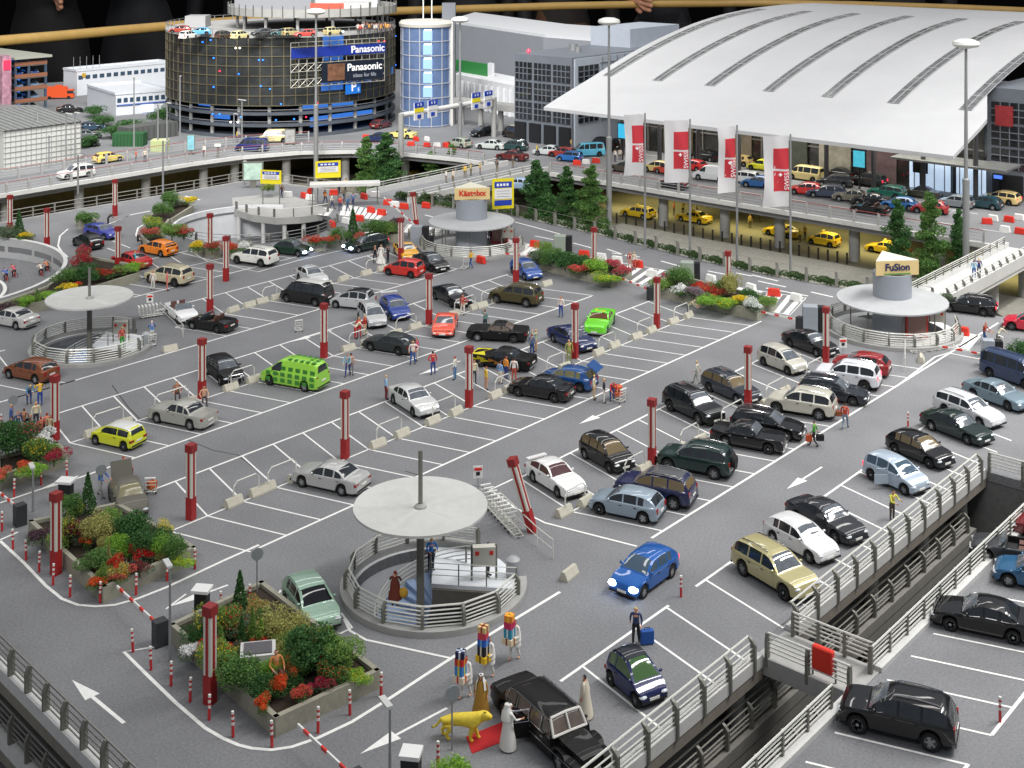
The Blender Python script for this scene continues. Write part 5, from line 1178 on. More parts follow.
# sheikh party
b = person((481, 716), 'stand', -60, WH, (170, 132, 52), (170, 132, 52), 'man in a gold-brown cloak and white headscarf leading the yellow lioness'); robe(b, (168, 130, 54), 'cloak'); headcloth(b, WH)
b = person((508, 748), 'reach', 60, WH, WH, WH, 'man in a long white robe holding the limousine door'); robe(b, WH); headcloth(b, WH, WH)
b = person((585, 717), 'stand', 200, BKH, (216, 208, 186), (216, 208, 186), 'man in a cream robe and dark cap on the far side of the limousine'); robe(b, (214, 206, 186))
def gift(c, z, d, col, rib, lab):
    t = thing('gift_box', lab, 'gift box', (c[0], c[1], z), c[2], 'gift boxes carried in tall stacks')
    m = MB(); m.box((0, 0, d[2]/2), d); o = m.build('box', [cl(col)], t)
    m = MB(); m.box((0, 0, d[2]/2), (d[0]+.02, .08, d[2]+.02)); m.box((0, 0, d[2]/2), (.08, d[1]+.02, d[2]+.02)); m.build('ribbon', [cl(rib)], t)
STK = [((466, 697), -80, 'nearest', [((224, 212, 190), (200, 60, 30), 'cream'), ((60, 130, 200), (210, 210, 60), 'sky blue'), ((196, 44, 40), (220, 160, 40), 'red'), ((28, 32, 74), (200, 210, 220), 'navy')]),
       ((489, 677), -85, 'middle', [((226, 186, 36), (110, 70, 30), 'yellow'), ((26, 26, 34), (220, 210, 190), 'black'), ((36, 96, 190), (120, 170, 220), 'blue'), ((208, 60, 96), (200, 80, 60), 'pink'), ((214, 190, 130), (150, 60, 40), 'tan')]),
       ((515, 659), -85, 'farthest', [((222, 204, 170), (130, 50, 40), 'beige'), ((44, 140, 170), (210, 220, 220), 'teal'), ((200, 50, 96), (190, 40, 80), 'crimson'), ((232, 140, 44), (240, 190, 60), 'orange')])]
for p, hd, w, L in STK:
    a = person(p, 'carry', hd, BRN, WH, WH, '%s of the three servants in white carrying a tall stack of gift boxes' % w, shoes=(206, 160, 130), scale=1.06); robe(a, WH, 'tunic', 1.18, .2, .24, .62)
    g = G(*p); d = Vector((cos(R_(hd)), sin(R_(hd)))); c = (g[0]+d.x*.42, g[1]+d.y*.42, R_(hd)); z = .9
    for i, (col, rib, nm) in enumerate(L):
        hh = (.27, .42, .30, .28, .25)[i]; sz = (.46, .52, hh) if i == 0 else (.36, .38, hh)
        gift((c[0], c[1], c[2]+(.3 if i == 3 else .05*i)), z, sz, col, rib, '%s gift box in the stack of the %s servant, %s from the bottom' % (nm, w, ORD[i])); z += hh+.004
g = G(470, 738); g2 = G(505, 726)
m = MB(); m.poly([G(466, 737), G(472, 754), G(513, 738), G(503, 722)], .004, .02); tag(m.build('red_carpet', [mat('red_carpet', (176, 30, 34), .9, noise=.1, nscale=6)]), 'red carpet laid in front of the limousine door', 'carpet')
# lioness
def lioness():
    J = [('rump', (-.72, 0, .88), .20), ('waist', (-.28, 0, .87), .185), ('ribs', (.22, 0, .88), .225), ('shoulder', (.52, 0, .94), .215), ('neck', (.80, 0, 1.06), .15), ('head', (1.05, 0, 1.12), .145), ('muzzle', (1.24, 0, 1.06), .085), ('nose', (1.31, 0, 1.05), .05)]
    V = []; E = []; Rr = []; ix = {}
    def add(n, p, r, par=None):
        ix[n] = len(V); V.append(p); Rr.append(r*1.42)
        if par: E.append((ix[par], ix[n]))
    pr = None
    for n, p, r in J: add(n, p, r, pr); pr = n
    for s, y in (('l', .15), ('r', -.15)):
        dx = .12 if s == 'l' else -.14
        add('fs'+s, (.50, y, .72), .12, 'shoulder'); add('fe'+s, (.44+dx*.3, y, .46), .085, 'fs'+s); add('fw'+s, (.50+dx, y, .20), .06, 'fe'+s); add('fp'+s, (.52+dx, y, .05), .06, 'fw'+s); add('ft'+s, (.64+dx, y, .04), .055, 'fp'+s)
        add('hs'+s, (-.70, y, .70), .16, 'rump'); add('hk'+s, (-.56-dx*.5, y, .48), .10, 'hs'+s); add('hh'+s, (-.86-dx, y, .30), .058, 'hk'+s); add('hp'+s, (-.80-dx, y, .06), .055, 'hh'+s); add('ht'+s, (-.68-dx, y, .04), .055, 'hp'+s)
        add('ear'+s, (1.0, y*.75, 1.27), .05, 'head')
    add('t1', (-.98, 0, .80), .05, 'rump'); add('t2', (-1.18, 0, .52), .035, 't1'); add('t3', (-1.34, .03, .40), .035, 't2'); add('t4', (-1.42, .03, .42), .06, 't3')
    me = bpy.data.meshes.new('lioness'); me.from_pydata(V, E, []); o = bpy.data.objects.new('tmp', me); COL.objects.link(o)
    o.modifiers.new('skin', 'SKIN'); 
    for i, v in enumerate(me.skin_vertices[0].data): v.radius = (Rr[i], Rr[i]); v.use_root = i == 0
    s = o.modifiers.new('sub', 'SUBSURF'); s.levels = 2; s.render_levels = 2
    dg = bpy.context.evaluated_depsgraph_get(); dg.update(); out = bpy.data.meshes.new_from_object(o.evaluated_get(dg)); bpy.data.objects.remove(o)
    out.materials.clear(); out.materials.append(mat('lion_yellow', (228, 202, 62), .6, noise=.2, nscale=7)); out.materials.append(cl((60, 40, 24)))
    for p in out.polygons: p.material_index = 1 if p.center.x < -1.36 else 0
    bm = bmesh.new(); bm.from_mesh(out)
    for q, r in (((1.16, .085, 1.17), .025), ((1.16, -.085, 1.17), .025), ((1.355, 0, 1.07), .03)):
        gg = bmesh.ops.create_icosphere(bm, subdivisions=1, radius=r, matrix=Matrix.Translation(q))
        for v in gg['verts']:
            for f in v.link_faces: f.material_index = 1
    bm.to_mesh(out); bm.free(); out.polygons.foreach_set('use_smooth', [True]*len(out.polygons)); return out
g = G(463, 739); o = link('lioness', lioness(), None, (g[0], g[1], 0), R_(33)); o.scale = (.92, .92, .92); tag(o, 'yellow lioness on a leash walking onto the red carpet', 'lioness')
# people of the parking deck
P_ = [
 ((636, 645), 'walk', -60, BLO, (44, 60, 100), BKH, 'blonde woman in black trousers pulling a blue suitcase'), ((892, 520), 'reach', -20, BRN, (206, 200, 80), (80, 70, 60), 'person in a yellow shirt leaning on the rail'),
 ((845, 429), 'walk', 100, BRN, (190, 66, 44), (120, 140, 160), 'man in a red top with a brown bag in the right lane'), ((814, 447), 'walk', 200, BKH, (70, 150, 50), (44, 34, 30), 'woman in green with an orange bag and a black case in the right lane'),
 ((984, 344), 'push', 10, RED_, (150, 60, 44), (40, 72, 130), 'man in a dark red top pushing luggage at the far right'), ((998, 346), 'bend', 60, GRY, (190, 190, 170), (80, 80, 80), 'person in pale clothes bending over luggage at the far right'),
 ((386, 400), 'stand', 60, BLO, (140, 180, 210), (110, 40, 44), 'person in a pale blue shirt and maroon trousers by the pale silver saloon'), ((348, 376), 'push', -60, BRN, (120, 170, 190), (40, 62, 120), 'man in pale blue and jeans with a child right of the green van'), ((351, 376), 'stand', 120, BRN, (190, 150, 130), (120, 110, 120), 'child beside the man right of the green van'),
 ((413, 364), 'hip', -40, BLO, (222, 216, 210), (52, 84, 150), 'woman in white and jeans below the dark grey coupe'), ((417, 361), 'stand', -120, BRN, (210, 80, 110), (226, 222, 214), 'person in a pink top behind the dark grey coupe'),
 ((433, 375), 'hip', 160, BKH, (186, 44, 48), (50, 74, 140), 'man in a red top and jeans with his hand on his hip'), ((455, 380), 'stand', 200, RED_, (216, 216, 206), (96, 130, 170), 'man in white and pale jeans in the lane right of the red-topped man'),
 ((463, 315), 'hip', -80, BRN, (186, 60, 56), (220, 210, 196), 'woman in red and white by the black saloon above the orange sports car'), ((485, 331), 'wave', 100, BRN, (96, 138, 134), (50, 60, 74), 'man in a grey-green jacket shading his eyes above the long classic saloon'),
 ((359, 338), 'stand', -30, BLO, (190, 50, 44), (186, 40, 40), 'person in a red coat with white trim by the silver hatchback'), ((365, 336), 'stand', 200, BLO, (178, 50, 44), (200, 180, 150), 'second person in red by the silver hatchback, right of the first'), ((355, 339), 'bend', 60, WH, (218, 206, 180), (180, 50, 50), 'person in a cream coat left of the two in red'),
 ((500, 384), 'stand', 90, BRN, (120, 160, 206), (216, 206, 190), 'man in a light blue shirt looking at the flame car'), ((506, 379), 'stand', 80, RED_, (220, 140, 44), (44, 64, 130), 'man in an orange top looking at the flame car'), ((486, 390), 'stand', 60, RED_, (224, 186, 40), (200, 150, 120), 'child in a yellow top left of the flame car watchers'), ((514, 381), 'stand', 120, BKH, (222, 218, 214), (180, 80, 60), 'dark-haired woman in white beside the flame car'), ((474, 384), 'stand', -30, BRN, (206, 200, 170), (60, 60, 64), 'man behind a light pillar left of the flame car'),
 ((561, 317), 'stand', -80, RED_, (226, 214, 206), (44, 76, 150), 'red-haired person in white and jeans alone in the lane'), ((532, 356), 'stand', 100, RED_, (80, 104, 140), (40, 66, 120), 'man in blue looking at the dark blue saloon'), ((536, 352), 'wave', 200, BLO, (160, 176, 150), (196, 160, 130), 'woman in pale green beside the man in blue'),
 ((569, 363), 'stand', -30, (214, 206, 180), (150, 156, 80), (140, 146, 80), 'person in olive yellow behind the blue hatchback'), ((594, 400), 'stand', 30, BLO, (206, 196, 160), (196, 170, 130), 'woman in a cream dress behind the blue hatchback'), ((604, 403), 'stand', 40, BLO, (40, 42, 50), (216, 216, 206), 'man in a dark jacket and white trousers by the luggage cart'), ((612, 401), 'bend', -40, RED_, (190, 50, 50), (60, 80, 130), 'person in red bending over the luggage cart'),
 ((688, 317), 'bend', 30, (216, 206, 170), (160, 160, 130), (60, 64, 60), 'man in grey bending by the wheel stops near the right flower bed'), ((697, 384), 'walk', 200, BLO, (196, 196, 180), (150, 150, 140), 'woman in grey-beige walking above the black-green off-roader'), ((630, 269), 'stand', -60, RED_, (160, 60, 60), (200, 150, 130), 'person in dark red by the middle flower bed'), ((634, 270), 'stand', 100, BLO, (216, 206, 190), (190, 80, 70), 'blond person beside the one in dark red by the middle flower bed'),
 ((375, 263), 'stand', -30, BRN, (26, 26, 30), (26, 26, 30), 'man in a black suit left of the bride'), ((388, 263), 'stand', 200, BKH, (40, 40, 44), (36, 36, 40), 'man in a dark suit right of the bride'), ((471, 268), 'walk', 190, BRN, (222, 176, 44), (44, 72, 130), 'man in a yellow top pushing a trolley near the far middle stairwell'), ((491, 244), 'stand', 0, BKH, (40, 44, 60), (60, 60, 70), 'man in dark clothes beside the red kiosk'),
 ((122, 349), 'stand', 0, (220, 190, 50), (190, 70, 60), (70, 160, 60), 'person with a yellow cap and green trousers behind the left ticket machine'), ((152, 342), 'push', 150, WH, (70, 130, 200), (220, 218, 210), 'person in blue and white pushing a luggage trolley at the left stairwell'), ((153, 290), 'stand', -60, RED_, (222, 216, 206), (206, 204, 196), 'man in white by the beige off-roader'), ((167, 291), 'stand', 60, RED_, (210, 110, 110), (200, 120, 110), 'person in pink by the beige off-roader'), ((135, 269), 'stand', 70, BLO, (70, 160, 180), (176, 110, 60), 'woman in a turquoise top by the red saloon'),
 ((144, 243), 'stand', -60, BKH, (44, 40, 46), (40, 38, 44), 'person in dark clothes by the orange tuned hatchback'), ((138, 245), 'sit', 30, BRN, (32, 32, 36), (34, 34, 36), 'seated person in black by the orange tuned hatchback'), ((108, 226), 'bend', 40, BKH, (34, 34, 38), (40, 40, 44), 'person in black holding a white board behind the violet-blue coupe'), ((98, 236), 'sit', 20, RED_, (170, 60, 50), (60, 50, 50), 'person in red beside the violet-blue coupe'),
 ((29, 404), 'bend', -20, BLO, (80, 130, 160), (50, 76, 130), 'man in blue bending behind the far left flower bed'), ((40, 406), 'reach', 170, BRN, (222, 180, 40), (40, 70, 150), 'woman in a yellow top with blue trousers behind the far left flower bed'),
 ((100, 497), 'push', 20, (196, 160, 120), (44, 104, 180), (160, 160, 156), 'man in a blue shirt at the open bonnet in the left flower bed'), ((131, 483), 'bend', 200, RED_, (196, 120, 130), (150, 90, 96), 'red-haired person behind the grey car in the left flower bed'),
 ((431, 570), 'reach', -30, (190, 150, 110), (40, 120, 200), (36, 40, 56), 'man in a bright blue jacket under the front canopy'), ((488, 577), 'stand', 30, BKH, (222, 222, 218), (60, 60, 66), 'person in white behind the front ticket machine'), ((158, 407), 'x', 0, 0, 0, 0, ''), ((177, 400), 'sit', -30, BRN, (140, 90, 60), (70, 60, 56), 'brown-clad person seated on a wheel stop by the silver vintage saloon'), ((204, 404), 'sit', -30, BKH, (200, 160, 130), (60, 56, 60), 'person crouching at the foot of a light pillar by the black hatchback'),
 ((974, 278), 'stand', 120, BRN, (110, 170, 200), (44, 84, 150), 'person in light blue on the footbridge'), ((979, 276), 'wave', 120, BLO, (44, 60, 110), (40, 50, 80), 'person in navy beside the one in light blue on the footbridge'),
]
for a in P_:
    if a[1] != 'x': person(*a)
g = G(381, 263); b = person((381, 263), 'stand', -60, (180, 130, 70), WH, WH, 'bride in a white dress between two men in dark suits'); robe(b, WH, 'dress', 1.0, .14, .42, .02)
st = person((395, 607), 'reach', 130, (150, 60, 44), (116, 52, 36), (110, 50, 36), 'man in a brown coat going down the front spiral stair', z=-.75); robe(st, (116, 52, 36), 'coat', 1.15, .18, .30, .4)
m = MB(); m.ell((0, 0, 0), (.14, .2, .26), 8, 6); bg = m.build('bag', [cl((206, 160, 50))], st, True); bg.location = (-.05, -.36, .72)
crowd = [((11, 431), 'stand', (200, 160, 130), (60, 90, 150), 'blue'), ((18, 438), 'stand', RED_, (44, 74, 110), 'dark blue'), ((24, 428), 'sit', BRN, (150, 100, 70), 'brown'), ((30, 440), 'stand', GRY, (44, 44, 48), 'charcoal'), ((36, 428), 'stand', BLO, (214, 206, 170), 'cream'), ((41, 437), 'sit', RED_, (190, 90, 70), 'salmon'), ((47, 433), 'sit', RED_, (206, 110, 84), 'pale orange'), ((50, 441), 'stand', BRN, (170, 166, 130), 'khaki'), ((33, 449), 'stand', BRN, (190, 60, 56), 'red'), ((39, 453), 'sit', GRY, (200, 200, 196), 'white')]
for i, (p, ps, h, t_, w) in enumerate(crowd): person(p, ps, random.uniform(0, 360), h, t_, (50, 52, 60), 'guest in %s at the gathering by the far left flower bed' % w, group='guests at the far left flower bed')
cross = [((325, 204), (224, 130, 44), 'orange'), ((332, 209), (220, 216, 200), 'white and blue'), ((340, 211), (196, 60, 50), 'red'), ((348, 211), (50, 110, 160), 'teal blue'), ((339, 194), (216, 210, 200), 'pale grey'), ((346, 192), (200, 170, 60), 'ochre'), ((282, 198), (96, 56, 44), 'brown'), ((353, 207), (60, 100, 150), 'blue'), ((344, 202), (160, 150, 110), 'olive')]
for p, c, w in cross: person(p, 'walk', random.uniform(0, 360), BRN, c, (52, 60, 96), 'pedestrian in %s on the striped crossing behind the ramp' % w, group='pedestrians on the striped crossing')
for p, c, w in (((446, 183), WH, 'white'), ((453, 183), (210, 206, 190), 'cream'), ((465, 178), (220, 190, 60), 'yellow'), ((471, 176), (190, 180, 120), 'beige'), ((480, 175), (206, 170, 60), 'mustard'), ((497, 172), (60, 60, 66), 'dark grey'), ((513, 168), (70, 70, 76), 'charcoal')): person(p, 'stand', random.uniform(0, 360), BRN, c, (120, 110, 90), 'pedestrian in %s on the road bridge' % w)
for p, c, w in (((674, 215), (230, 110, 40), 'bright orange'), ((683, 215), (222, 206, 110), 'pale yellow'), ((697, 215), (226, 216, 140), 'cream'), ((659, 219), (130, 150, 150), 'grey'), ((725, 226), (190, 170, 70), 'ochre'), ((800, 243), (214, 200, 90), 'straw yellow'), ((805, 240), (206, 170, 60), 'mustard'), ((750, 228), (180, 160, 70), 'olive'), ((911, 262), (170, 100, 40), 'rust'), ((690, 212), (120, 60, 40), 'brown'), ((760, 222), (196, 186, 110), 'sand')): person(p, 'stand', random.uniform(0, 360), BRN, c, (90, 80, 50), 'traveller in %s on the taxi road under the upper road' % w, z=LOW)
for p, c, w in (((941, 214), WH, 'white beside the crimson hatchback'), ((537, 156), (216, 200, 50), 'a yellow vest on the forecourt'), ((204, 157), WH, 'white behind the upper road sign'), ((237, 142), (220, 190, 60), 'yellow near the round car park'), ((136, 162), (220, 90, 40), 'orange on the left upper road'), ((145, 162), (206, 196, 180), 'pale clothes on the left upper road'), ((615, 162), WH, 'white by the tall lamp'), ((620, 161), (210, 200, 190), 'cream by the tall lamp'), ((812, 181), WH, 'white between the cream taxi buses'), ((571, 150), (190, 160, 90), 'beige by the navy saloon'), ((864, 206), (40, 40, 46), 'black on the grey-brown saloon'), ((1012, 190), (220, 200, 60), 'yellow at the right-hand building')): person(p, 'stand', random.uniform(0, 360), BRN, c, (90, 90, 100), 'person in '+w)
for i in range(14): p = (292+i*1.6+random.uniform(-1, 1), 133+random.uniform(-2, 2)); c = random.choice([(196, 90, 50), (60, 90, 150), (150, 150, 150), (190, 170, 60), (90, 50, 50)]); person(p, 'stand', random.uniform(0, 360), BRN, c, (60, 60, 70), 'visitor in the crowd at the entrance of the round car park', group='crowd at the round car park')
# cyclists on the sunken track
def bicycle(x, y, z, rz, lab):
    t = thing('bicycle', lab, 'bicycle', (x, y, z), rz)
    for dx in (-.5, .5):
        m = MB(); m.tube([(dx+.33*cos(2*pi*k/16), 0, .34+.33*sin(2*pi*k/16)) for k in range(16)], .022, 5, closed=True); m.build('wheel', [TYRE], t)
    m = MB(); m.tube([(-.5, 0, .34), (-.12, 0, .84), (.36, 0, .80), (0, 0, .32), (-.5, 0, .34)], .022); m.tube([(-.12, 0, .84), (0, 0, .32)], .022); m.tube([(.5, 0, .34), (.34, 0, .95)], .022); m.build('frame', [cl((200, 60, 50))], t)
    m = MB(); m.tube([(.4, -.22, .98), (.34, 0, .97), (.4, .22, .98)], .018); m.build('handlebar', [STEEL], t)
    m = MB(); m.box((-.15, 0, .9), (.24, .12, .05)); m.build('saddle', [DARK], t)
for i, (px, py, c, w) in enumerate(((17, 262, (214, 180, 50), 'yellow helmet'), (6, 283, (70, 110, 190), 'blue jersey'), (14, 279, (200, 90, 110), 'pink jersey'), (41, 278, (222, 214, 200), 'white jersey'), (47, 275, (206, 130, 90), 'salmon jersey'))):
    g = G(px, py, -1.8); a = math.atan2(g[1]-VELO[1], g[0]-VELO[0])+pi/2
    bicycle(g[0], g[1], -1.82, a, 'racing bicycle under the rider with the %s' % w)
    person((g[0]-.15*cos(a), g[1]-.15*sin(a)), 'ride', math.degrees(a), c if 'helmet' in w else BRN, c, (40, 40, 50), 'racing cyclist with a %s on the sunken track' % w, z=-1.82, world=True, scale=1.0)
# luggage
def suitcase(p, rz, d, col, lab, z=0.0):
    g = G(*p); t = thing('suitcase', lab, 'suitcase', (g[0], g[1], z), rz)
    m = MB(); m.box((0, 0, d[2]/2+.04), d); o = m.build('shell', [cl(col)], t); o.modifiers.new('bevel', 'BEVEL').width = .03
    m = MB(); m.tube([(-.12, 0, d[2]+.03), (-.12, 0, d[2]+.14), (.12, 0, d[2]+.14), (.12, 0, d[2]+.03)], .018); m.build('handle', [DARK], t)
suitcase((647, 644), AZ+.2, (.62, .28, .62), (34, 84, 160), 'blue suitcase pulled by the blonde woman'); suitcase((820, 446), AZ, (.5, .22, .4), (22, 22, 26), 'black case carried by the woman in green', .3); suitcase((809, 446), AZ, (.4, .22, .42), (200, 84, 44), 'orange bag carried by the woman in green', .25); suitcase((839, 421), AZ, (.42, .26, .36), (130, 70, 40), 'brown bag carried by the man in the red top', .3)
def trolley(x, y, rz, lab=None, group=None, load=None, proto=[None]):
    if proto[0] is None:
        t = thing('luggage_trolley', '', 'luggage trolley', (0, 0, 0)); proto[0] = t
        m = MB(); m.tube([(-.4, -.3, .18), (.5, -.22, .14), (.5, .22, .14), (-.4, .3, .18), (-.4, -.3, .18)], .025, 5); m.tube([(-.1, -.28, .17), (-.1, .28, .17)], .02, 5); m.tube([(.2, -.25, .16), (.2, .25, .16)], .02, 5); m.build('base_frame', [STEEL], t)
        m = MB(); m.tube([(-.4, -.3, .18), (-.5, -.3, 1.0), (-.5, .3, 1.0), (-.4, .3, .18)], .028, 5); m.tube([(-.45, -.3, .6), (-.45, .3, .6)], .02, 5); m.tube([(-.47, -.3, .8), (-.47, .3, .8)], .02, 5); m.build('back_frame', [STEEL], t)
        m = MB(); m.box((-.5, 0, 1.02), (.12, .62, .06)); m.build('handle', [mat('trolley_handle', (220, 220, 216), .4)], t)
        for px_, py_ in ((-.35, .26), (-.35, -.26), (.42, 0)): m = MB(); m.cyl((px_, py_-.03, .06), .06, .05, 8); m.build('wheel', [DARK], t)
        r = t
    else: r = copy_tree(proto[0])
    r.location = (x, y, 0); r.rotation_euler = (0, 0, rz); r['label'] = lab
    if group: r['group'] = group
    elif 'group' in r: del r['group']
    return r
a, b = Vector(G(489, 506)), Vector(G(516, 535)); d = b-a; n = 9
for i in range(n):
    p = a+d*(i/(n-1)); trolley(p.x, p.y, math.atan2(d.y, d.x), 'luggage trolley in the row behind the front stairwell, number %s from the far end' % ORD[i], 'row of luggage trolleys at the front stairwell')
for p, l in (((298, 331), 'lone luggage trolley in the lane above the green van'), ((150, 346), 'luggage trolley pushed by the person in blue and white'), ((464, 269), 'luggage trolley pushed by the man in the yellow top'), ((152, 492), 'luggage trolley with an orange bag behind the grey car in the flower bed'), ((618, 402), 'luggage trolley loaded with orange suitcases'), ((995, 350), 'luggage trolley with red bags at the far right')):
    g = G(*p); trolley(g[0], g[1], random.uniform(0, 6), l)
suitcase((617, 399), AZ, (.7, .5, .3), (196, 92, 52), 'lower orange suitcase on the luggage trolley', .2); suitcase((617.5, 399), AZ, (.66, .45, .3), (206, 104, 60), 'upper orange suitcase on the luggage trolley', .6); suitcase((152, 492), 0, (.4, .5, .4), (190, 96, 44), 'orange bag on the trolley behind the grey car', .2); suitcase((995, 350), 0, (.4, .5, .4), (190, 40, 44), 'red bag on the trolley at the far right', .2)
g = G(503, 242)
for i, (p0, l) in enumerate((((145, 318), 'left stairwell'), ((893+20, 352), 'far right stairwell'))):
    a = Vector(G(*p0))
    for k in range(6): trolley(a.x+.1*k*(1 if i == 0 else 3.5), a.y+(.28*k if i == 0 else .6*k), 1.2 if i == 0 else -.9, 'luggage trolley in the row at the %s, number %s from the left' % (l, ORD[k]), 'row of luggage trolleys at the '+l)
def hoop_guard(p, q, lab):
    a, b = G(*p), G(*q); t = thing('guard_rail', lab, 'guard rail', (a[0], a[1], 0)); dx, dy = b[0]-a[0], b[1]-a[1]
    m = MB(); m.tube([(0, 0, 0), (0, 0, 1.0), (dx, dy, 1.0), (dx, dy, 0)], .035); m.tube([(0, 0, .5), (dx, dy, .5)], .025); m.build('frame', [STEEL], t)
hoop_guard((500, 510), (537, 546), 'thin steel guard rail beside the luggage trolleys'); hoop_guard((537, 546), (553, 559), 'second thin steel guard rail by the crooked pillar'); hoop_guard((160, 314), (183, 337), 'thin steel guard rail at the left stairwell'); hoop_guard((905, 352), (905+0, 372), 'thin steel guard rail at the far right stairwell')
g = G(513, 577); m = MB(); m.lathe([(.32, 0), (.36, .15), (.36, .9), (.2, 1.02), (.01, 1.05)], 16); tag(m.build('litter_bin', [mat('bin_grey', (160, 162, 164), .4)], None, True, (g[0], g[1], 0)), 'grey round litter bin at the gap of the front stairwell', 'litter bin')
g = G(146, 345); m = MB(); m.lathe([(.32, 0), (.36, .15), (.36, .9), (.2, 1.02), (.01, 1.05)], 16); tag(m.build('litter_bin', [mat('bin_grey', (160, 162, 164), .4)], None, True, (g[0], g[1], 0)), 'grey round litter bin at the left stairwell', 'litter bin')
# visitors of the exhibition behind the rail: full-size people, so giants here
def visitor(px, base, pose, hd, top, trs, label, sc=88):
    Y = base; X = (px-512)*Y/FPX; x, y = X*cA-Y*sA, X*sA+Y*cA
    return person((x, y), pose, hd, BKH, top, trs, label, z=-86, scale=sc, world=True)
VH = math.degrees(-pi/2+AZ)
visitor(48, 400, 'reach', VH, (16, 16, 18), (14, 14, 16), 'visitor in black clothes behind the left rail'); visitor(140, 430, 'reach', VH, (22, 24, 30), (20, 20, 24), 'visitor in dark clothes behind the round car park'); visitor(560, 500, 'stand', VH, (40, 34, 30), (96, 66, 44), 'visitor with a brown bag and coat behind the wooden rail', 84); visitor(662, 463, 'reach', VH, (30, 30, 34), (52, 48, 50), 'visitor in dark trousers leaning on the wooden rail', 85); visitor(780, 520, 'stand', VH, (26, 26, 28), (22, 22, 24), 'visitor in black behind the terminal roof', 84); visitor(900, 520, 'stand', VH, (44, 40, 40), (150, 150, 146), 'visitor in pale grey trousers behind the terminal roof', 84); visitor(470, 480, 'stand', VH, (20, 20, 22), (18, 18, 20), 'visitor in black behind the office buildings', 84); visitor(250, 470, 'stand', VH, (20, 20, 24), (24, 26, 34), 'visitor in dark blue behind the round car park', 84)
# ------------------------------------------------------------------ plants
LEAFM = {}
def leafmat(c, sat=.76, gain=1.18):
    if c not in LEAFM:
        g_ = sum(c)/3; m = LEAFM[c] = mat('leaf_%d_%d_%d' % c, tuple(min(245, int((v*sat+g_*(1-sat))*gain)) for v in c), .7, noise=.35, nscale=6, spec=.2)
        nt = m.node_tree; b = nt.nodes['Principled BSDF']; tr = nt.nodes.new('ShaderNodeBsdfTranslucent'); mx = nt.nodes.new('ShaderNodeMixShader'); mx.inputs[0].default_value = .4
        nt.links.new(b.inputs['Base Color'].links[0].from_socket, tr.inputs[0]); nt.links.new(b.outputs[0], mx.inputs[1]); nt.links.new(tr.outputs[0], mx.inputs[2]); nt.links.new(mx.outputs[0], nt.nodes['Material Output'].inputs[0])
    return LEAFM[c]
def bush_mesh(name, n, kind='round', leaf=.15, seed=0, lumps=7, flower=0.0):
    rnd = random.Random(seed); V = []; F = []; MI = []
    cent = []
    if kind == 'cone':
        for i in range(n):
            z = rnd.random()**1.25; r = (1-z)*.36*(.72+.28*abs(sin(z*22+seed)))+.02; a = rnd.uniform(0, 2*pi); q = r*math.sqrt(rnd.uniform(.35, 1)); cent.append((q*cos(a), q*sin(a), .04+z*.96))
    elif kind == 'column':
        L = []
        for q in range(46):
            z = .06+.9*(q+rnd.random())/46; pr = min(1, z*4+.6)*min(1, (1-z)*1.5+.10); a = rnd.uniform(0, 2*pi); q2 = .17*pr*rnd.uniform(.2, 1.15); L.append((q2*cos(a), q2*sin(a), z, (.06+.09*rnd.random())*(.45+.55*pr)))
        for i in range(n):
            x, y, z, r = rnd.choice(L); d = Vector((rnd.gauss(0, 1), rnd.gauss(0, 1), rnd.gauss(0, 1))).normalized()*r*rnd.uniform(.55, 1.05); cent.append((x+d.x, y+d.y, min(1, max(.02, z+d.z*.45))))
    else:
        L = [(rnd.uniform(-.30, .30), rnd.uniform(-.30, .30), rnd.uniform(.28, .68), rnd.uniform(.16, .32)) for _ in range(lumps)]
        for i in range(n):
            x, y, z, r = rnd.choice(L); a = rnd.uniform(0, 2*pi); b = math.acos(rnd.uniform(-.7, 1)); q = r*rnd.uniform(.65, 1.05)
            cent.append((x+q*sin(b)*cos(a), y+q*sin(b)*sin(a), max(.03, z+q*cos(b))))
    for c in cent:
        s = leaf*rnd.uniform(.6, 1.3); u = Vector((rnd.gauss(0, 1), rnd.gauss(0, 1), rnd.gauss(0, .6))).normalized(); w = u.cross(Vector((rnd.gauss(0, 1), rnd.gauss(0, 1), rnd.gauss(0, 1)))).normalized()
        b = len(V); c = Vector(c); V += [tuple(c-u*s*.5), tuple(c+w*s*.32), tuple(c+u*s*.5), tuple(c-w*s*.32)]; F.append((b, b+1, b+2, b+3)); MI.append(1 if (flower and c.z > .45 and rnd.random() < flower) else (2 if rnd.random() < .3 else 0))
    me = bpy.data.meshes.new(name); me.from_pydata(V, [], F)
    for _ in range(3): me.materials.append(leafmat((50, 90, 40)))
    me.polygons.foreach_set('material_index', MI); return me
BUSH = [bush_mesh('bush_foliage', 4200, 'round', .052, s, 13, .0) for s in range(3)]
FLOW = [bush_mesh('flower_foliage', 2600, 'round', .062, 10+s, 9, .85) for s in range(3)]
SPOT = [bush_mesh('flower_foliage', 3400, 'round', .056, 30+s, 11, .2) for s in range(2)]
CONE = [bush_mesh('conifer_foliage', 1500, 'cone', .075, 20+s) for s in range(2)]
TREE = [bush_mesh('tree_foliage', 11000, 'column', .028, 40+s) for s in range(3)]
trunkm = MB(); trunkm.tube([(0, 0, -.02), (.01, 0, .25), (0, .01, .5)], .035, 6, r2=.012)
for k in range(5): a = k*1.3; trunkm.tube([(0, 0, .18+.05*k), (.16*cos(a), .16*sin(a), .34+.06*k)], .014, 5, r2=.005)
TRUNKM = trunkm.mesh('trunk', [mat('bark', (74, 58, 44), .9)])
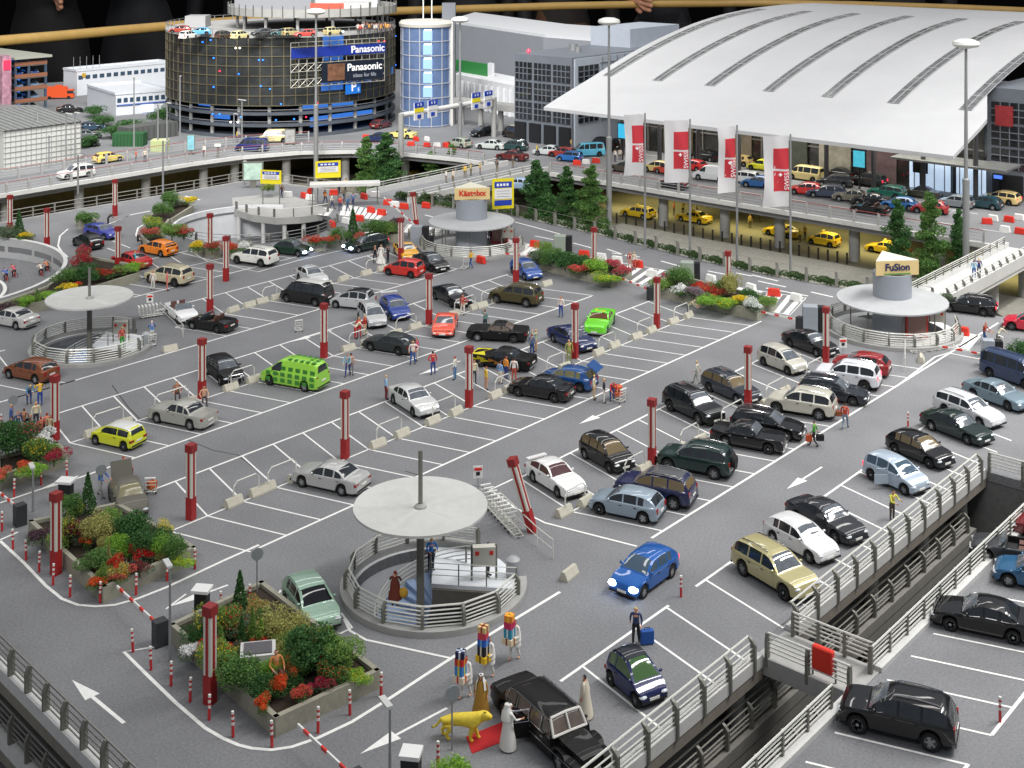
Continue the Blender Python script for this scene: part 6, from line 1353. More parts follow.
GRN = [((74, 116, 50), (104, 146, 66)), ((52, 96, 46), (80, 124, 60)), ((104, 142, 58), (134, 166, 74)), ((84, 104, 76), (116, 132, 100))]
OLV = ((146, 146, 74), (176, 170, 96))
def bush(p, h, w, label, kind='bush', green=0, fl=None, name=None, z=.55, group=None, world=False, tree=False):
    g = p if world else G(p[0], p[1], z)
    lib = {'bush': BUSH, 'flower': FLOW, 'spot': SPOT, 'cone': CONE, 'tree': TREE}[kind]
    nm = name or {'bush': 'shrub', 'flower': 'flowering_plant', 'spot': 'flowering_shrub', 'cone': 'conifer', 'tree': 'columnar_tree'}[kind]
    t = thing(nm, label, 'tree' if kind in ('tree', 'cone') else 'plant', (g[0], g[1], z), random.uniform(0, 6), group)
    o = link('crown' if kind == 'tree' else 'foliage', random.choice(lib), t); wf = w/.72 if kind in ('cone',) else (w/.53 if kind == 'tree' else w)
    o.scale = (wf, wf, h)
    G1, G2 = green if isinstance(green, tuple) else GRN[green]
    setmat(o, 0, leafmat(G1)); setmat(o, 2, leafmat(G2)); setmat(o, 1, leafmat(fl, .86, 1.1) if fl else leafmat(G2))
    s = link('trunk' if kind == 'tree' else 'stem', TRUNKM, t); s.scale = (w*.8, w*.8, h)
    return t
ORG, REDF, YELF, PNK, WHF, PUR, LIME = (226, 90, 40), (206, 40, 36), (228, 200, 40), (176, 40, 70), (222, 222, 222), (96, 66, 80), (140, 190, 50)
LIMEG = ((110, 160, 44), (150, 196, 60))
def planter(pts, h, label, z=0.0, div=()):
    """concrete trough on a ground outline given as picture points"""
    P = [G(*p) for p in pts] if len(pts[0]) == 2 and pts[0][0] >= -5 and not isinstance(pts[0], Vector) else pts
    t = thing('flower_bed', label, 'flower bed', (0, 0, 0)); n = len(P); cx = sum(p[0] for p in P)/n; cy = sum(p[1] for p in P)/n
    for i in range(n):
        a, b = P[i], P[(i+1) % n]; L = math.hypot(b[0]-a[0], b[1]-a[1]); ang = math.atan2(b[1]-a[1], b[0]-a[0]); k = max(1, int(L/3.4))
        for j in range(k):
            f = (j+.5)/k; m = MB(); nx, ny = -(b[1]-a[1])/L, (b[0]-a[0])/L; sg = 1 if (cx-a[0])*nx+(cy-a[1])*ny > 0 else -1
            m.box((a[0]+(b[0]-a[0])*f+nx*.12*sg, a[1]+(b[1]-a[1])*f+ny*.12*sg, h/2), (L/k-.05, .24, h), ang); m.build('trough_panel', [PLANTC], t)
    m = MB(); m.poly([(cx+(x-cx)*.96, cy+(y-cy)*.96) for x, y in P], .0, h-.18); m.build('soil', [SOIL], t)
    return t
# nearest flower bed
planter([(169, 641), (275, 738), (381, 688), (262, 596)], .8, 'nearest concrete flower bed with tall shrubs and orange flowers')
B1 = [((196, 646), 1.2, 1.5, 'dark low shrub at the left corner of the nearest flower bed', 'bush', 1, None), ((193, 660), 1.1, 1.3, 'white-flowered plant in the nearest flower bed', 'flower', 3, WHF), ((215, 640), 2.2, 1.9, 'tall shrub with yellow flowers behind the light pillar', 'spot', 0, YELF), ((240, 622), 2.9, 1.2, 'slender dark conifer in the nearest flower bed', 'cone', 1, None), ((228, 640), 2.1, 1.5, 'shrub with red blossoms in the nearest flower bed', 'spot', 2, REDF), ((222, 672), 2.0, 2.0, 'shrub with bright yellow spots in the nearest flower bed', 'spot', 2, YELF), ((243, 690), 1.9, 2.5, 'broad green shrub at the front of the nearest flower bed', 'bush', 0, None), ((262, 700), 1.4, 1.6, 'low green shrub behind the orange flowers', 'bush', 1, None),
 ((258, 625), 1.7, 1.6, 'orange-tipped shrub behind the stone trough', 'spot', OLV, (190, 110, 60)), ((283, 645), 2.3, 2.4, 'tall olive shrub with yellowish leaves in the nearest flower bed', 'bush', OLV, None), ((300, 648), 1.7, 1.7, 'second olive shrub near the mint green hatchback', 'bush', OLV, None), ((315, 672), 2.6, 3.0, 'large dark green shrub in the nearest flower bed', 'bush', 1, None), ((340, 672), 2.2, 2.2, 'feathery green shrub at the right of the nearest flower bed', 'bush', 2, None), ((324, 648), 1.6, 1.2, 'yellow-flowering shrub by the mint green hatchback', 'spot', 0, YELF), ((357, 683), .8, 1.3, 'low lime plant at the right corner of the nearest flower bed', 'spot', LIMEG, YELF), ((264, 714), 1.1, 1.0, 'orange flowers at the front corner of the nearest flower bed', 'flower', 0, ORG), ((299, 704), 1.1, 1.0, 'coral red flowers at the front edge of the nearest flower bed', 'flower', 0, (214, 84, 72)), ((320, 695), 1.0, 1.2, 'dark pink flowers at the front edge of the nearest flower bed', 'flower', 3, PNK), ((285, 690), 1.0, 1.6, 'dark low plants in the middle of the nearest flower bed', 'bush', 1, None)]
for p, h, w, l, k, g, f in B1: bush(p, h*.82, w*.9, l, k, g, f, z=.55)
g = G(258, 668, .8); t = thing('stone_trough', 'pale stone trough with a glass top in the nearest flower bed', 'trough', (g[0], g[1], .75), .9)
m = MB(); m.box((0, 0, .45), (1.5, 1.2, .9)); m.build('basin', [CONCL], t); m = MB(); m.box((0, 0, .92), (1.2, .9, .06)); m.build('dark_top', [mat('slate', (84, 82, 86), .4)], t)
person((276, 680), 'sit', -20, BRN, (196, 130, 70), (90, 80, 70), 'person in an orange top sitting among the shrubs of the nearest flower bed', z=.9)
# left flower bed
planter([(28, 535), (103, 604), (197, 562), (118, 516)], .8, 'left concrete flower bed with the grey old-fashioned car in it')
B2 = [((42, 545), 1.3, 1.6, 'violet-grey shrub at the left end of the left flower bed', 'flower', 3, PUR), ((68, 520), 1.9, 1.7, 'dark green shrub behind the left flower bed pillar', 'bush', 0, None), ((88, 512), 2.6, 1.2, 'narrow conifer in the left flower bed', 'cone', 1, None), ((62, 548), 1.8, 1.6, 'shrub with yellow blossoms left in the left flower bed', 'spot', 2, YELF), ((76, 545), 1.9, 1.7, 'wine red shrub in the left flower bed', 'flower', 3, (130, 44, 56)), ((100, 548), 2.2, 2.2, 'yellow-leaved shrub in the left flower bed', 'bush', OLV, None), ((95, 572), 1.5, 2.0, 'green shrub at the front of the left flower bed', 'bush', 0, None), ((128, 545), 2.2, 2.5, 'dark bushy shrub in front of the grey car', 'bush', 1, None), ((150, 555), 2.0, 2.4, 'dense dark green shrub at the right of the left flower bed', 'bush', 1, None), ((175, 560), 1.8, 1.6, 'pointed green shrub at the right corner of the left flower bed', 'bush', 0, None), ((166, 538), 1.4, 1.1, 'yellow flowers beside the grey car in the left flower bed', 'flower', 2, (216, 200, 110)), ((75, 520), 1.3, 1.1, 'yellow-tipped plant at the back of the left flower bed', 'spot', 0, YELF), ((99, 590), .95, 1.2, 'orange flowers at the front corner of the left flower bed', 'flower', 0, ORG), ((122, 583), 1.1, 1.4, 'salmon pink flowers at the front of the left flower bed', 'flower', 0, (206, 90, 80)), ((140, 577), 1.1, 1.3, 'dark red flowers at the front of the left flower bed', 'flower', 3, (130, 48, 56)), ((131, 562), 1.4, .6, 'small red bloom in the middle of the left flower bed', 'flower', 0, REDF), ((183, 566), .6, 1.3, 'low pale yellow plants at the right corner of the left flower bed', 'spot', LIMEG, YELF), ((112, 580), .8, 1.2, 'lime green ground plant in the left flower bed', 'bush', LIMEG, None)]
for p, h, w, l, k, g, f in B2: bush(p, h*.84, w*.92, l, k, g, f, z=.55)
def fill(pts, n, bed, z=.55):
    P = [Vector(G(p[0], p[1], z)) for p in pts]; rnd = random.Random(len(bed)); k = 0
    for i in range(n):
        u, v = rnd.uniform(.08, .92), rnd.uniform(.08, .92); q = P[0].lerp(P[1], u).lerp(P[3].lerp(P[2], u), v)
        kind = rnd.choice(('bush', 'bush', 'bush', 'spot', 'flower', 'cone')); h = rnd.uniform(.7, 1.4) if kind != 'cone' else rnd.uniform(1.2, 1.8)
        bush((q.x, q.y), h, rnd.uniform(.8, 1.5) if kind != 'cone' else rnd.uniform(.5, .8), 'small plant filling the gaps of the '+bed, kind, rnd.choice((0, 1, 1, 2, 2, 3, LIMEG, OLV)), rnd.choice((YELF, ORG, REDF, PUR, WHF)), 'bed_plant', z, 'small plants of the '+bed, world=True)
fill([(176, 643), (275, 730), (374, 688), (262, 603)], 34, 'nearest flower bed'); fill([(36, 537), (103, 597), (189, 562), (118, 522)], 24, 'left flower bed')
# far left flower bed
planter([(-4, 492), (69, 466), (58, 455), (-4, 470)], .85, 'concrete flower bed at the left edge with pink flowers')
B3 = [((8, 460), 2.6, 2.2, 'dark green shrub at the left edge flower bed', 'bush', 1, None), ((22, 452), 2.0, 2.0, 'dark shrub with a pink bloom in the left edge flower bed', 'spot', 1, (206, 70, 80)), ((35, 462), 1.9, 1.7, 'shrub with yellow flowers in the left edge flower bed', 'spot', 0, YELF), ((42, 452), 1.5, 1.8, 'white-flowered shrub in the left edge flower bed', 'flower', 0, WHF), ((54, 466), 1.2, 1.5, 'pink flowers at the right corner of the left edge flower bed', 'flower', 0, PNK), ((22, 474), .9, 1.2, 'orange-red flowers in the left edge flower bed', 'flower', 0, (220, 80, 50)), ((34, 476), .8, 1.6, 'lime green plants at the front of the left edge flower bed', 'bush', LIMEG, None), ((3, 482), .9, 1.2, 'coral flowers at the left edge of the picture', 'flower', 0, (220, 100, 80)), ((48, 460), 1.2, 1.2, 'low green plant among the flowers of the left edge bed', 'bush', 2, None)]
for p, h, w, l, k, g, f in B3: bush(p, h, w*1.1, l, k, g, f, z=.75)
# bed by the left canopy (upper left)
planter([(-4, 322), (60, 306), (140, 281), (128, 271), (84, 263), (71, 270), (66, 279), (46, 295), (-4, 313)], .8, 'long flower bed beside the sunken cycle track')
B4 = [((8, 313), 1.0, 1.7, 'violet shrub at the left end of the long bed', 'flower', 3, PUR), ((24, 308), 1.1, 1.6, 'light green plant in the long bed by the cycle track', 'bush', LIMEG, None), ((37, 303), 1.2, .9, 'upright green plant in the long bed', 'cone', 2, None), ((50, 300), .9, 1.9, 'lime shrub in the long bed left of the canopy', 'bush', LIMEG, None), ((68, 294), 1.3, 1.8, 'yellow flowers in the long bed above the left canopy', 'flower', 0, YELF), ((66, 286), 1.8, 2.2, 'dark green shrub in the long bed by the cycle track', 'bush', 0, None), ((88, 287), 2.4, 2.0, 'green shrub behind the left canopy mast', 'bush', 1, None), ((79, 272), 2.2, 2.2, 'red-leaved shrub in the long bed', 'flower', 3, (180, 60, 66)), ((82, 263), 2.0, 1.8, 'pink-red bush at the back of the long bed', 'flower', 0, (190, 60, 80)), ((100, 282), 1.6, 1.9, 'bright red flowering bush in the long bed', 'flower', 0, (200, 56, 44)), ((113, 279), 1.1, 1.6, 'dark red bush in the long bed', 'flower', 3, (150, 50, 50)), ((121, 276), 1.1, 1.9, 'green shrub near the red saloon', 'bush', 2, None), ((133, 273), 1.1, 1.8, 'lime green bush at the right end of the long bed', 'bush', LIMEG, None), ((72, 280), 1.4, 1.7, 'grey-green shrub beside the cycle track wall', 'bush', 3, None), ((78, 290), 1.0, 1.0, 'orange and blue flowers above the left canopy', 'flower', 0, ORG)]
for p, h, w, l, k, g, f in B4: bush(p, h, w*1.1, l, k, g, f, z=.6)
planter([(-4, 243), (33, 243), (28, 237), (-4, 237)], .8, 'small flower bed at the far left edge')
for p, h, w, l, k, g, f in [((8, 240), 1.7, 2.6, 'grey-green shrub at the far left edge', 'bush', 3, None), ((19, 239), 3.0, 1.5, 'small conifer at the far left edge', 'cone', 1, None), ((26, 241), 1.2, 1.6, 'yellow flowers in the small far left bed', 'flower', 0, YELF)]: bush(p, h, w, l, k, g, f, z=.6)
# planters round the helix
planter([(141, 244), (150, 252), (166, 252), (160, 240), (170, 226), (192, 212), (180, 208), (150, 222)], .8, 'curved flower bed along the white ramp wall')
B5 = [((150, 240), 1.6, 1.8, 'coral shrub in the curved bed by the ramp wall', 'flower', 0, (206, 100, 90)), ((172, 240), 2.0, 2.6, 'bright green shrub in the curved bed by the ramp wall', 'bush', 2, None), ((184, 240), 1.8, 1.8, 'coral red bush right in the curved bed', 'flower', 0, (206, 84, 76)), ((153, 229), 1.6, 2.4, 'yellow and green shrub in the curved bed', 'spot', 2, YELF), ((163, 218), 2.0, 2.2, 'green shrub on the bend of the curved bed', 'bush', 0, None), ((170, 210), 2.4, 2.0, 'dark shrub at the far end of the curved bed', 'bush', 0, None), ((178, 208), 1.6, 2.0, 'whitish shrub at the far end of the curved bed', 'flower', 3, (190, 196, 180)), ((187, 206), 1.4, 2.0, 'yellow flowers at the far end of the curved bed', 'flower', 2, YELF)]
for p, h, w, l, k, g, f in B5: bush(p, h, w*1.1, l, k, g, f, z=.6)
SMALLP = [((192, 249), (205, 255), YELF, 'yellow'), ((204, 251), (220, 258), (190, 80, 70), 'rose'), ((222, 252), (236, 258), (216, 70, 50), 'red'), ((238, 250), (252, 254), WHF, 'white')]
for (a, b, c, w) in SMALLP:
    P = [(a[0], a[1]), (a[0]+1, b[1]-1), (b[0], b[1]), (b[0]-1, a[1])]
    planter(P, .9, 'concrete trough with %s flowers in the row left of the white off-roader' % w); bush(((a[0]+b[0])/2, a[1]+3), 1.5, 1.9, '%s flowers in the row of troughs left of the white off-roader' % w, 'flower', 0, c, z=.7)
for (a, b, h, l) in (((311, 245), (326, 251), .9, 'with red flowers beside the round-backed green car'), ((327, 243), (346, 249), .9, 'with mixed shrubs behind the dark green estate'), ((350, 241), (372, 246), .9, 'with a conifer behind the dark green estate'), ((372, 236), (400, 243), .9, 'with a green bush by the raised barrier'), ((76, 224), (96, 228), .8, 'with a green bush near the violet-blue coupe'), ((408, 236), (420, 240), .8, 'with a purple bush left of the far middle stairwell')):
    planter([a, (a[0]+2, b[1]), b, (b[0]-2, a[1])], h, 'concrete trough '+l)
for p, h, w, l, k, g, f in [((316, 246), 1.3, 2.2, 'red flowers in the trough by the round-backed green car', 'flower', 0, (206, 60, 50)), ((330, 246), 1.3, 1.6, 'orange-red flowers in the mixed trough', 'flower', 0, (206, 84, 60)), ((340, 244), 2.0, 2.0, 'green shrub in the mixed trough', 'bush', 0, None), ((353, 241), 3.3, 1.7, 'small dark conifer in the trough row', 'cone', 1, None), ((359, 243), 1.5, 1.5, 'pink shrub beside the small conifer', 'flower', 0, (206, 100, 90)), ((375, 238), 2.2, 3.4, 'broad green bush in the trough by the raised barrier', 'bush', 0, None), ((386, 238), 1.8, 2.2, 'lime bush in the trough by the raised barrier', 'bush', 2, None), ((396, 234), 2.2, 2.4, 'purple bush left of the far middle stairwell', 'flower', 3, PUR), ((86, 226), 1.8, 2.6, 'green bush in the trough near the violet-blue coupe', 'bush', 0, None), ((268, 192), 1.2, 2, 'shrub with yellow flowers behind the spiral ramp', 'spot', 0, YELF)]: bush(p, h, w, l, k, g, f, z=.6)
# middle and right flower beds at the far lanes
planter([(533, 268), (612, 288), (632, 278), (545, 256)], .9, 'middle flower bed between the far lanes')
B6 = [((540, 264), 1.4, 2.2, 'green shrub at the left end of the middle bed', 'bush', 3, None), ((550, 266), 1.9, 2.4, 'tall green plant in the middle bed', 'bush', 0, None), ((545, 258), 1.8, 1.8, 'light green plant at the back of the middle bed', 'bush', 2, None), ((565, 270), 1.9, 2.6, 'dark green bush in the middle bed', 'bush', 1, None), ((578, 268), 1.6, 2.2, 'dark bush beside the pillar of the middle bed', 'bush', 1, None), ((574, 275), 1.1, 1.6, 'salmon flowers in the middle bed', 'flower', 0, (220, 90, 84)), ((586, 275), 1.3, 1.8, 'red flowers in the middle bed', 'flower', 0, (206, 70, 70)), ((597, 276), 1.7, 2.4, 'lime green bush at the right of the middle bed', 'bush', LIMEG, None), ((606, 282), .8, 2.4, 'yellow-green ground plant in the middle bed', 'spot', LIMEG, YELF), ((613, 272), 1.5, 2.0, 'pink flowers behind the middle bed', 'flower', 0, (206, 80, 100)), ((621, 278), 1.4, 2.0, 'rose red bush at the right end of the middle bed', 'flower', 3, (196, 70, 84))]
for p, h, w, l, k, g, f in B6: bush(p, h, w*1.1, l, k, g, f, z=.6)
planter([(650, 295), (757, 321), (777, 309), (672, 283)], .9, 'right flower bed between the far lanes')
B7 = [((660, 292), 1.3, 2.0, 'green plant at the left end of the right bed', 'bush', 2, None), ((671, 286), 1.4, 1.4, 'pink bush at the back of the right bed', 'flower', 0, (196, 70, 90)), ((682, 290), 2.2, 2.6, 'round dark green bush in the right bed', 'bush', 0, None), ((680, 297), 1.4, 1.6, 'white flowers in the right bed', 'flower', 0, WHF), ((694, 300), 1.4, 2.2, 'grey-violet bush in the right bed', 'flower', 3, (140, 120, 130)), ((700, 292), 1.2, 1.4, 'bright red flowers at the back of the right bed', 'flower', 0, (214, 64, 54)), ((708, 296), 1.2, 1.5, 'orange-red flowers in the right bed', 'flower', 0, (214, 80, 60)), ((718, 301), 1.2, 1.6, 'dark red flowers below the pillar of the right bed', 'flower', 0, (180, 50, 50)), ((712, 306), 1.0, 2.2, 'lime green plant at the front of the right bed', 'bush', LIMEG, None), ((727, 308), 1.1, 2.0, 'yellow and lime plant in the right bed', 'spot', LIMEG, YELF), ((730, 299), 2.6, 1.8, 'tall olive bush beside the pillar of the right bed', 'bush', OLV, None), ((742, 308), 1.4, 1.7, 'yellow flowers in the right bed', 'flower', 2, YELF), ((750, 302), 1.3, 1.8, 'very dark round bush in the right bed', 'bush', 1, None), ((754, 313), 1.5, 1.9, 'silver-white bush at the front corner of the right bed', 'flower', 3, (206, 210, 206)), ((767, 307), 1.0, 1.8, 'green plant at the right end of the right bed', 'bush', 2, None), ((722, 296), 1.6, 1.6, 'green leafy plant behind the pillar of the right bed', 'bush', 0, None)]
for p, h, w, l, k, g, f in B7: bush(p, h, w*1.1, l, k, g, f, z=.6)
for p, h, w, l, k, g, f in [((455, 786), 1.2, 1.6, 'bright green bush at the bottom edge of the picture', 'bush', LIMEG, None), ((1018, 366), 2.4, 1.6, 'dark green bush at the right edge by the exit', 'bush', 1, None), ((945, 307), 1.4, 1.4, 'grey-green potted bush at the end of the footbridge', 'bush', 3, None)]: bush(p, h, w, l, k, g, f, z=.1)
# columnar trees beyond the hedge
for i, (p, h, w, l) in enumerate([((898, 282), 9.0, 3.9, 'columnar tree left of the footbridge, leftmost of the right-hand three'), ((930, 295), 10.8, 4.0, 'tall columnar tree in front of the footbridge'), ((958, 285), 8.2, 2.8, 'slim columnar tree by the tall lamp at right'), ((536, 237), 9.6, 4.6, 'tall columnar tree right of the yellow and blue sign'), ((566, 235), 8.6, 4.2, 'columnar tree in the middle of the three beyond the hedge'), ((591, 240), 9.2, 4.6, 'columnar tree left of the thick lamp pole'), ((545, 226), 7.0, 3.6, 'shorter columnar tree behind the tall one by the sign')]): bush(p, h, w, l, 'tree', (1, 0, 1, 1, 1, 0, 1)[i], z=LOW+.4)
for i, (p, h, w, l) in enumerate([((366, 193), 8.2, 4.4, 'columnar tree left of the pair behind the road bridge'), ((386, 195), 9.0, 5.6, 'wide columnar tree behind the road bridge'), ((432, 186), 5.2, 4.2, 'shorter tree left of the lamp mast behind the road bridge'), ((452, 186), 6.2, 3.6, 'slim tree at the lamp mast behind the road bridge')]): bush(p, h, w, l, 'tree', (0, 1, 0, 0)[i], z=LOW+.4)
# hedge along the far deck edge
HM = bush_mesh('hedge_foliage', 900, 'round', .12, 77, 14)
S = seg_pts([(x, y+.55) for x, y in hedgep], 2.9)
for i, (p, d) in enumerate(S):
    q = p+d*1.4; o = link('hedge_plant', HM, None, (q.x, q.y, -.15), math.atan2(d.y, d.x)); o.scale = (3.0, 1.1, .95)
    for k in range(3): setmat(o, k, leafmat(((70, 96, 52), (84, 110, 60), (60, 84, 46))[k]))
    tag(o, 'low green hedge plant between the bent posts, number %s counted from the right' % (ORD[i] if i < len(ORD) else 'last'), 'hedge', 'hedge along the far deck edge')
for p, l in (((405, 201), 'low hedge left under the road bridge'), ((430, 203), 'low hedge in the middle under the road bridge'), ((455, 204), 'low hedge right under the road bridge')):
    g = G(*p); o = link('hedge_plant', HM, None, (g[0], g[1], 0)); o.scale = (3.4, 1.6, 1.4)
    for k in range(3): setmat(o, k, leafmat(((60, 80, 44), (74, 96, 54), (54, 74, 40))[k]))
    tag(o, l, 'hedge')
# ------------------------------------------------------------------ far buildings
def wpx(px, Y): X = (px-512)*Y/FPX; return (X*cA-Y*sA, X*sA+Y*cA)
def slabbox(mb, a, b, t, z0, z1, mi=0):
    """upright slab from a to b (ground points), t thick"""
    L = math.hypot(b[0]-a[0], b[1]-a[1]); mb.box(((a[0]+b[0])/2, (a[1]+b[1])/2, (z0+z1)/2), (L, t, z1-z0), math.atan2(b[1]-a[1], b[0]-a[0]), mi); return mb
ROOFW = mat('roof_white', (197, 198, 199), .42, noise=.025, nscale=.6, noise2=.05, n2scale=.08)
STRIPE = mat('skylight_glass', (112, 114, 114), .15, noise=.5, nscale=1.2, spec=.8)
FRAMEL = mat('frame_light', (200, 200, 200), .4, .3)
# terminal with the white vaulted roof
term = thing('terminal_building', 'airport terminal with a huge white vaulted roof and dark glass front', 'terminal', (0, 0, 0))
half = [(137, 8), (142, 9.5), (147, 10.9), (153, 12.7), (159, 14.3), (167, 16.05), (175.5, 17.5), (184, 18.4), (194, 18.9), (202, 19.0)]
fr_ = pchip(half)
prof = [(137+(202-137)*i/26, fr_(137+(202-137)*i/26)) for i in range(27)]
prof += [(404-y, z) for y, z in prof[-2::-1]]
m = MB(); vs = []; n = len(prof)
def rb(y): return -56.0 if y < 146.8 else max(-60.0, -.3817*y)
for dz in (0, -.45):
    for y, z in prof: vs += [(-113.5+(-113.5+113.5)*i/6+(rb(y)+113.5)*i/6, y, z+dz) for i in range(7)]
fs = []
for o_ in (0, n*7):
    for i in range(n-1):
        for k in range(6):
            q = (o_+i*7+k, o_+i*7+k+1, o_+(i+1)*7+k+1, o_+(i+1)*7+k); fs.append(q if o_ == 0 else q[::-1])
N7 = n*7
for i in range(n-1): fs += [(i*7, (i+1)*7, N7+(i+1)*7, N7+i*7), (i*7+6, N7+i*7+6, N7+(i+1)*7+6, (i+1)*7+6)]
for k in range(6): fs += [(k, N7+k, N7+k+1, k+1), ((n-1)*7+k, (n-1)*7+k+1, N7+(n-1)*7+k+1, N7+(n-1)*7+k)]
m.add(vs, fs); m.build('roof', [ROOFW], term, True, sharp=25)
SKY = [(x, 148.6) for x in (-111.3, -102.7, -94.2, -85.3, -76.9, -68.2, -59.3)]
for s0, ya in SKY:
    ys = [ya+(192-ya)*i/22 for i in range(23)]; w = .75
    m = MB(); vs = [(s0+sg*w, y, fr_(y)+.06) for y in ys for sg in (-1, 1)]
    m.add(vs, [(2*i, 2*i+1, 2*i+3, 2*i+2) for i in range(22)]); sk = m.build('skylight', [STRIPE], term)
    m = MB()
    for sg in (-1.05, 0, 1.05): m.tube([(s0+sg*w, y, fr_(y)+.1) for y in ys], .04, 4)
    for y in ys[::2]: m.tube([(s0-w, y, fr_(y)+.1), (s0+w, y, fr_(y)+.1)], .03, 4)
    m.build('glazing_bars', [FRAMEL], sk)
TG = mat('terminal_glass', (46, 46, 44), .12, spec=.8, noise=.5, nscale=.7)
m = MB(); m.box((-87, 156.2, 6.2), (54, .3, 12.4)); m.build('glass_front', [TG], term)
m = MB(); m.box((-112.8, 190, 5), (.4, 68, 10)); m.build('side_wall', [mat('terminal_side', (120, 124, 128), .5)], term)
for i in range(17): m = MB(); m.box((-112.5+i*3.15, 155.9, 6), (.16, .3, 12)); m.build('mullion', [mat('mullion', (112, 110, 106), .5)], term)
for z in (3.6, 5.6, 8.4): m = MB(); m.box((-87, 155.95, z), (54, .25, .16)); m.build('transom', [mat('mullion', (112, 110, 106), .5)], term)
for i in range(9):
    m = MB(); m.cyl((-110+i*6.4, 150.5, 0), .3, 11.0, 10); m.build('column', [mat('column_dark', (66, 66, 68), .6)], term, True)
for x, w, c in ((-104, 5, (92, 84, 66)), (-94, 4, (120, 112, 96)), (-86, 5, (70, 74, 66)), (-79.5, 4.5, (150, 146, 132)), (-73, 4, (110, 92, 92))):
    m = MB(); m.box((x, 155.75, 2.4), (w, .2, 4.4)); m.build('shop_panel', [mat('shop_%d_%d_%d' % c, c, .5, noise=.35, nscale=1.0)], term)
LITW = mat('lit_shop', (200, 214, 230), .4, emit=(190, 214, 240), estr=.75, noise=.25, nscale=1.5)
for x, w in ((-66.6, 5.2), (-61.4, 3.6)):
    m = MB(); m.box((x, 155.7, 1.9), (w, .2, 3.6)); m.build('lit_doors', [LITW], term)
    m = MB(); m.box((x, 155.65, 3.95), (w, .25, .5)); m.build('blue_sign', [mat('blue_sign', (34, 64, 160), .4)], term)
    for k in range(4): m = MB(); m.box((x-w/2+w*(k+.5)/4, 155.55, 1.9), (.1, .1, 3.6)); m.build('door_frame', [GALV], term)
# canopy strip by the lit doors
m = MB(); m.box((-62, 152, 4.6), (14, 5, .25)); m.build('entrance_roof', [mat('entrance_roof', (104, 106, 104), .6, noise=.3, nscale=1)], term)
def screen(px, py, Y, w, h, col, lab, e=1.6):
    x, y = wpx(px, Y); z = CAM_H-(py-YH)*Y/FPX; t = thing('screen', lab, 'screen', (x, y, 0), 0)
    m = MB(); m.box((0, .1, z), (w+.3, .18, h+.3)); m.tube([(0, .15, 0), (0, .15, z)], .12); m.build('stand', [BLACKM], t)
    m = MB(); m.box((0, -.02, z), (w, .06, h)); m.build('display', [mat('screen_%d_%d_%d' % col, col, .3, emit=col, estr=e, noise=.5, nscale=1.3)], t)
screen(859, 159, 160, 1.5, 2.0, (70, 170, 190), 'lit blue-green screen on the terminal front', 1.0); screen(622, 131, 182, 1.3, 2.0, (60, 180, 220), 'lit sky-blue screen beside the tall lamp under the roof edge', 1.0); screen(566, 123.5, 196, 1.3, .45, (50, 120, 220), 'small lit blue sign under the left tip of the roof', 1.4); screen(920, 163, 161, 1.6, 2.2, (16, 16, 18), 'black notice board at the terminal front', 0.0); screen(998, 177, 156.0, 1.0, .4, (70, 110, 220), 'small lit blue sign on the right-hand building', 1.5)
# grid-front buildings
def gridface(t, a, b, z0, z1, nx, nz, wm, fm, nrm=.12, bars=.18, groups=None, gap=1.0):
    """glass panes and frame bars over a face from a to b; a->b runs left to right as seen from outside"""
    L = math.hypot(b[0]-a[0], b[1]-a[1]); ang = math.atan2(b[1]-a[1], b[0]-a[0]); d = ((b[0]-a[0])/L, (b[1]-a[1])/L); n = (d[1], -d[0])
    P = lambda u, z, o=0: (a[0]+d[0]*u+n[0]*o, a[1]+d[1]*u+n[1]*o, z)
    for i in range(nx):
        for j in range(nz):
            u0, u1 = L*i/nx, L*(i+1)/nx; w0, w1 = z0+(z1-z0)*j/nz, z0+(z1-z0)*(j+1)/nz
            g = (u1-u0)*(1-gap)/2; h = (w1-w0)*(1-gap)/2
            m = MB(); m.box(P((u0+u1)/2, (w0+w1)/2, nrm/2), (u1-u0-2*g, nrm, w1-w0-2*h), ang); w = m.build('window', [wm], t)
            m = MB(); k = 3
            for q in range(1, k+1): m.box(P(u0+g+(u1-u0-2*g)*q/(k+1), (w0+w1)/2, nrm+.04), (bars*.6, .08, w1-w0-2*h), ang)
            for q in range(1, 3): m.box(P((u0+u1)/2, w0+h+(w1-w0-2*h)*q/3, nrm+.05), (u1-u0-2*g, .08, bars*.6), ang)
            m.build('glazing_bars', [fm], w)
OFFG = mat('office_grey', (112, 118, 126), .6, noise=.08, nscale=.8); OFFL = mat('office_light', (176, 184, 194), .55, noise=.06, nscale=.8)
WDK = mat('office_window', (34, 36, 40), .12, noise=.6, nscale=.9, spec=.8)
off = thing('office_block', 'grey office block with gridded dark windows left of the terminal roof', 'office block', (0, 0, 0))
A_, B_ = (-130.4, 150.4), (-119.2, 150.4); m = MB(); m.poly([A_, B_, (-119.2, 186), (-130.4, 186)], 0, 13.3); m.build('wall', [OFFG], off)
gridface(off, A_, B_, 3.2, 12.3, 3, 3, WDK, OFFG, gap=.86)
m = MB(); m.box((-119.1, 168.4, 6.6), (.3, 35, 13.0)); m.build('side_panel', [OFFL], off)
gridface(off, (-118.9, 151.0), (-118.9, 157), 3.2, 12.3, 1, 3, WDK, OFFG, gap=.8)
sidebars = MB()
for i in range(14): sidebars.box((-118.9, 157.5+i*1.9, 8), (.1, .1, 10))
for j in range(6): sidebars.box((-118.88, 169, 3.6+j*1.7), (.1, 24, .1))
sidebars.build('panel_joints', [OFFG], off)
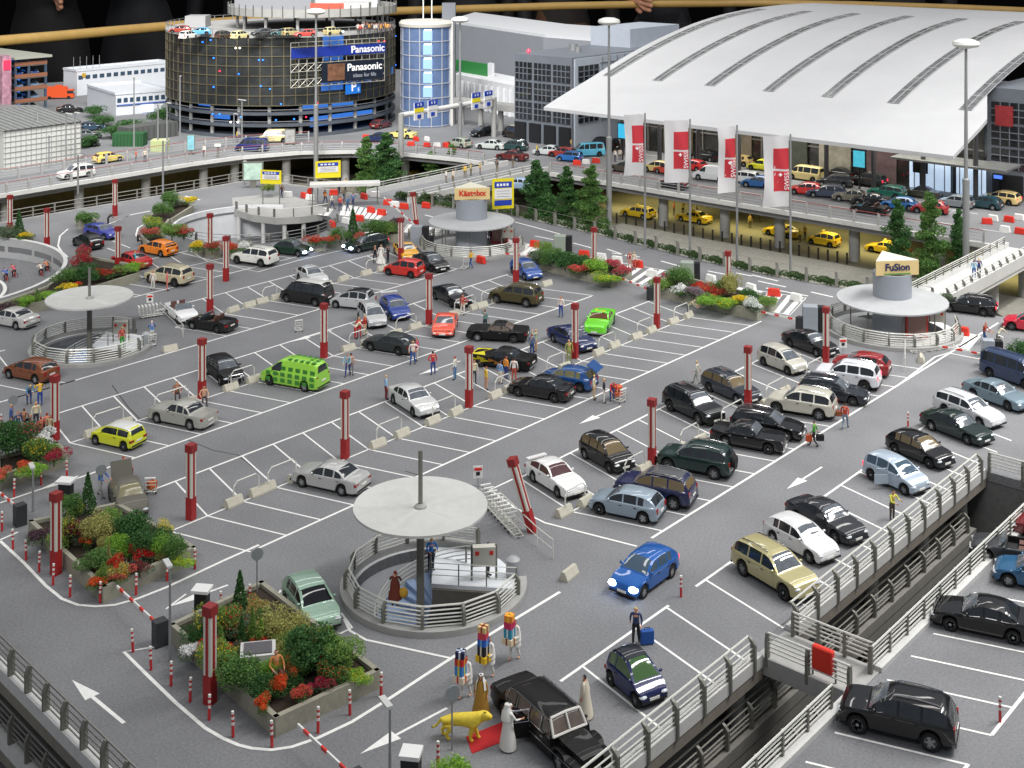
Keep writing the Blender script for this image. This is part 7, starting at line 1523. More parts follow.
for i in range(4): m = MB(); m.box((-129+i*2.9, 150.1, 1.5), (2.1, .3, 2.9)); m.build('dark_opening', [mat('opening', (30, 31, 34), .5)], off)
m = MB(); m.box((-126, 176, 14.8), (8, 14, 3.0)); m.build('plant_room', [OFFL], off); m = MB(); m.cyl((-126.5, 160, 13.3), .7, 1.0); m.cyl((-124, 158, 13.3), .5, .8); m.build('roof_vent', [GALV], off)
m = MB(); m.ell((-128.5, 151.5, 13.7), (.3, .3, .3)); m.build('warning_lamp', [TAILLIT], off)
rb_ = thing('office_block', 'grey gridded building at the right edge in front of the terminal roof', 'office block', (0, 0, 0))
m = MB(); m.poly([(-59.9, 156.8), (-30, 156.8), (-30, 190), (-59.9, 190)], 0, 13.3); m.build('wall', [OFFG], rb_)
gridface(rb_, (-59.6, 156.8), (-54.6, 156.8), 3.4, 11.8, 1, 3, WDK, OFFG, gap=.88); gridface(rb_, (-54.2, 156.8), (-44, 156.8), 3.4, 11.8, 2, 3, WDK, OFFG, gap=.88)
m = MB(); m.box((-57.7, 156.5, 10.0), (2.1, .2, 2.4)); m.build('red_panel', [mat('red_panel', (160, 54, 58), .4, noise=.3, nscale=2)], rb_)
for x in (-57.3, -52.5): m = MB(); m.box((x, 156.6, 1.5), (3.6, .3, 2.9)); m.build('dark_opening', [mat('opening', (30, 31, 34), .5)], rb_)
# long pale hall behind the stair tower
hal = thing('long_hall', 'long plain grey hall behind the glass stair tower', 'hall', (0, 0, 0))
a, b, c = wpx(448, 292), wpx(545, 254), wpx(650, 236)
m = MB(); slabbox(m, a, b, 1.0, 0, 11.0); slabbox(m, b, c, 1.0, 0, 11.0); m.build('wall', [mat('hall_grey', (150, 154, 160), .6, noise=.04, nscale=.3)], hal)
m = MB(); a2, b2, c2 = [(p[0]-14, p[1]+24) for p in (a, b, c)]; m.poly([a, b, c, c2, b2, a2], 10.9, 11.5); m.build('roof', [mat('hall_white', (220, 222, 224), .6)], hal)
low = thing('low_hall', 'low white flat-roofed building between the stair tower and the office block', 'hall', (0, 0, 0))
a, b = wpx(455, 240), wpx(516, 222); m = MB(); m.poly([a, b, (b[0]-5, b[1]+9), (a[0]-5, a[1]+9)], 0, 5.4); m.build('wall', [WALLW], low)
m = MB(); slabbox(m, wpx(452, 246), wpx(489, 236), .5, 5.4, 7.6); m.build('green_band', [mat('green_band', (48, 130, 66), .5)], low); m = MB(); slabbox(m, wpx(489, 236), wpx(493, 235), .6, 5.3, 7.9); m.build('end_pier', [WALLW], low)
for i in range(10): p = wpx(462+i*6, 236-i*1.6); m = MB(); m.cyl((p[0], p[1], 0), .35, 4.6, 8); m.build('pier', [WALLW], low, True)
# elevated walkway behind the gantry
ow = thing('overpass', 'grey overpass on columns beside the glass stair tower', 'overpass', (0, 0, 0))
a, b = wpx(446, 216), wpx(520, 205); m = MB(); slabbox(m, a, b, 2.6, 3.4, 4.4); m.build('slab', [CONC], ow)
for f in (.02, .22, .48, .75, .98): m = MB(); m.cyl((a[0]+(b[0]-a[0])*f, a[1]+(b[1]-a[1])*f, 0), .45, 3.4, 10); m.build('column', [CONC], ow, True)
# ---------------- round car park
PC, PR = (-173.4, 139.9), 19.0
DKG = mat('car_park_glass', (46, 48, 48), .35, spec=.5, noise=.5, nscale=.5)
GRIDM = mat('car_park_grid', (98, 92, 72), .5, .2)
prk = thing('round_car_park', 'round multi-storey car park with a black gridded facade and cars on its roof', 'car park', (PC[0], PC[1], 0))
m = MB(); m.lathe([(PR, 5.0), (PR, 15.7)], 72); m.build('facade', [DKG], prk, True)
gm = MB()
vang = math.atan2(-PC[1], -PC[0])      # towards the camera
for k in range(66): a = 2*pi*k/66; gm.box(((PR+.06)*cos(a), (PR+.06)*sin(a), 10.35), (.12, .14, 10.7), a)
for j in range(8): z = 5.0+j*10.7/7; gm.lathe([(PR, z-.06), (PR+.14, z-.06), (PR+.14, z+.06), (PR, z+.06)], 72)
gm.build('grid', [GRIDM], prk)
for z in (-.0, 1.7, 3.5): m = MB(); m.lathe([(PR-6, z+.45), (PR+.1, z+.45), (PR+.1, z+.02), (PR-6, z+.02)], 72); m.build('floor_slab', [mat('slab_bluegrey', (74, 80, 88), .7, noise=.15, nscale=1)], prk, True)
m = MB(); m.lathe([(PR-5.5, 0), (PR-5.5, 5.2)], 60); m.build('core_wall', [mat('core_dark', (36, 38, 46), .6, noise=.5, nscale=.6)], prk, True)
for k in range(24): a = 2*pi*k/24; m = MB(); m.cyl(((PR-.7)*cos(a), (PR-.7)*sin(a), 0), .3, 5.0, 8); m.build('column', [CONC], prk)
for z in (2.5, 4.3): 
    m = MB(); m.lathe([(PR+.02, z), (PR+.06, z), (PR+.06, z+.08), (PR+.02, z+.08)], 72); m.build('guard_rail', [GALV], prk)
m = MB(); m.cyl((0, 0, 15.5), PR+.15, .4, 72); m.build('roof_deck', [CONC], prk)
pm_ = MB()
for k in range(64): a = 2*pi*k/64; pm_.box((PR*cos(a), PR*sin(a), 16.3), (.1, .1, 1.0), a)
pm_.lathe([(PR-.04, 16.75), (PR+.05, 16.75), (PR+.05, 16.85), (PR-.04, 16.85)], 64); pm_.build('roof_railing', [GALV], prk)
UC = (4.2, 3.2)
m = MB(); m.lathe([(14.0, 18.3), (14.0, 19.6), (13.6, 19.6), (13.6, 18.7), (.01, 18.7)], 64, (UC[0], UC[1], 0)); m.lathe([(.01, 18.25), (14.0, 18.3)], 64, (UC[0], UC[1], 0)); m.build('upper_deck', [mat('upper_deck', (150, 150, 146), .6, noise=.1, nscale=.5)], prk, True)
for k in range(48): a = 2*pi*k/48; pm_ = MB(); pm_.box((UC[0]+14.05*cos(a), UC[1]+14.05*sin(a), 19.2), (.1, .14, 1.9), a); pm_.build('upper_post', [mat('rail_dark', (90, 90, 88), .5)], prk)
for k in range(14): a = 2*pi*k/14; m = MB(); m.cyl((UC[0]+12.5*cos(a), UC[1]+12.5*sin(a), 15.8), .25, 2.5, 8); m.build('roof_column', [CONC], prk)
for px, Y, w, h, c in ((198, 218, 3.4, 1.9, (150, 150, 150)), (275, 222, 13, 2.3, (128, 130, 134)), (330, 226, 17, 3.0, (188, 190, 192)), (355, 214, 5, 1.6, (176, 176, 174))):
    x, y = wpx(px, Y); m = MB(); m.box((x-PC[0], y-PC[1], (15.9 if px == 198 else 18.7)+h/2), (w, 4, h), AZ); m.build('roof_block', [mat('roof_block_%d' % c[0], c, .6)], prk)
x, y = wpx(327, 212); m = MB(); m.box((x-PC[0], y-PC[1], 19.6), (5.5, .3, 1.2), AZ); m.build('red_seats', [mat('red_seats', (190, 76, 56), .5)], prk)
BLUEL = mat('blue_light', (40, 110, 255), .3, emit=(40, 120, 255), estr=3.0); BLUEP = mat('blue_lit_wall', (44, 70, 110), .4, emit=(60, 130, 235), estr=.5, noise=.5, nscale=1.2); WLAMP = mat('white_lamp', (255, 250, 240), .3, emit=(255, 246, 226), estr=5.0)
def on_cyl(px, py, R=PR):
    """angle and height on the car park's wall of a picture position"""
    t = (px-512)/FPX; d = Vector((t*cA-sA, t*sA+cA)); c = Vector(PC); b = d.dot(c); q = c.length_squared-R*R; dd = d.length_squared
    Y = (b-math.sqrt(max(0, b*b-dd*q)))/dd; p = d*Y-c; return math.atan2(p.y, p.x), CAM_H-(py-YH)*Y/FPX
for px, py, w, h, mt in ((333, 41, 3.6, 1.6, BLUEP), (333, 57, 3.4, 1.0, BLUEP), (332, 86, 3.8, 1.3, BLUEP), (368, 79, 1.6, .9, BLUEP), (392, 70, .7, 1.2, BLUEP)):
    a, z = on_cyl(px, py); m = MB(); m.box(((PR+.05)*cos(a), (PR+.05)*sin(a), z), (.1, w, h), a); m.build('lit_window', [mt], prk)
BLUEQ = mat('blue_lit_hall', (44, 70, 110), .4, emit=(70, 140, 245), estr=.75, noise=.8, nscale=.4)
for px, py, w in ((328, 102, 9.5), (342, 118, 12.5), (206, 101, 3.5), (222, 114, 3)):
    a, z = on_cyl(px, py, PR-2.6); m = MB(); m.box(((PR-2.6)*cos(a), (PR-2.6)*sin(a), z), (.2, w, 1.5), a); m.build('lit_wall', [BLUEQ], prk)
for px, py, mt in ((203, 42, BLUEL), (211, 40, BLUEL), (236, 48, WLAMP), (240, 48, WLAMP), (259, 60, BLUEL), (263, 60, BLUEL), (239, 74, BLUEL), (214, 58, BLUEL), (220, 71, TAILLIT), (214, 87, BLUEL), (261, 86, BLUEL), (270, 89, BLUEL), (213, 114, BLUEL), (220, 114, BLUEL), (231, 122, WLAMP), (238, 122, WLAMP), (241, 117, BLUEL), (276, 120, BLUEL), (294, 119, BLUEL), (306, 117, TAILLIT), (317, 103, TAILLIT), (281, 104, BLUEL), (378, 41, TAILLIT), (384, 41, TAILLIT), (396, 36, BLUEL), (395, 65, BLUEL)):
    a, z = on_cyl(px, py); m = MB(); m.ell(((PR+.1)*cos(a), (PR+.1)*sin(a), z), (.14, .14, .14), 8, 5); m.build('car_lamp', [mt], prk)
# facade advertising frame
a, z = on_cyl(336, 62); fr = thing('advertising_frame', 'steel lattice with a blue banner and dark poster on the round car park', 'advertising sign', (PC[0]+(PR+.9)*cos(a), PC[1]+(PR+.9)*sin(a), 0), a+pi/2)
W_ = 16.6; m = MB()
for i in range(13): m.tube([(-W_/2+W_*i/12, 0, 8.0), (-W_/2+W_*i/12, 0, 14.9)], .06, 4)
for zz in (8.0, 9.2, 10.4, 11.6, 12.4, 14.2, 14.9): m.tube([(-W_/2, 0, zz), (W_/2, 0, zz)], .06, 4)
for i in range(12):
    for zz in (8.0, 10.4): m.tube([(-W_/2+W_*i/12, 0, zz), (-W_/2+W_*(i+1)/12, 0, zz+1.2)], .04, 4); m.tube([(-W_/2+W_*(i+1)/12, 0, zz), (-W_/2+W_*i/12, 0, zz+1.2)], .04, 4)
m.build('lattice', [mat('lattice', (170, 168, 156), .4, .3)], fr)
m = MB(); m.box((0, -.2, 13.3), (W_, .12, 1.5)); m.build('banner', [mat('banner_blue', (26, 50, 140), .4)], fr)
m = MB(); m.box((2.4, -.2, 10.0), (11.0, .14, 3.1)); m.build('poster', [mat('poster_dark', (22, 30, 44), .35)], fr)
m = MB(); m.box((-.6, -.3, 10.0), (3.0, .06, 2.6)); m.build('poster_picture', [mat('poster_brown', (110, 76, 56), .5, noise=.6, nscale=1.2)], fr)
INKW = mat('ink_white', (240, 240, 240), .5)
text('Panasonic', 1.55, INKW, fr, (5.1, -.28, 13.3), (pi/2, 0, 0), .02, .03); text('Panasonic', 1.6, INKW, fr, (4.5, -.3, 10.5), (pi/2, 0, 0), .02, .03); text('ideas for life', .85, mat('ink_grey', (150, 156, 166), .5), fr, (4.5, -.3, 9.2), (pi/2, 0, 0), .02)
a, z = on_cyl(350, 85); ps = thing('parking_sign', 'blue square sign with a roofed letter P and a 5 on the round car park', 'sign', (PC[0]+(PR+.8)*cos(a), PC[1]+(PR+.8)*sin(a), z), a+pi/2)
m = MB(); m.box((0, 0, 0), (2.9, .16, 2.6)); m.build('board', [mat('parking_blue', (30, 110, 200), .4)], ps); text('P', 2.0, INKW, ps, (.05, -.1, -.25), (pi/2, 0, 0), .02, .04); text('5', .8, INKW, ps, (1.0, -.1, -.75), (pi/2, 0, 0), .02)
m = MB(); m.tube([(-.9, -.1, .72), (0, -.1, 1.05), (.9, -.1, .72)], .07, 4); m.build('roof_mark', [INKW], ps)
for i, (px, py, c, w) in enumerate(((188, 36, (220, 220, 214), 'white'), (200, 32, (90, 160, 196), 'light blue'), (240, 36, (216, 206, 150), 'cream and green'), (282, 33, (60, 90, 90), 'dark teal'), (291, 33, (170, 156, 110), 'tan'), (305, 34, (190, 76, 66), 'salmon red'), (333, 32, (190, 180, 130), 'beige with lit lamps'), (262, 33, (60, 60, 60), 'dark grey'), (225, 36, (70, 60, 50), 'brown'), (180, 30, (150, 60, 50), 'red'))):
    g = wpx(px, (CAM_H-15.9)*FPX/(py+3-YH)); car('hatchback' if i % 2 else 'compact', g, 90+random.uniform(-20, 20)+(150 if i % 2 else 0), '%s car parked on the roof of the round car park' % w, col=c, z=15.9, detail=0, lit='lit' in w, scale=.82)
for i in range(16):
    g = wpx(358+i*2.3, 203+random.uniform(-2, 3)); person(g, 'stand', random.uniform(0, 360), BRN, random.choice([(206, 200, 196), (190, 60, 50), (60, 60, 66), (210, 150, 60)]), (70, 66, 66), 'visitor in the crowd on the roof of the round car park', z=15.9, group='crowd on the car park roof', world=True)
# ---------------- glass stair tower
TWR = (-151.7, 152.7); tw = thing('stair_tower', 'round pale blue glass stair tower beside the round car park', 'tower', (TWR[0], TWR[1], 0))
BGL = mat('blue_glass', (92, 110, 140), .2, noise=.2, nscale=.5, emit=(80, 120, 200), estr=.10)  # faint blue glow put into the glass itself
m = MB(); m.lathe([(4.2, 0), (4.2, 16.4)], 40); m.build('glass', [BGL], tw, True)
m = MB(); va = math.atan2(-TWR[1], -TWR[0])
for k in range(14): a = va+2*pi*k/14+.18; m.box((4.25*cos(a), 4.25*sin(a), 8.2), (.1, .13, 16.4), a)
for j in range(8): z = .2+j*2.3; m.lathe([(4.2, z-.06), (4.32, z-.06), (4.32, z+.06), (4.2, z+.06)], 40)
m.build('frame', [mat('frame_white', (172, 176, 182), .4)], tw)
m = MB(); a = va+1.25; m.box((4.2*cos(a), 4.2*sin(a), 8.6), (1.0, 1.0, 17.2), a); m.build('pier', [CONCL], tw)
m = MB(); m.lathe([(4.5, 16.3), (4.6, 16.8), (4.3, 17.2), (.01, 17.5)], 40); m.build('roof', [mat('tower_roof', (196, 194, 184), .5)], tw, True)
for j in range(5): a = va+.04; z = 16.0-j*2.3; m = MB(); m.box((4.26*cos(a), 4.26*sin(a), z-.1), (.1, 1.2, .22), a); m.build('ceiling_lamp', [mat('tower_lamp', (220, 236, 255), .3, emit=(200, 226, 255), estr=2.2)], tw); m = MB(); m.box((4.23*cos(a), 4.23*sin(a), z-1.0), (.06, 1.5, 1.6), a); m.build('lit_pane', [mat('lit_pane', (150, 184, 232), .3, emit=(110, 160, 235), estr=.35)], tw)
for dx in (-.4, .6): m = MB(); m.tube([(dx, dx, 17), (dx, dx, 24)], .1, 6); m.build('mast', [WHITEP], tw)
m = MB(); x, y = wpx(449, 216); m.box((x-TWR[0], y-TWR[1], 10), (2.2, 2, 20), AZ); m.build('lift_shaft', [mat('shaft_grey', (112, 116, 122), .6)], tw)
# ---------------- left side buildings
hg = thing('grid_hall', 'low pale hall with a white gridded wall and ribbed metal roof on the left', 'hall', (0, 0, 0))
m = MB(); m.poly([(-165, 86), (-165, 97.4), (-190, 97.4), (-190, 86)], 0, 5.5); m.build('wall', [mat('hall_panel', (196, 197, 192), .6, noise=.04, nscale=1)], hg)
m = MB()
for i in range(16): m.box((-164.95, 86.2+i*.74, 2.75), (.06, .06, 5.5))
for j in range(8): m.box((-164.94, 91.7, .3+j*.72), (.06, 11.4, .05))
m.build('panel_joints', [mat('panel_joint', (150, 152, 150), .7)], hg)
m = MB(); vs = [(-164.7, 85.7, 5.5), (-164.7, 97.6, 5.5), (-177, 97.6, 6.6), (-177, 85.7, 6.6), (-190.3, 97.6, 5.5), (-190.3, 85.7, 5.5)]; m.add(vs, [(0, 1, 2, 3), (3, 2, 4, 5)])
for i in range(13): m.box((-170.8, 86.2+i*.92, 6.12), (12.4, .1, .12), 0, 0, ry=.089)
m.build('roof', [mat('metal_roof', (138, 140, 138), .45, .3, noise=.12, nscale=1)], hg)
m = MB(); m.cyl((-168, 92.5, 5.8), .2, 1.2, 8); m.build('flue', [GALV], hg)
mp = thing('parking_block_building', 'open multi-storey car park with brown bands and blue light at the far left', 'car park', (0, 0, 0))
fx = -208.0; y0, y1 = 110.3, 116.2
for z in (0.6, 2.7, 4.8, 6.9, 9.0): m = MB(); m.box((fx-12, (y0+y1)/2, z), (24.4, y1-y0, .25)); m.build('floor_slab', [CONCD], mp); m = MB(); m.box((fx+.1, (y0+y1)/2, z+.35), (.3, y1-y0, .6)); m.build('brown_band', [mat('brown_band', (128, 84, 62), .6)], mp)
m = MB(); m.box((fx-12, (y0+y1)/2, 10.4), (26, y1-y0+1, .4)); m.build('roof', [mat('roof_greygreen', (150, 152, 140), .6)], mp)
m = MB(); m.box((fx-9, (y0+y1)/2, 5.2), (.3, y1-y0, 10.2)); m.build('back_wall', [mat('blue_lit_wall2', (50, 110, 190), .4, emit=(50, 125, 230), estr=1.0, noise=.7, nscale=.5)], mp)
for y in (y0+.2, y0+2.6, y1-.2): m = MB(); m.box((fx, y, 5.2), (.35, .35, 10.3)); m.build('post', [mat('post_blue', (60, 74, 92), .5)], mp)
m = MB(); m.box((fx+1, y0-2.5, 5.6), (2.4, 1.6, 11)); m.build('stair_shaft', [mat('shaft_pink', (160, 120, 134), .4, noise=.6, nscale=.9)], mp); m = MB(); m.box((fx+2.3, y0-2.5, 9.6), (.1, 1.2, 1.6)); m.build('lit_sign', [mat('lit_red', (220, 50, 80), .4, emit=(230, 40, 70), estr=.7)], mp)
for z in (1.1, 3.2, 5.3, 7.4):
    for k in range(2): car('hatchback', (fx-3.2, y0+1.5+k*2.9), 0, 'car in the open multi-storey building, %s level up, %s bay from the left' % (ORD[int(z//2.1)], ORD[k]), col=random.choice([(60, 110, 170), (40, 80, 140), (120, 150, 180)]), z=z-.36, detail=0)
def white_block(name, lab, a, b, depth, z1, zw, nwin, extra=0):
    """flat roofed white block; front face a->b"""
    t = thing(name, lab, 'office building', (0, 0, 0)); L = math.hypot(b[0]-a[0], b[1]-a[1]); d = ((b[0]-a[0])/L, (b[1]-a[1])/L); nb = (-d[1], d[0])
    P = [a, b, (b[0]+nb[0]*depth, b[1]+nb[1]*depth), (a[0]+nb[0]*depth, a[1]+nb[1]*depth)]; ang = math.atan2(d[1], d[0])
    m = MB(); m.poly(P, 0, z1); m.build('wall', [mat('block_white', (202, 206, 210), .6, noise=.04, nscale=.8)], t)
    m = MB()
    for i in range(4): p, q = P[i], P[(i+1) % 4]; slabbox(m, p, q, .3, z1-.02, z1+.4)
    m.build('parapet', [mat('block_white', (202, 206, 210), .6)], t)
    for zz in zw:
        for i in range(nwin): u = L*(i+.5)/nwin; m = MB(); m.box((a[0]+d[0]*u+nb[0]*-.02, a[1]+d[1]*u+nb[1]*-.02, zz), (L/nwin*.62, .14, .75), ang); m.build('window', [mat('window_blue', (56, 74, 92), .15)], t)
    return t, d, nb, ang, L
a, b = wpx(116, 224), wpx(172, 230); t, d, nb, ang, L = white_block('white_office', 'lower white flat-roofed office with a window band and lit entrance', a, b, 15, 3.6, (2.6,), 9)
m = MB(); m.box((a[0]+d[0]*L*.5-nb[0]*.1, a[1]+d[1]*L*.5-nb[1]*.1, 1.75), (L*.98, .2, .22), ang); m.build('blue_band', [mat('band_blue', (70, 96, 160), .5)], t)
m = MB(); m.box((a[0]+d[0]*L*.55-nb[0]*.12, a[1]+d[1]*L*.55-nb[1]*.12, .85), (2.2, .2, 1.2), ang); m.build('lit_entrance', [mat('lit_entrance', (220, 226, 255), .3, emit=(214, 222, 255), estr=1.6)], t)
a, b = wpx(77, 250), wpx(172, 266); t, d, nb, ang, L = white_block('white_office', 'taller white flat-roofed office behind the lower one, with antennas', a, b, 5, 4.7, (3.5,), 14)
for i in range(5): u = 1.0+i*1.4; m = MB(); m.tube([(a[0]+d[0]*u+nb[0]*3, a[1]+d[1]*u+nb[1]*3, 4.7), (a[0]+d[0]*u+nb[0]*3, a[1]+d[1]*u+nb[1]*3, 7.2)], .05, 5); m.build('antenna', [GALV], t)
m = MB(); m.box((a[0]+d[0]*1.4-nb[0]*.1, a[1]+d[1]*1.4-nb[1]*.1, 3.9), (.7, .15, .8), ang); m.build('gold_emblem', [mat('gold', (190, 150, 40), .4)], t)
# small garden and container park between the buildings
for i, (px, Y, h, w, l) in enumerate([(94, 222, 2.4, 4, 'dark hedge row in front of the white offices'), (104, 212, 2.2, 4.5, 'dark hedge row right of the grid-walled hall'), (112, 200, 2.2, 5, 'dark bushes by the green container'), (128, 204, 2.6, 5, 'dark trees behind the green container'), (158, 214, 3.2, 3.5, 'dark bush left of the round car park'), (172, 214, 4, 3.5, 'dark plants at the foot of the round car park'), (88, 192, 2.0, 3, 'dark bush beside the grid-walled hall')]): bush(wpx(px, Y), h, w, l, 'bush', 1, z=0, world=True)
def container(px, Y, d, rz, col, lab):
    p = wpx(px, Y); t = thing('container', lab, 'container', (p[0], p[1], 0), rz)
    m = MB(); m.box((0, 0, d[2]/2), d); m.build('shell', [cl(col)], t); m = MB()
    for i in range(9): m.box((-d[0]/2+d[0]*(i+.5)/9, -d[1]/2-.03, d[2]/2), (.16, .08, d[2]*.9))
    m.build('ribs', [cl(tuple(int(c*.85) for c in col))], t)
container(130, 194, (4.6, 2.4, 1.9), AZ, (36, 86, 46), 'dark green container behind the left upper road'); container(160, 189, (2.3, 1.8, 1.7), AZ, (196, 206, 150), 'pale yellow-green kiosk container behind the left upper road'); container(148, 200, (9, 3, 2.3), AZ+.9, (84, 86, 84), 'grey roofed shelter beside the green container')
for i, (px, Y, c, w) in enumerate([(90, 208, (40, 62, 80), 'dark blue'), (86, 200, (90, 96, 96), 'grey'), (70, 228, (30, 30, 32), 'black'), (84, 193, (70, 80, 70), 'dark green-grey')]): car('saloon', wpx(px, Y), 60, '%s car parked among the buildings at the left' % w, col=c, detail=0)
p = wpx(57, 246); t = thing('fire_engine', 'orange-red rescue truck between the far left buildings', 'truck', (p[0], p[1], 0), .9); m = MB(); m.box((0, 0, 2.1), (6, 2.6, 3.2)); m.box((4, 0, 1.6), (2, 2.5, 2.4)); m.box((0.5, 0, 3.9), (2, 1.6, .5)); m.build('body', [cl((224, 84, 30))], t)
m = MB(); m.box((4.1, -.05, 2.1), (1.9, 2.56, .8)); m.build('windows', [GLASS], t)
for x in (-2, 3.6):
    for s in (-1.2, 1.2): m = MB(); m.cyl((x, 0, 0), .5, .4, 12); m.v = [(xx, (zz)*1.0+s-.2, yy+.5) for xx, yy, zz in m.v]; m.v = [(xx if True else 0, yy, zz) for xx, yy, zz in m.v]; m.build('wheel', [TYRE], t)
t.scale = (.62, .62, .62)
# ---------------- lamps, flags and signs
def tall_lamp(p, top, lab, z=-4.9, head=1.35):
    g = G(p[0], p[1], LOW if z < -1 else z); t = thing('tall_lamp', lab, 'street lamp', (g[0], g[1], LOW if z < -1 else z)); h = top-(LOW if z < -1 else z)
    m = MB(); m.tube([(0, 0, 0), (0, 0, h*.47)], .34, 12); m.tube([(0, 0, h*.47), (0, 0, h)], .2, 10, r2=.13); m.lathe([(.36, h*.465), (.36, h*.48), (.2, h*.485)], 12); m.build('pole', [GALV], t, True)
    m = MB(); m.lathe([(.12, h-.35), (head*.85, h-.12), (head, h+.12), (head*.92, h+.4), (head*.5, h+.62), (.01, h+.68)], 24); m.build('lamp_head', [mat('lamp_white', (224, 226, 220), .4)], t, True)
tall_lamp((609, 243), 21.3, 'very tall lamp with a white mushroom head left of the flags'); tall_lamp((966, 303), 20.9, 'very tall lamp with a white mushroom head in front of the terminal at right'); tall_lamp((316, 190), 20.4, 'very tall lamp in front of the round car park'); tall_lamp((460, 178), 18.6, 'very tall lamp beside the glass stair tower')
def street_lamp(p, h, lab, z=0.0, arm=0.9, double=False, rz=0.0):
    g = G(p[0], p[1], z); t = thing('street_lamp', lab, 'street lamp', (g[0], g[1], z), rz); m = MB(); pr_ = .07 if p[1] > 400 else .13; m.tube([(0, 0, 0), (0, 0, h)], pr_, 8, r2=pr_*.7); m.build('pole', [GALV], t, True)
    for s in ((1, -1) if double else (1,)): m = MB(); m.box((s*arm*.5, 0, h+.05), (arm, .26, .09)); m.build('lamp_head', [mat('lamp_grey', (196, 198, 194), .4)], t)
for p, h, l, k in (((66, 166), 7.2, 'grey street lamp left of a pair in front of the grid-walled hall', {'arm': 1.4}), ((75, 165), 7.2, 'grey street lamp right of a pair in front of the grid-walled hall', {'arm': 1.2}), ((49, 168), 4.4, 'short grey lamp in front of the grid-walled hall', {}), ((78, 194), 4.8, 'grey lamp on the edge of the upper road beside the white van', {}), ((163, 198), 6.9, 'grey lamp rising past the edge of the upper road', {}), ((158, 152), 6.9, 'left of two grey lamps near the advertising column', {}), ((167, 160), 8.0, 'right of two grey lamps near the advertising column', {}), ((242, 144), 6.6, 'grey lamp beside the dark blue bus', {'double': True}), ((234, 143), 4.4, 'thin grey lamp left of the dark blue bus', {}), ((180, 142), 10, 'tall thin mast at the left side of the round car park', {'arm': .2}), ((134, 154), 11, 'tall thin double lamp before the lower white office', {'double': True}), ((244, 185), 3.0, 'grey post beside the billboard', {'arm': .4})): street_lamp(p, h, l, **k)
street_lamp((170, 662), 4.2, 'grey street lamp at the left corner of the nearest flower bed', rz=2.8, arm=.8); street_lamp((390, 796), 3.3, 'grey street lamp at the bottom edge of the picture', rz=2.8, arm=.8); street_lamp((33, 512), 2.4, 'short grey lamp in front of the left edge flower bed', rz=2.8, arm=.8)
def round_sign(p, h, lab, r=.31, col=None, rz=None):
    g = G(*p); t = thing('round_sign', lab, 'sign', (g[0], g[1], 0), AZ+.5 if rz is None else rz); m = MB(); m.tube([(0, 0, 0), (0, 0, h)], .035, 6); m.build('pole', [GALV], t)
    m = MB(); m.cyl((0, 0, -.02), r, .05, 20); m.v = [(x, z-.06, y+h-.15) for x, y, z in m.v]; m.build('disc', [col or mat('sign_back', (150, 156, 158), .4, .3)], t)
round_sign((452, 750), 2.45, 'grey back of a round sign beside the yellow lioness'); round_sign((101, 500), 1.9, 'grey back of a round sign beside the man in blue at the left flower bed'); round_sign((13, 428), 2.0, 'grey back of a round sign at the gathering on the left'); round_sign((257, 604), 2.6, 'grey round sign on a thin pole left of the mint green hatchback', .3); round_sign((310, 205), 1.8, 'white and red round sign behind the spiral ramp', .4, REDB)
def small_sign(p, h, lab, w=.55, hh=.7):
    g = G(*p); t = thing('small_sign', lab, 'sign', (g[0], g[1], 0), AZ+.1); m = MB(); m.tube([(0, .03, 0), (0, .03, h)], .03, 6); m.build('pole', [GALV], t)
    m = MB(); m.box((0, 0, h), (w, .05, hh)); m.build('board', [WHITEP], t); m = MB(); m.box((0, -.035, h+hh*.25), (w*.8, .03, hh*.22)); m.build('red_band', [REDB], t); m = MB(); m.box((0, -.035, h-hh*.12), (w*.4, .03, hh*.3)); m.build('dark_mark', [BLACKM], t)
small_sign((478, 489), 1.0, 'small white trolley sign with a red band behind the front canopy'); small_sign((150, 310), 1.0, 'small white trolley sign with a red band at the left stairwell'); small_sign((843, 356), 1.0, 'small white trolley sign with a red band at the far right stairwell', .6)
FW, FR = mat('flag_white', (240, 239, 240), .7), mat('flag_red', (222, 70, 82), .7)
for fm_ in (FW, FR):
    nt = fm_.node_tree; bs = nt.nodes['Principled BSDF']; tr = nt.nodes.new('ShaderNodeBsdfTranslucent'); mx = nt.nodes.new('ShaderNodeMixShader'); mx.inputs[0].default_value = .45
    tr.inputs[0].default_value = bs.inputs['Base Color'].default_value; nt.links.new(bs.outputs[0], mx.inputs[1]); nt.links.new(tr.outputs[0], mx.inputs[2]); nt.links.new(mx.outputs[0], nt.nodes['Material Output'].inputs[0])
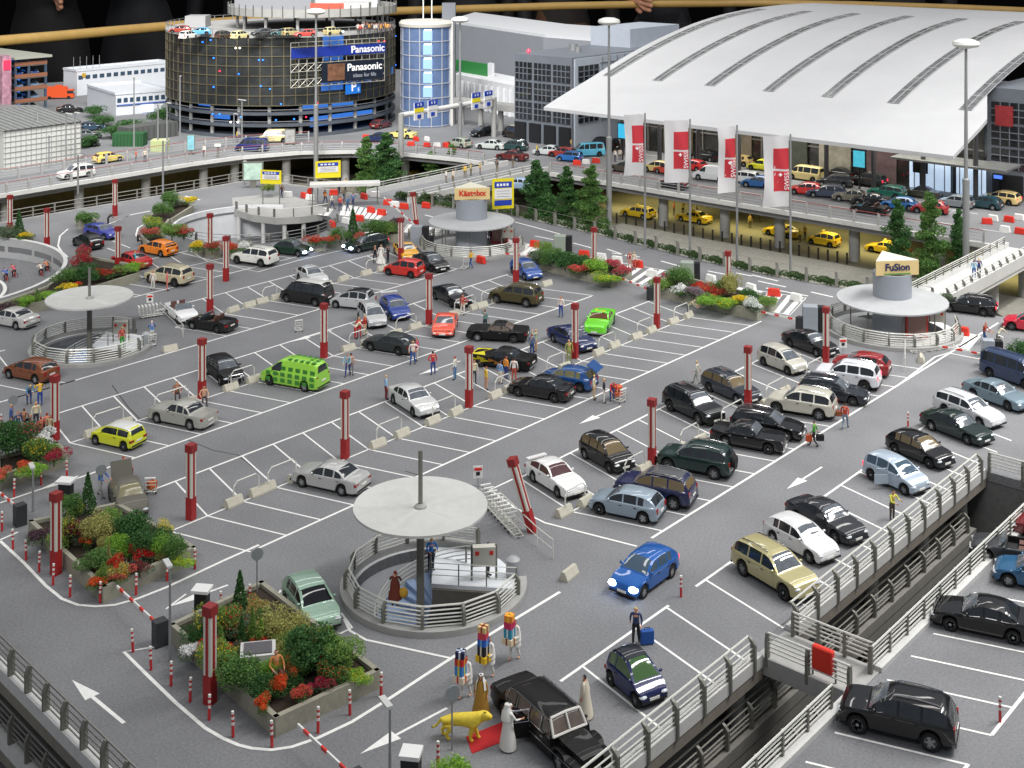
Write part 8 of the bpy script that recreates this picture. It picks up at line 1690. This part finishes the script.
for i, (px, yb, top, w, h, pos, sh) in enumerate([(645, 250, 113, 2.0, 6.2, 'leftmost', .35), (690, 256, 119, 2.4, 6.2, 'second from the left', .05), (737, 264, 125, 1.8, 6.4, 'third from the left', .4), (790.5, 270, 134, 2.5, 6.8, 'rightmost', .25)]):
    g = G(px, yb); Y = -g[0]*sA+g[1]*cA; zt = CAM_H-(top-YH)*Y/FPX
    t = thing('flag', '%s of four tall white banner flags with two red panels' % pos, 'flag', (g[0], g[1], 0), AZ)
    m = MB(); m.tube([(0, 0, -2.5), (0, 0, zt)], .13, 8, r2=.09); m.build('pole', [GALV], t, True)
    def cloth(u0, u1, v0, v1, off, nm, mt):
        m = MB(); nu, nv = 8, 10; vs = []
        for a_ in range(nu+1):
            for b_ in range(nv+1):
                u = u0+(u1-u0)*a_/nu; v = v0+(v1-v0)*b_/nv; f = u/w
                vs.append((-.16-u*(1-sh*.25*sin(v/h*pi)), -off+sh*.9*f*sin(v*1.1+i*1.7)+.12*sin(u*3+v), zt-.15-v-.12*f*f*sh))
        fs = [(a_*(nv+1)+b_, (a_+1)*(nv+1)+b_, (a_+1)*(nv+1)+b_+1, a_*(nv+1)+b_+1) for a_ in range(nu) for b_ in range(nv)]
        m.add(vs, fs); return m.build(nm, [mt], t, True)
    cloth(0, w, 0, h, 0, 'banner', FW); a1 = cloth(.0, w*.62, h*.18, h*.47, .03, 'red_panel', FR); cloth(0, w*.62, h*.50, h*.78, .03, 'red_panel', FR)
    text('SWISS', .62, INKW, t, (-.42, -.30-sh*.3, zt-.15-h*.63), (pi/2, -pi/2, 0), .01); m = MB(); cx_, cz_ = -w*.42, zt-.15-h*.54; m.box((cx_, -.34-sh*.3, cz_), (.34, .02, .11)); m.box((cx_, -.342-sh*.3, cz_), (.11, .02, .34)); m.build('white_cross', [INKW], t)
# overhead gantry and direction signs
SB, SY, SW = mat('sign_blue', (34, 66, 170), .4), mat('sign_yellow', (230, 214, 40), .4), mat('sign_white', (222, 222, 222), .45)
gt = thing('sign_gantry', 'pale gantry on round columns carrying blue and yellow direction signs', 'gantry', (0, 0, 0)); a = G(401, 157); b = G(494, 137)
m = MB(); m.tube([(a[0], a[1], 5.9), (b[0], b[1], 5.9)], .38, 10); m.build('beam', [CONCL], gt, True)
for p in (a, b): m = MB(); m.cyl((p[0], p[1], 0), .42, 6.2, 12); m.build('column', [CONC], gt, True)
ga = math.atan2(b[1]-a[1], b[0]-a[0]); gd = Vector((b[0]-a[0], b[1]-a[1])).normalized(); gn = Vector((gd.y, -gd.x)); GL = math.hypot(b[0]-a[0], b[1]-a[1])
for f, k in ((.15, 1), (.29, 0), (.76, 1), (.90, 0)):
    c = Vector(a)+gd*GL*f+gn*.5; bd = None
    m = MB(); m.box((c.x, c.y, 6.2), (2.0, .16, 2.5), ga); bd = m.build('sign_board', [SW], gt)
    for zz, h, mt in ((7.1, .75, SB), (6.35, .55, SY if k else SW), (5.45, .55, SB)): q = c+gn*.11; m = MB(); m.box((q.x, q.y, zz), (2.0 if mt is not SB or zz > 7 else .8, .08, h), ga); m.build('sign_field', [mt], bd)
    q = c+gn*.18; text('A  ⇧' if False else 'A  B', .55, INKW, bd, (q.x, q.y, 7.1), (pi/2, 0, ga), .01)
def route_sign(p, z0, h, w, lab, lower=True, rz=AZ+.25):
    g = G(*p); t = thing('direction_sign', lab, 'sign', (g[0], g[1], 0), rz); m = MB()
    for s in (-.4, .4): m.tube([(s*w, .06, 0), (s*w, .06, z0+h)], .06, 6)
    m.build('post', [STEELD], t); m = MB(); m.box((0, 0, z0+h/2), (w, .1, h)); m.build('board', [SY], t)
    m = MB(); m.box((0, -.07, z0+h*.80), (w*.8, .05, h*.2)); m.build('blue_field', [SB], t); m = MB(); m.box((0, -.07, z0+h*.50), (w*.8, .05, h*.34)); m.build('white_field', [SW], t)
    for k in range(3): m = MB(); m.box((0, -.1, z0+h*(.41+.09*k)), (w*.6, .02, .03)); m.build('text_line', [mat('ink_dim', (90, 90, 96), .5)], t)
    for dx in (-.25, -.1, .05, .2): m = MB(); m.box((dx*w, -.1, z0+h*.80), (w*.1, .02, h*.08)); m.build('pictogram', [INKW], t)
    if lower: m = MB(); m.box((0, -.07, z0+h*.2), (w*.8, .05, h*.18)); m.build('blue_field', [SB], t)
route_sign((503, 236), 2.9, 3.2, 2.35, 'tall yellow sign with blue and white fields behind the far middle lift tower'); route_sign((328, 203), 3.0, 2.0, 3.0, 'yellow framed sign with a blue field before the curved upper road', False); route_sign((271, 206), 2.6, 1.6, 2.6, 'blue and yellow sign right of the billboard', False, AZ-.2)
sh_ = G(345, 205); t = thing('shelter', 'long low shelter with a white flat roof below the curved upper road', 'shelter', (sh_[0], sh_[1], 0), AZ+.14); m = MB(); m.box((0, 0, 2.5), (8.2, 2.0, .3)); m.build('roof', [CONCL], t)
for x in (-3.8, 0, 3.8): m = MB(); m.tube([(x, 0, 0), (x, 0, 2.4)], .08); m.build('post', [STEELD], t)
def billboard(p, w, h, z0, col, lab, lit=0.0, z=0.0):
    g = G(p[0], p[1], z); t = thing('billboard', lab, 'billboard', (g[0], g[1], z), AZ+.1); m = MB(); m.box((0, 0, z0+h/2), (w, .3, h)); m.build('frame', [STEELD], t); m = MB(); m.box((0, -.17, z0+h/2), (w*.86, .05, h*.86)); m.build('poster', [mat('poster_%d_%d_%d' % col, col, .4, noise=.4, nscale=1.1, emit=col, estr=lit)], t)
    m = MB(); m.box((0, 0, z0/2), (w*.3, .2, z0)); m.build('foot', [STEELD], t)
billboard((253, 188), 2.6, 2.4, .9, (180, 206, 190), 'billboard with a pale green landscape poster by the left fence'); billboard((191, 155), 1.1, 2.4, .6, (120, 170, 180), 'narrow advertising column on the curved upper road', .3); billboard((290, 145), 1.6, 2.2, .2, (160, 160, 156), 'grey panel beside the entrance of the round car park'); billboard((218, 158), 1.1, .5, 1.6, (220, 220, 216), 'small white sign on the edge of the upper road')
# red and white road barriers
def jersey(p, red, lab, z=0.0, L=1.2):
    g = G(p[0], p[1], z); t = MB(); t.box((0, 0, .34), (L, .42, .68), 0, 0, .82); o = t.build('road_barrier', [REDB if red else BARW], None, False, (g[0], g[1], z), random.uniform(-.5, .5)+AZ*.3); o.modifiers.new('bevel', 'BEVEL').width = .05; tag(o, lab, 'road barrier', 'red and white road barriers')
JB = [(304, 198, 1), (310, 200, 0), (288, 197, 0), (364, 199, 1), (375, 197, 0), (334, 195, 1), (371, 212.5, 1), (381.5, 215, 1), (359, 221, 1), (346, 223.5, 0), (332, 227, 1), (388, 205, 1), (395, 207, 0), (404, 209, 1), (426, 208, 1), (535, 247, 1), (481, 263, 1), (584, 257, 1), (601, 260, 0), (617, 263, 0), (638, 267, 1), (711, 282, 0), (751, 291, 0), (774, 296, 1), (796, 301, 0), (962, 335, 1), (652, 277, 0)]
for i, (x, y, r) in enumerate(sorted(JB)): jersey((x, y), r, '%s plastic road barrier at the far lanes, %s from the left of all of them' % ('red' if r else 'white', (ORD+['twenty-seventh', 'twenty-eighth'])[i]))
JF = [(366, 139, 1), (411, 146, 1), (416, 141, 1), (427, 147, 1), (427, 141, 0), (437, 147, 0), (446, 147, 1), (577, 165, 1), (586, 164, 0), (596, 163, 1), (987, 224, 1), (993, 221, 0), (1009, 222, 1), (1019, 220, 0), (1020, 234, 1), (1005, 232, 0)]
for i, (x, y, r) in enumerate(sorted(JF)): jersey((x, y), r, '%s plastic road barrier on the forecourt, %s from the left' % ('red' if r else 'white', ORD[i]))
# black bollards on the taxi road
m = MB(); m.cyl((0, 0, 0), .12, 1.25, 8); m.lathe([(.12, 1.25), (.01, 1.32)], 8); bb = m.mesh('bollard', [mat('bollard_dark', (44, 42, 36), .5)], True)
for i in range(26):
    x = 607+i*9.6; y = 220.5+(x-607)*.178
    if y > 275: break
    g = G(x, y+1, LOW); o = link('bollard', bb, None, (g[0], g[1], LOW)); tag(o, 'dark bollard along the taxi road, number %s from the left' % (ORD[i]), 'bollard', 'dark bollards along the taxi road')
# wooden hand rail of the exhibition, in front of the visitors
m = MB(); pts = []
for px, py in ((-60, 45), (0, 41), (60, 36), (120, 30.5), (172, 26), (260, 19), (340, 14), (400, 11), (480, 8.5), (560, 6), (660, 4), (760, 3), (860, 5), (950, 8), (1040, 12)):
    g = G(px, py, 7.0); pts.append((g[0], g[1], 7.0))
m.tube(pts, 1.25, 12); tag(m.build('hand_rail', [mat('rail_wood', (196, 160, 92), .4, noise=.1, nscale=.3)], None, True), 'long wooden hand rail of the exhibition running across the background', 'hand rail')
# warm lamps under the upper road
for x in (-100, -84, -68, -52): area('underpass_lamp', (x, 140.5, -1.3), 10, 4, 430, (1.0, .87, .38)).data.spread = R_(120)
for x in (-100, -75, -50): area('underpass_lamp', (x, 147, -1.3), 14, 2, 400, (1.0, .87, .38))
for x in (-102, -84, -66): area('terminal_lamp', (x, 150, 10.2), 12, 6, 1700, (1.0, .95, .86)).data.spread = R_(150)
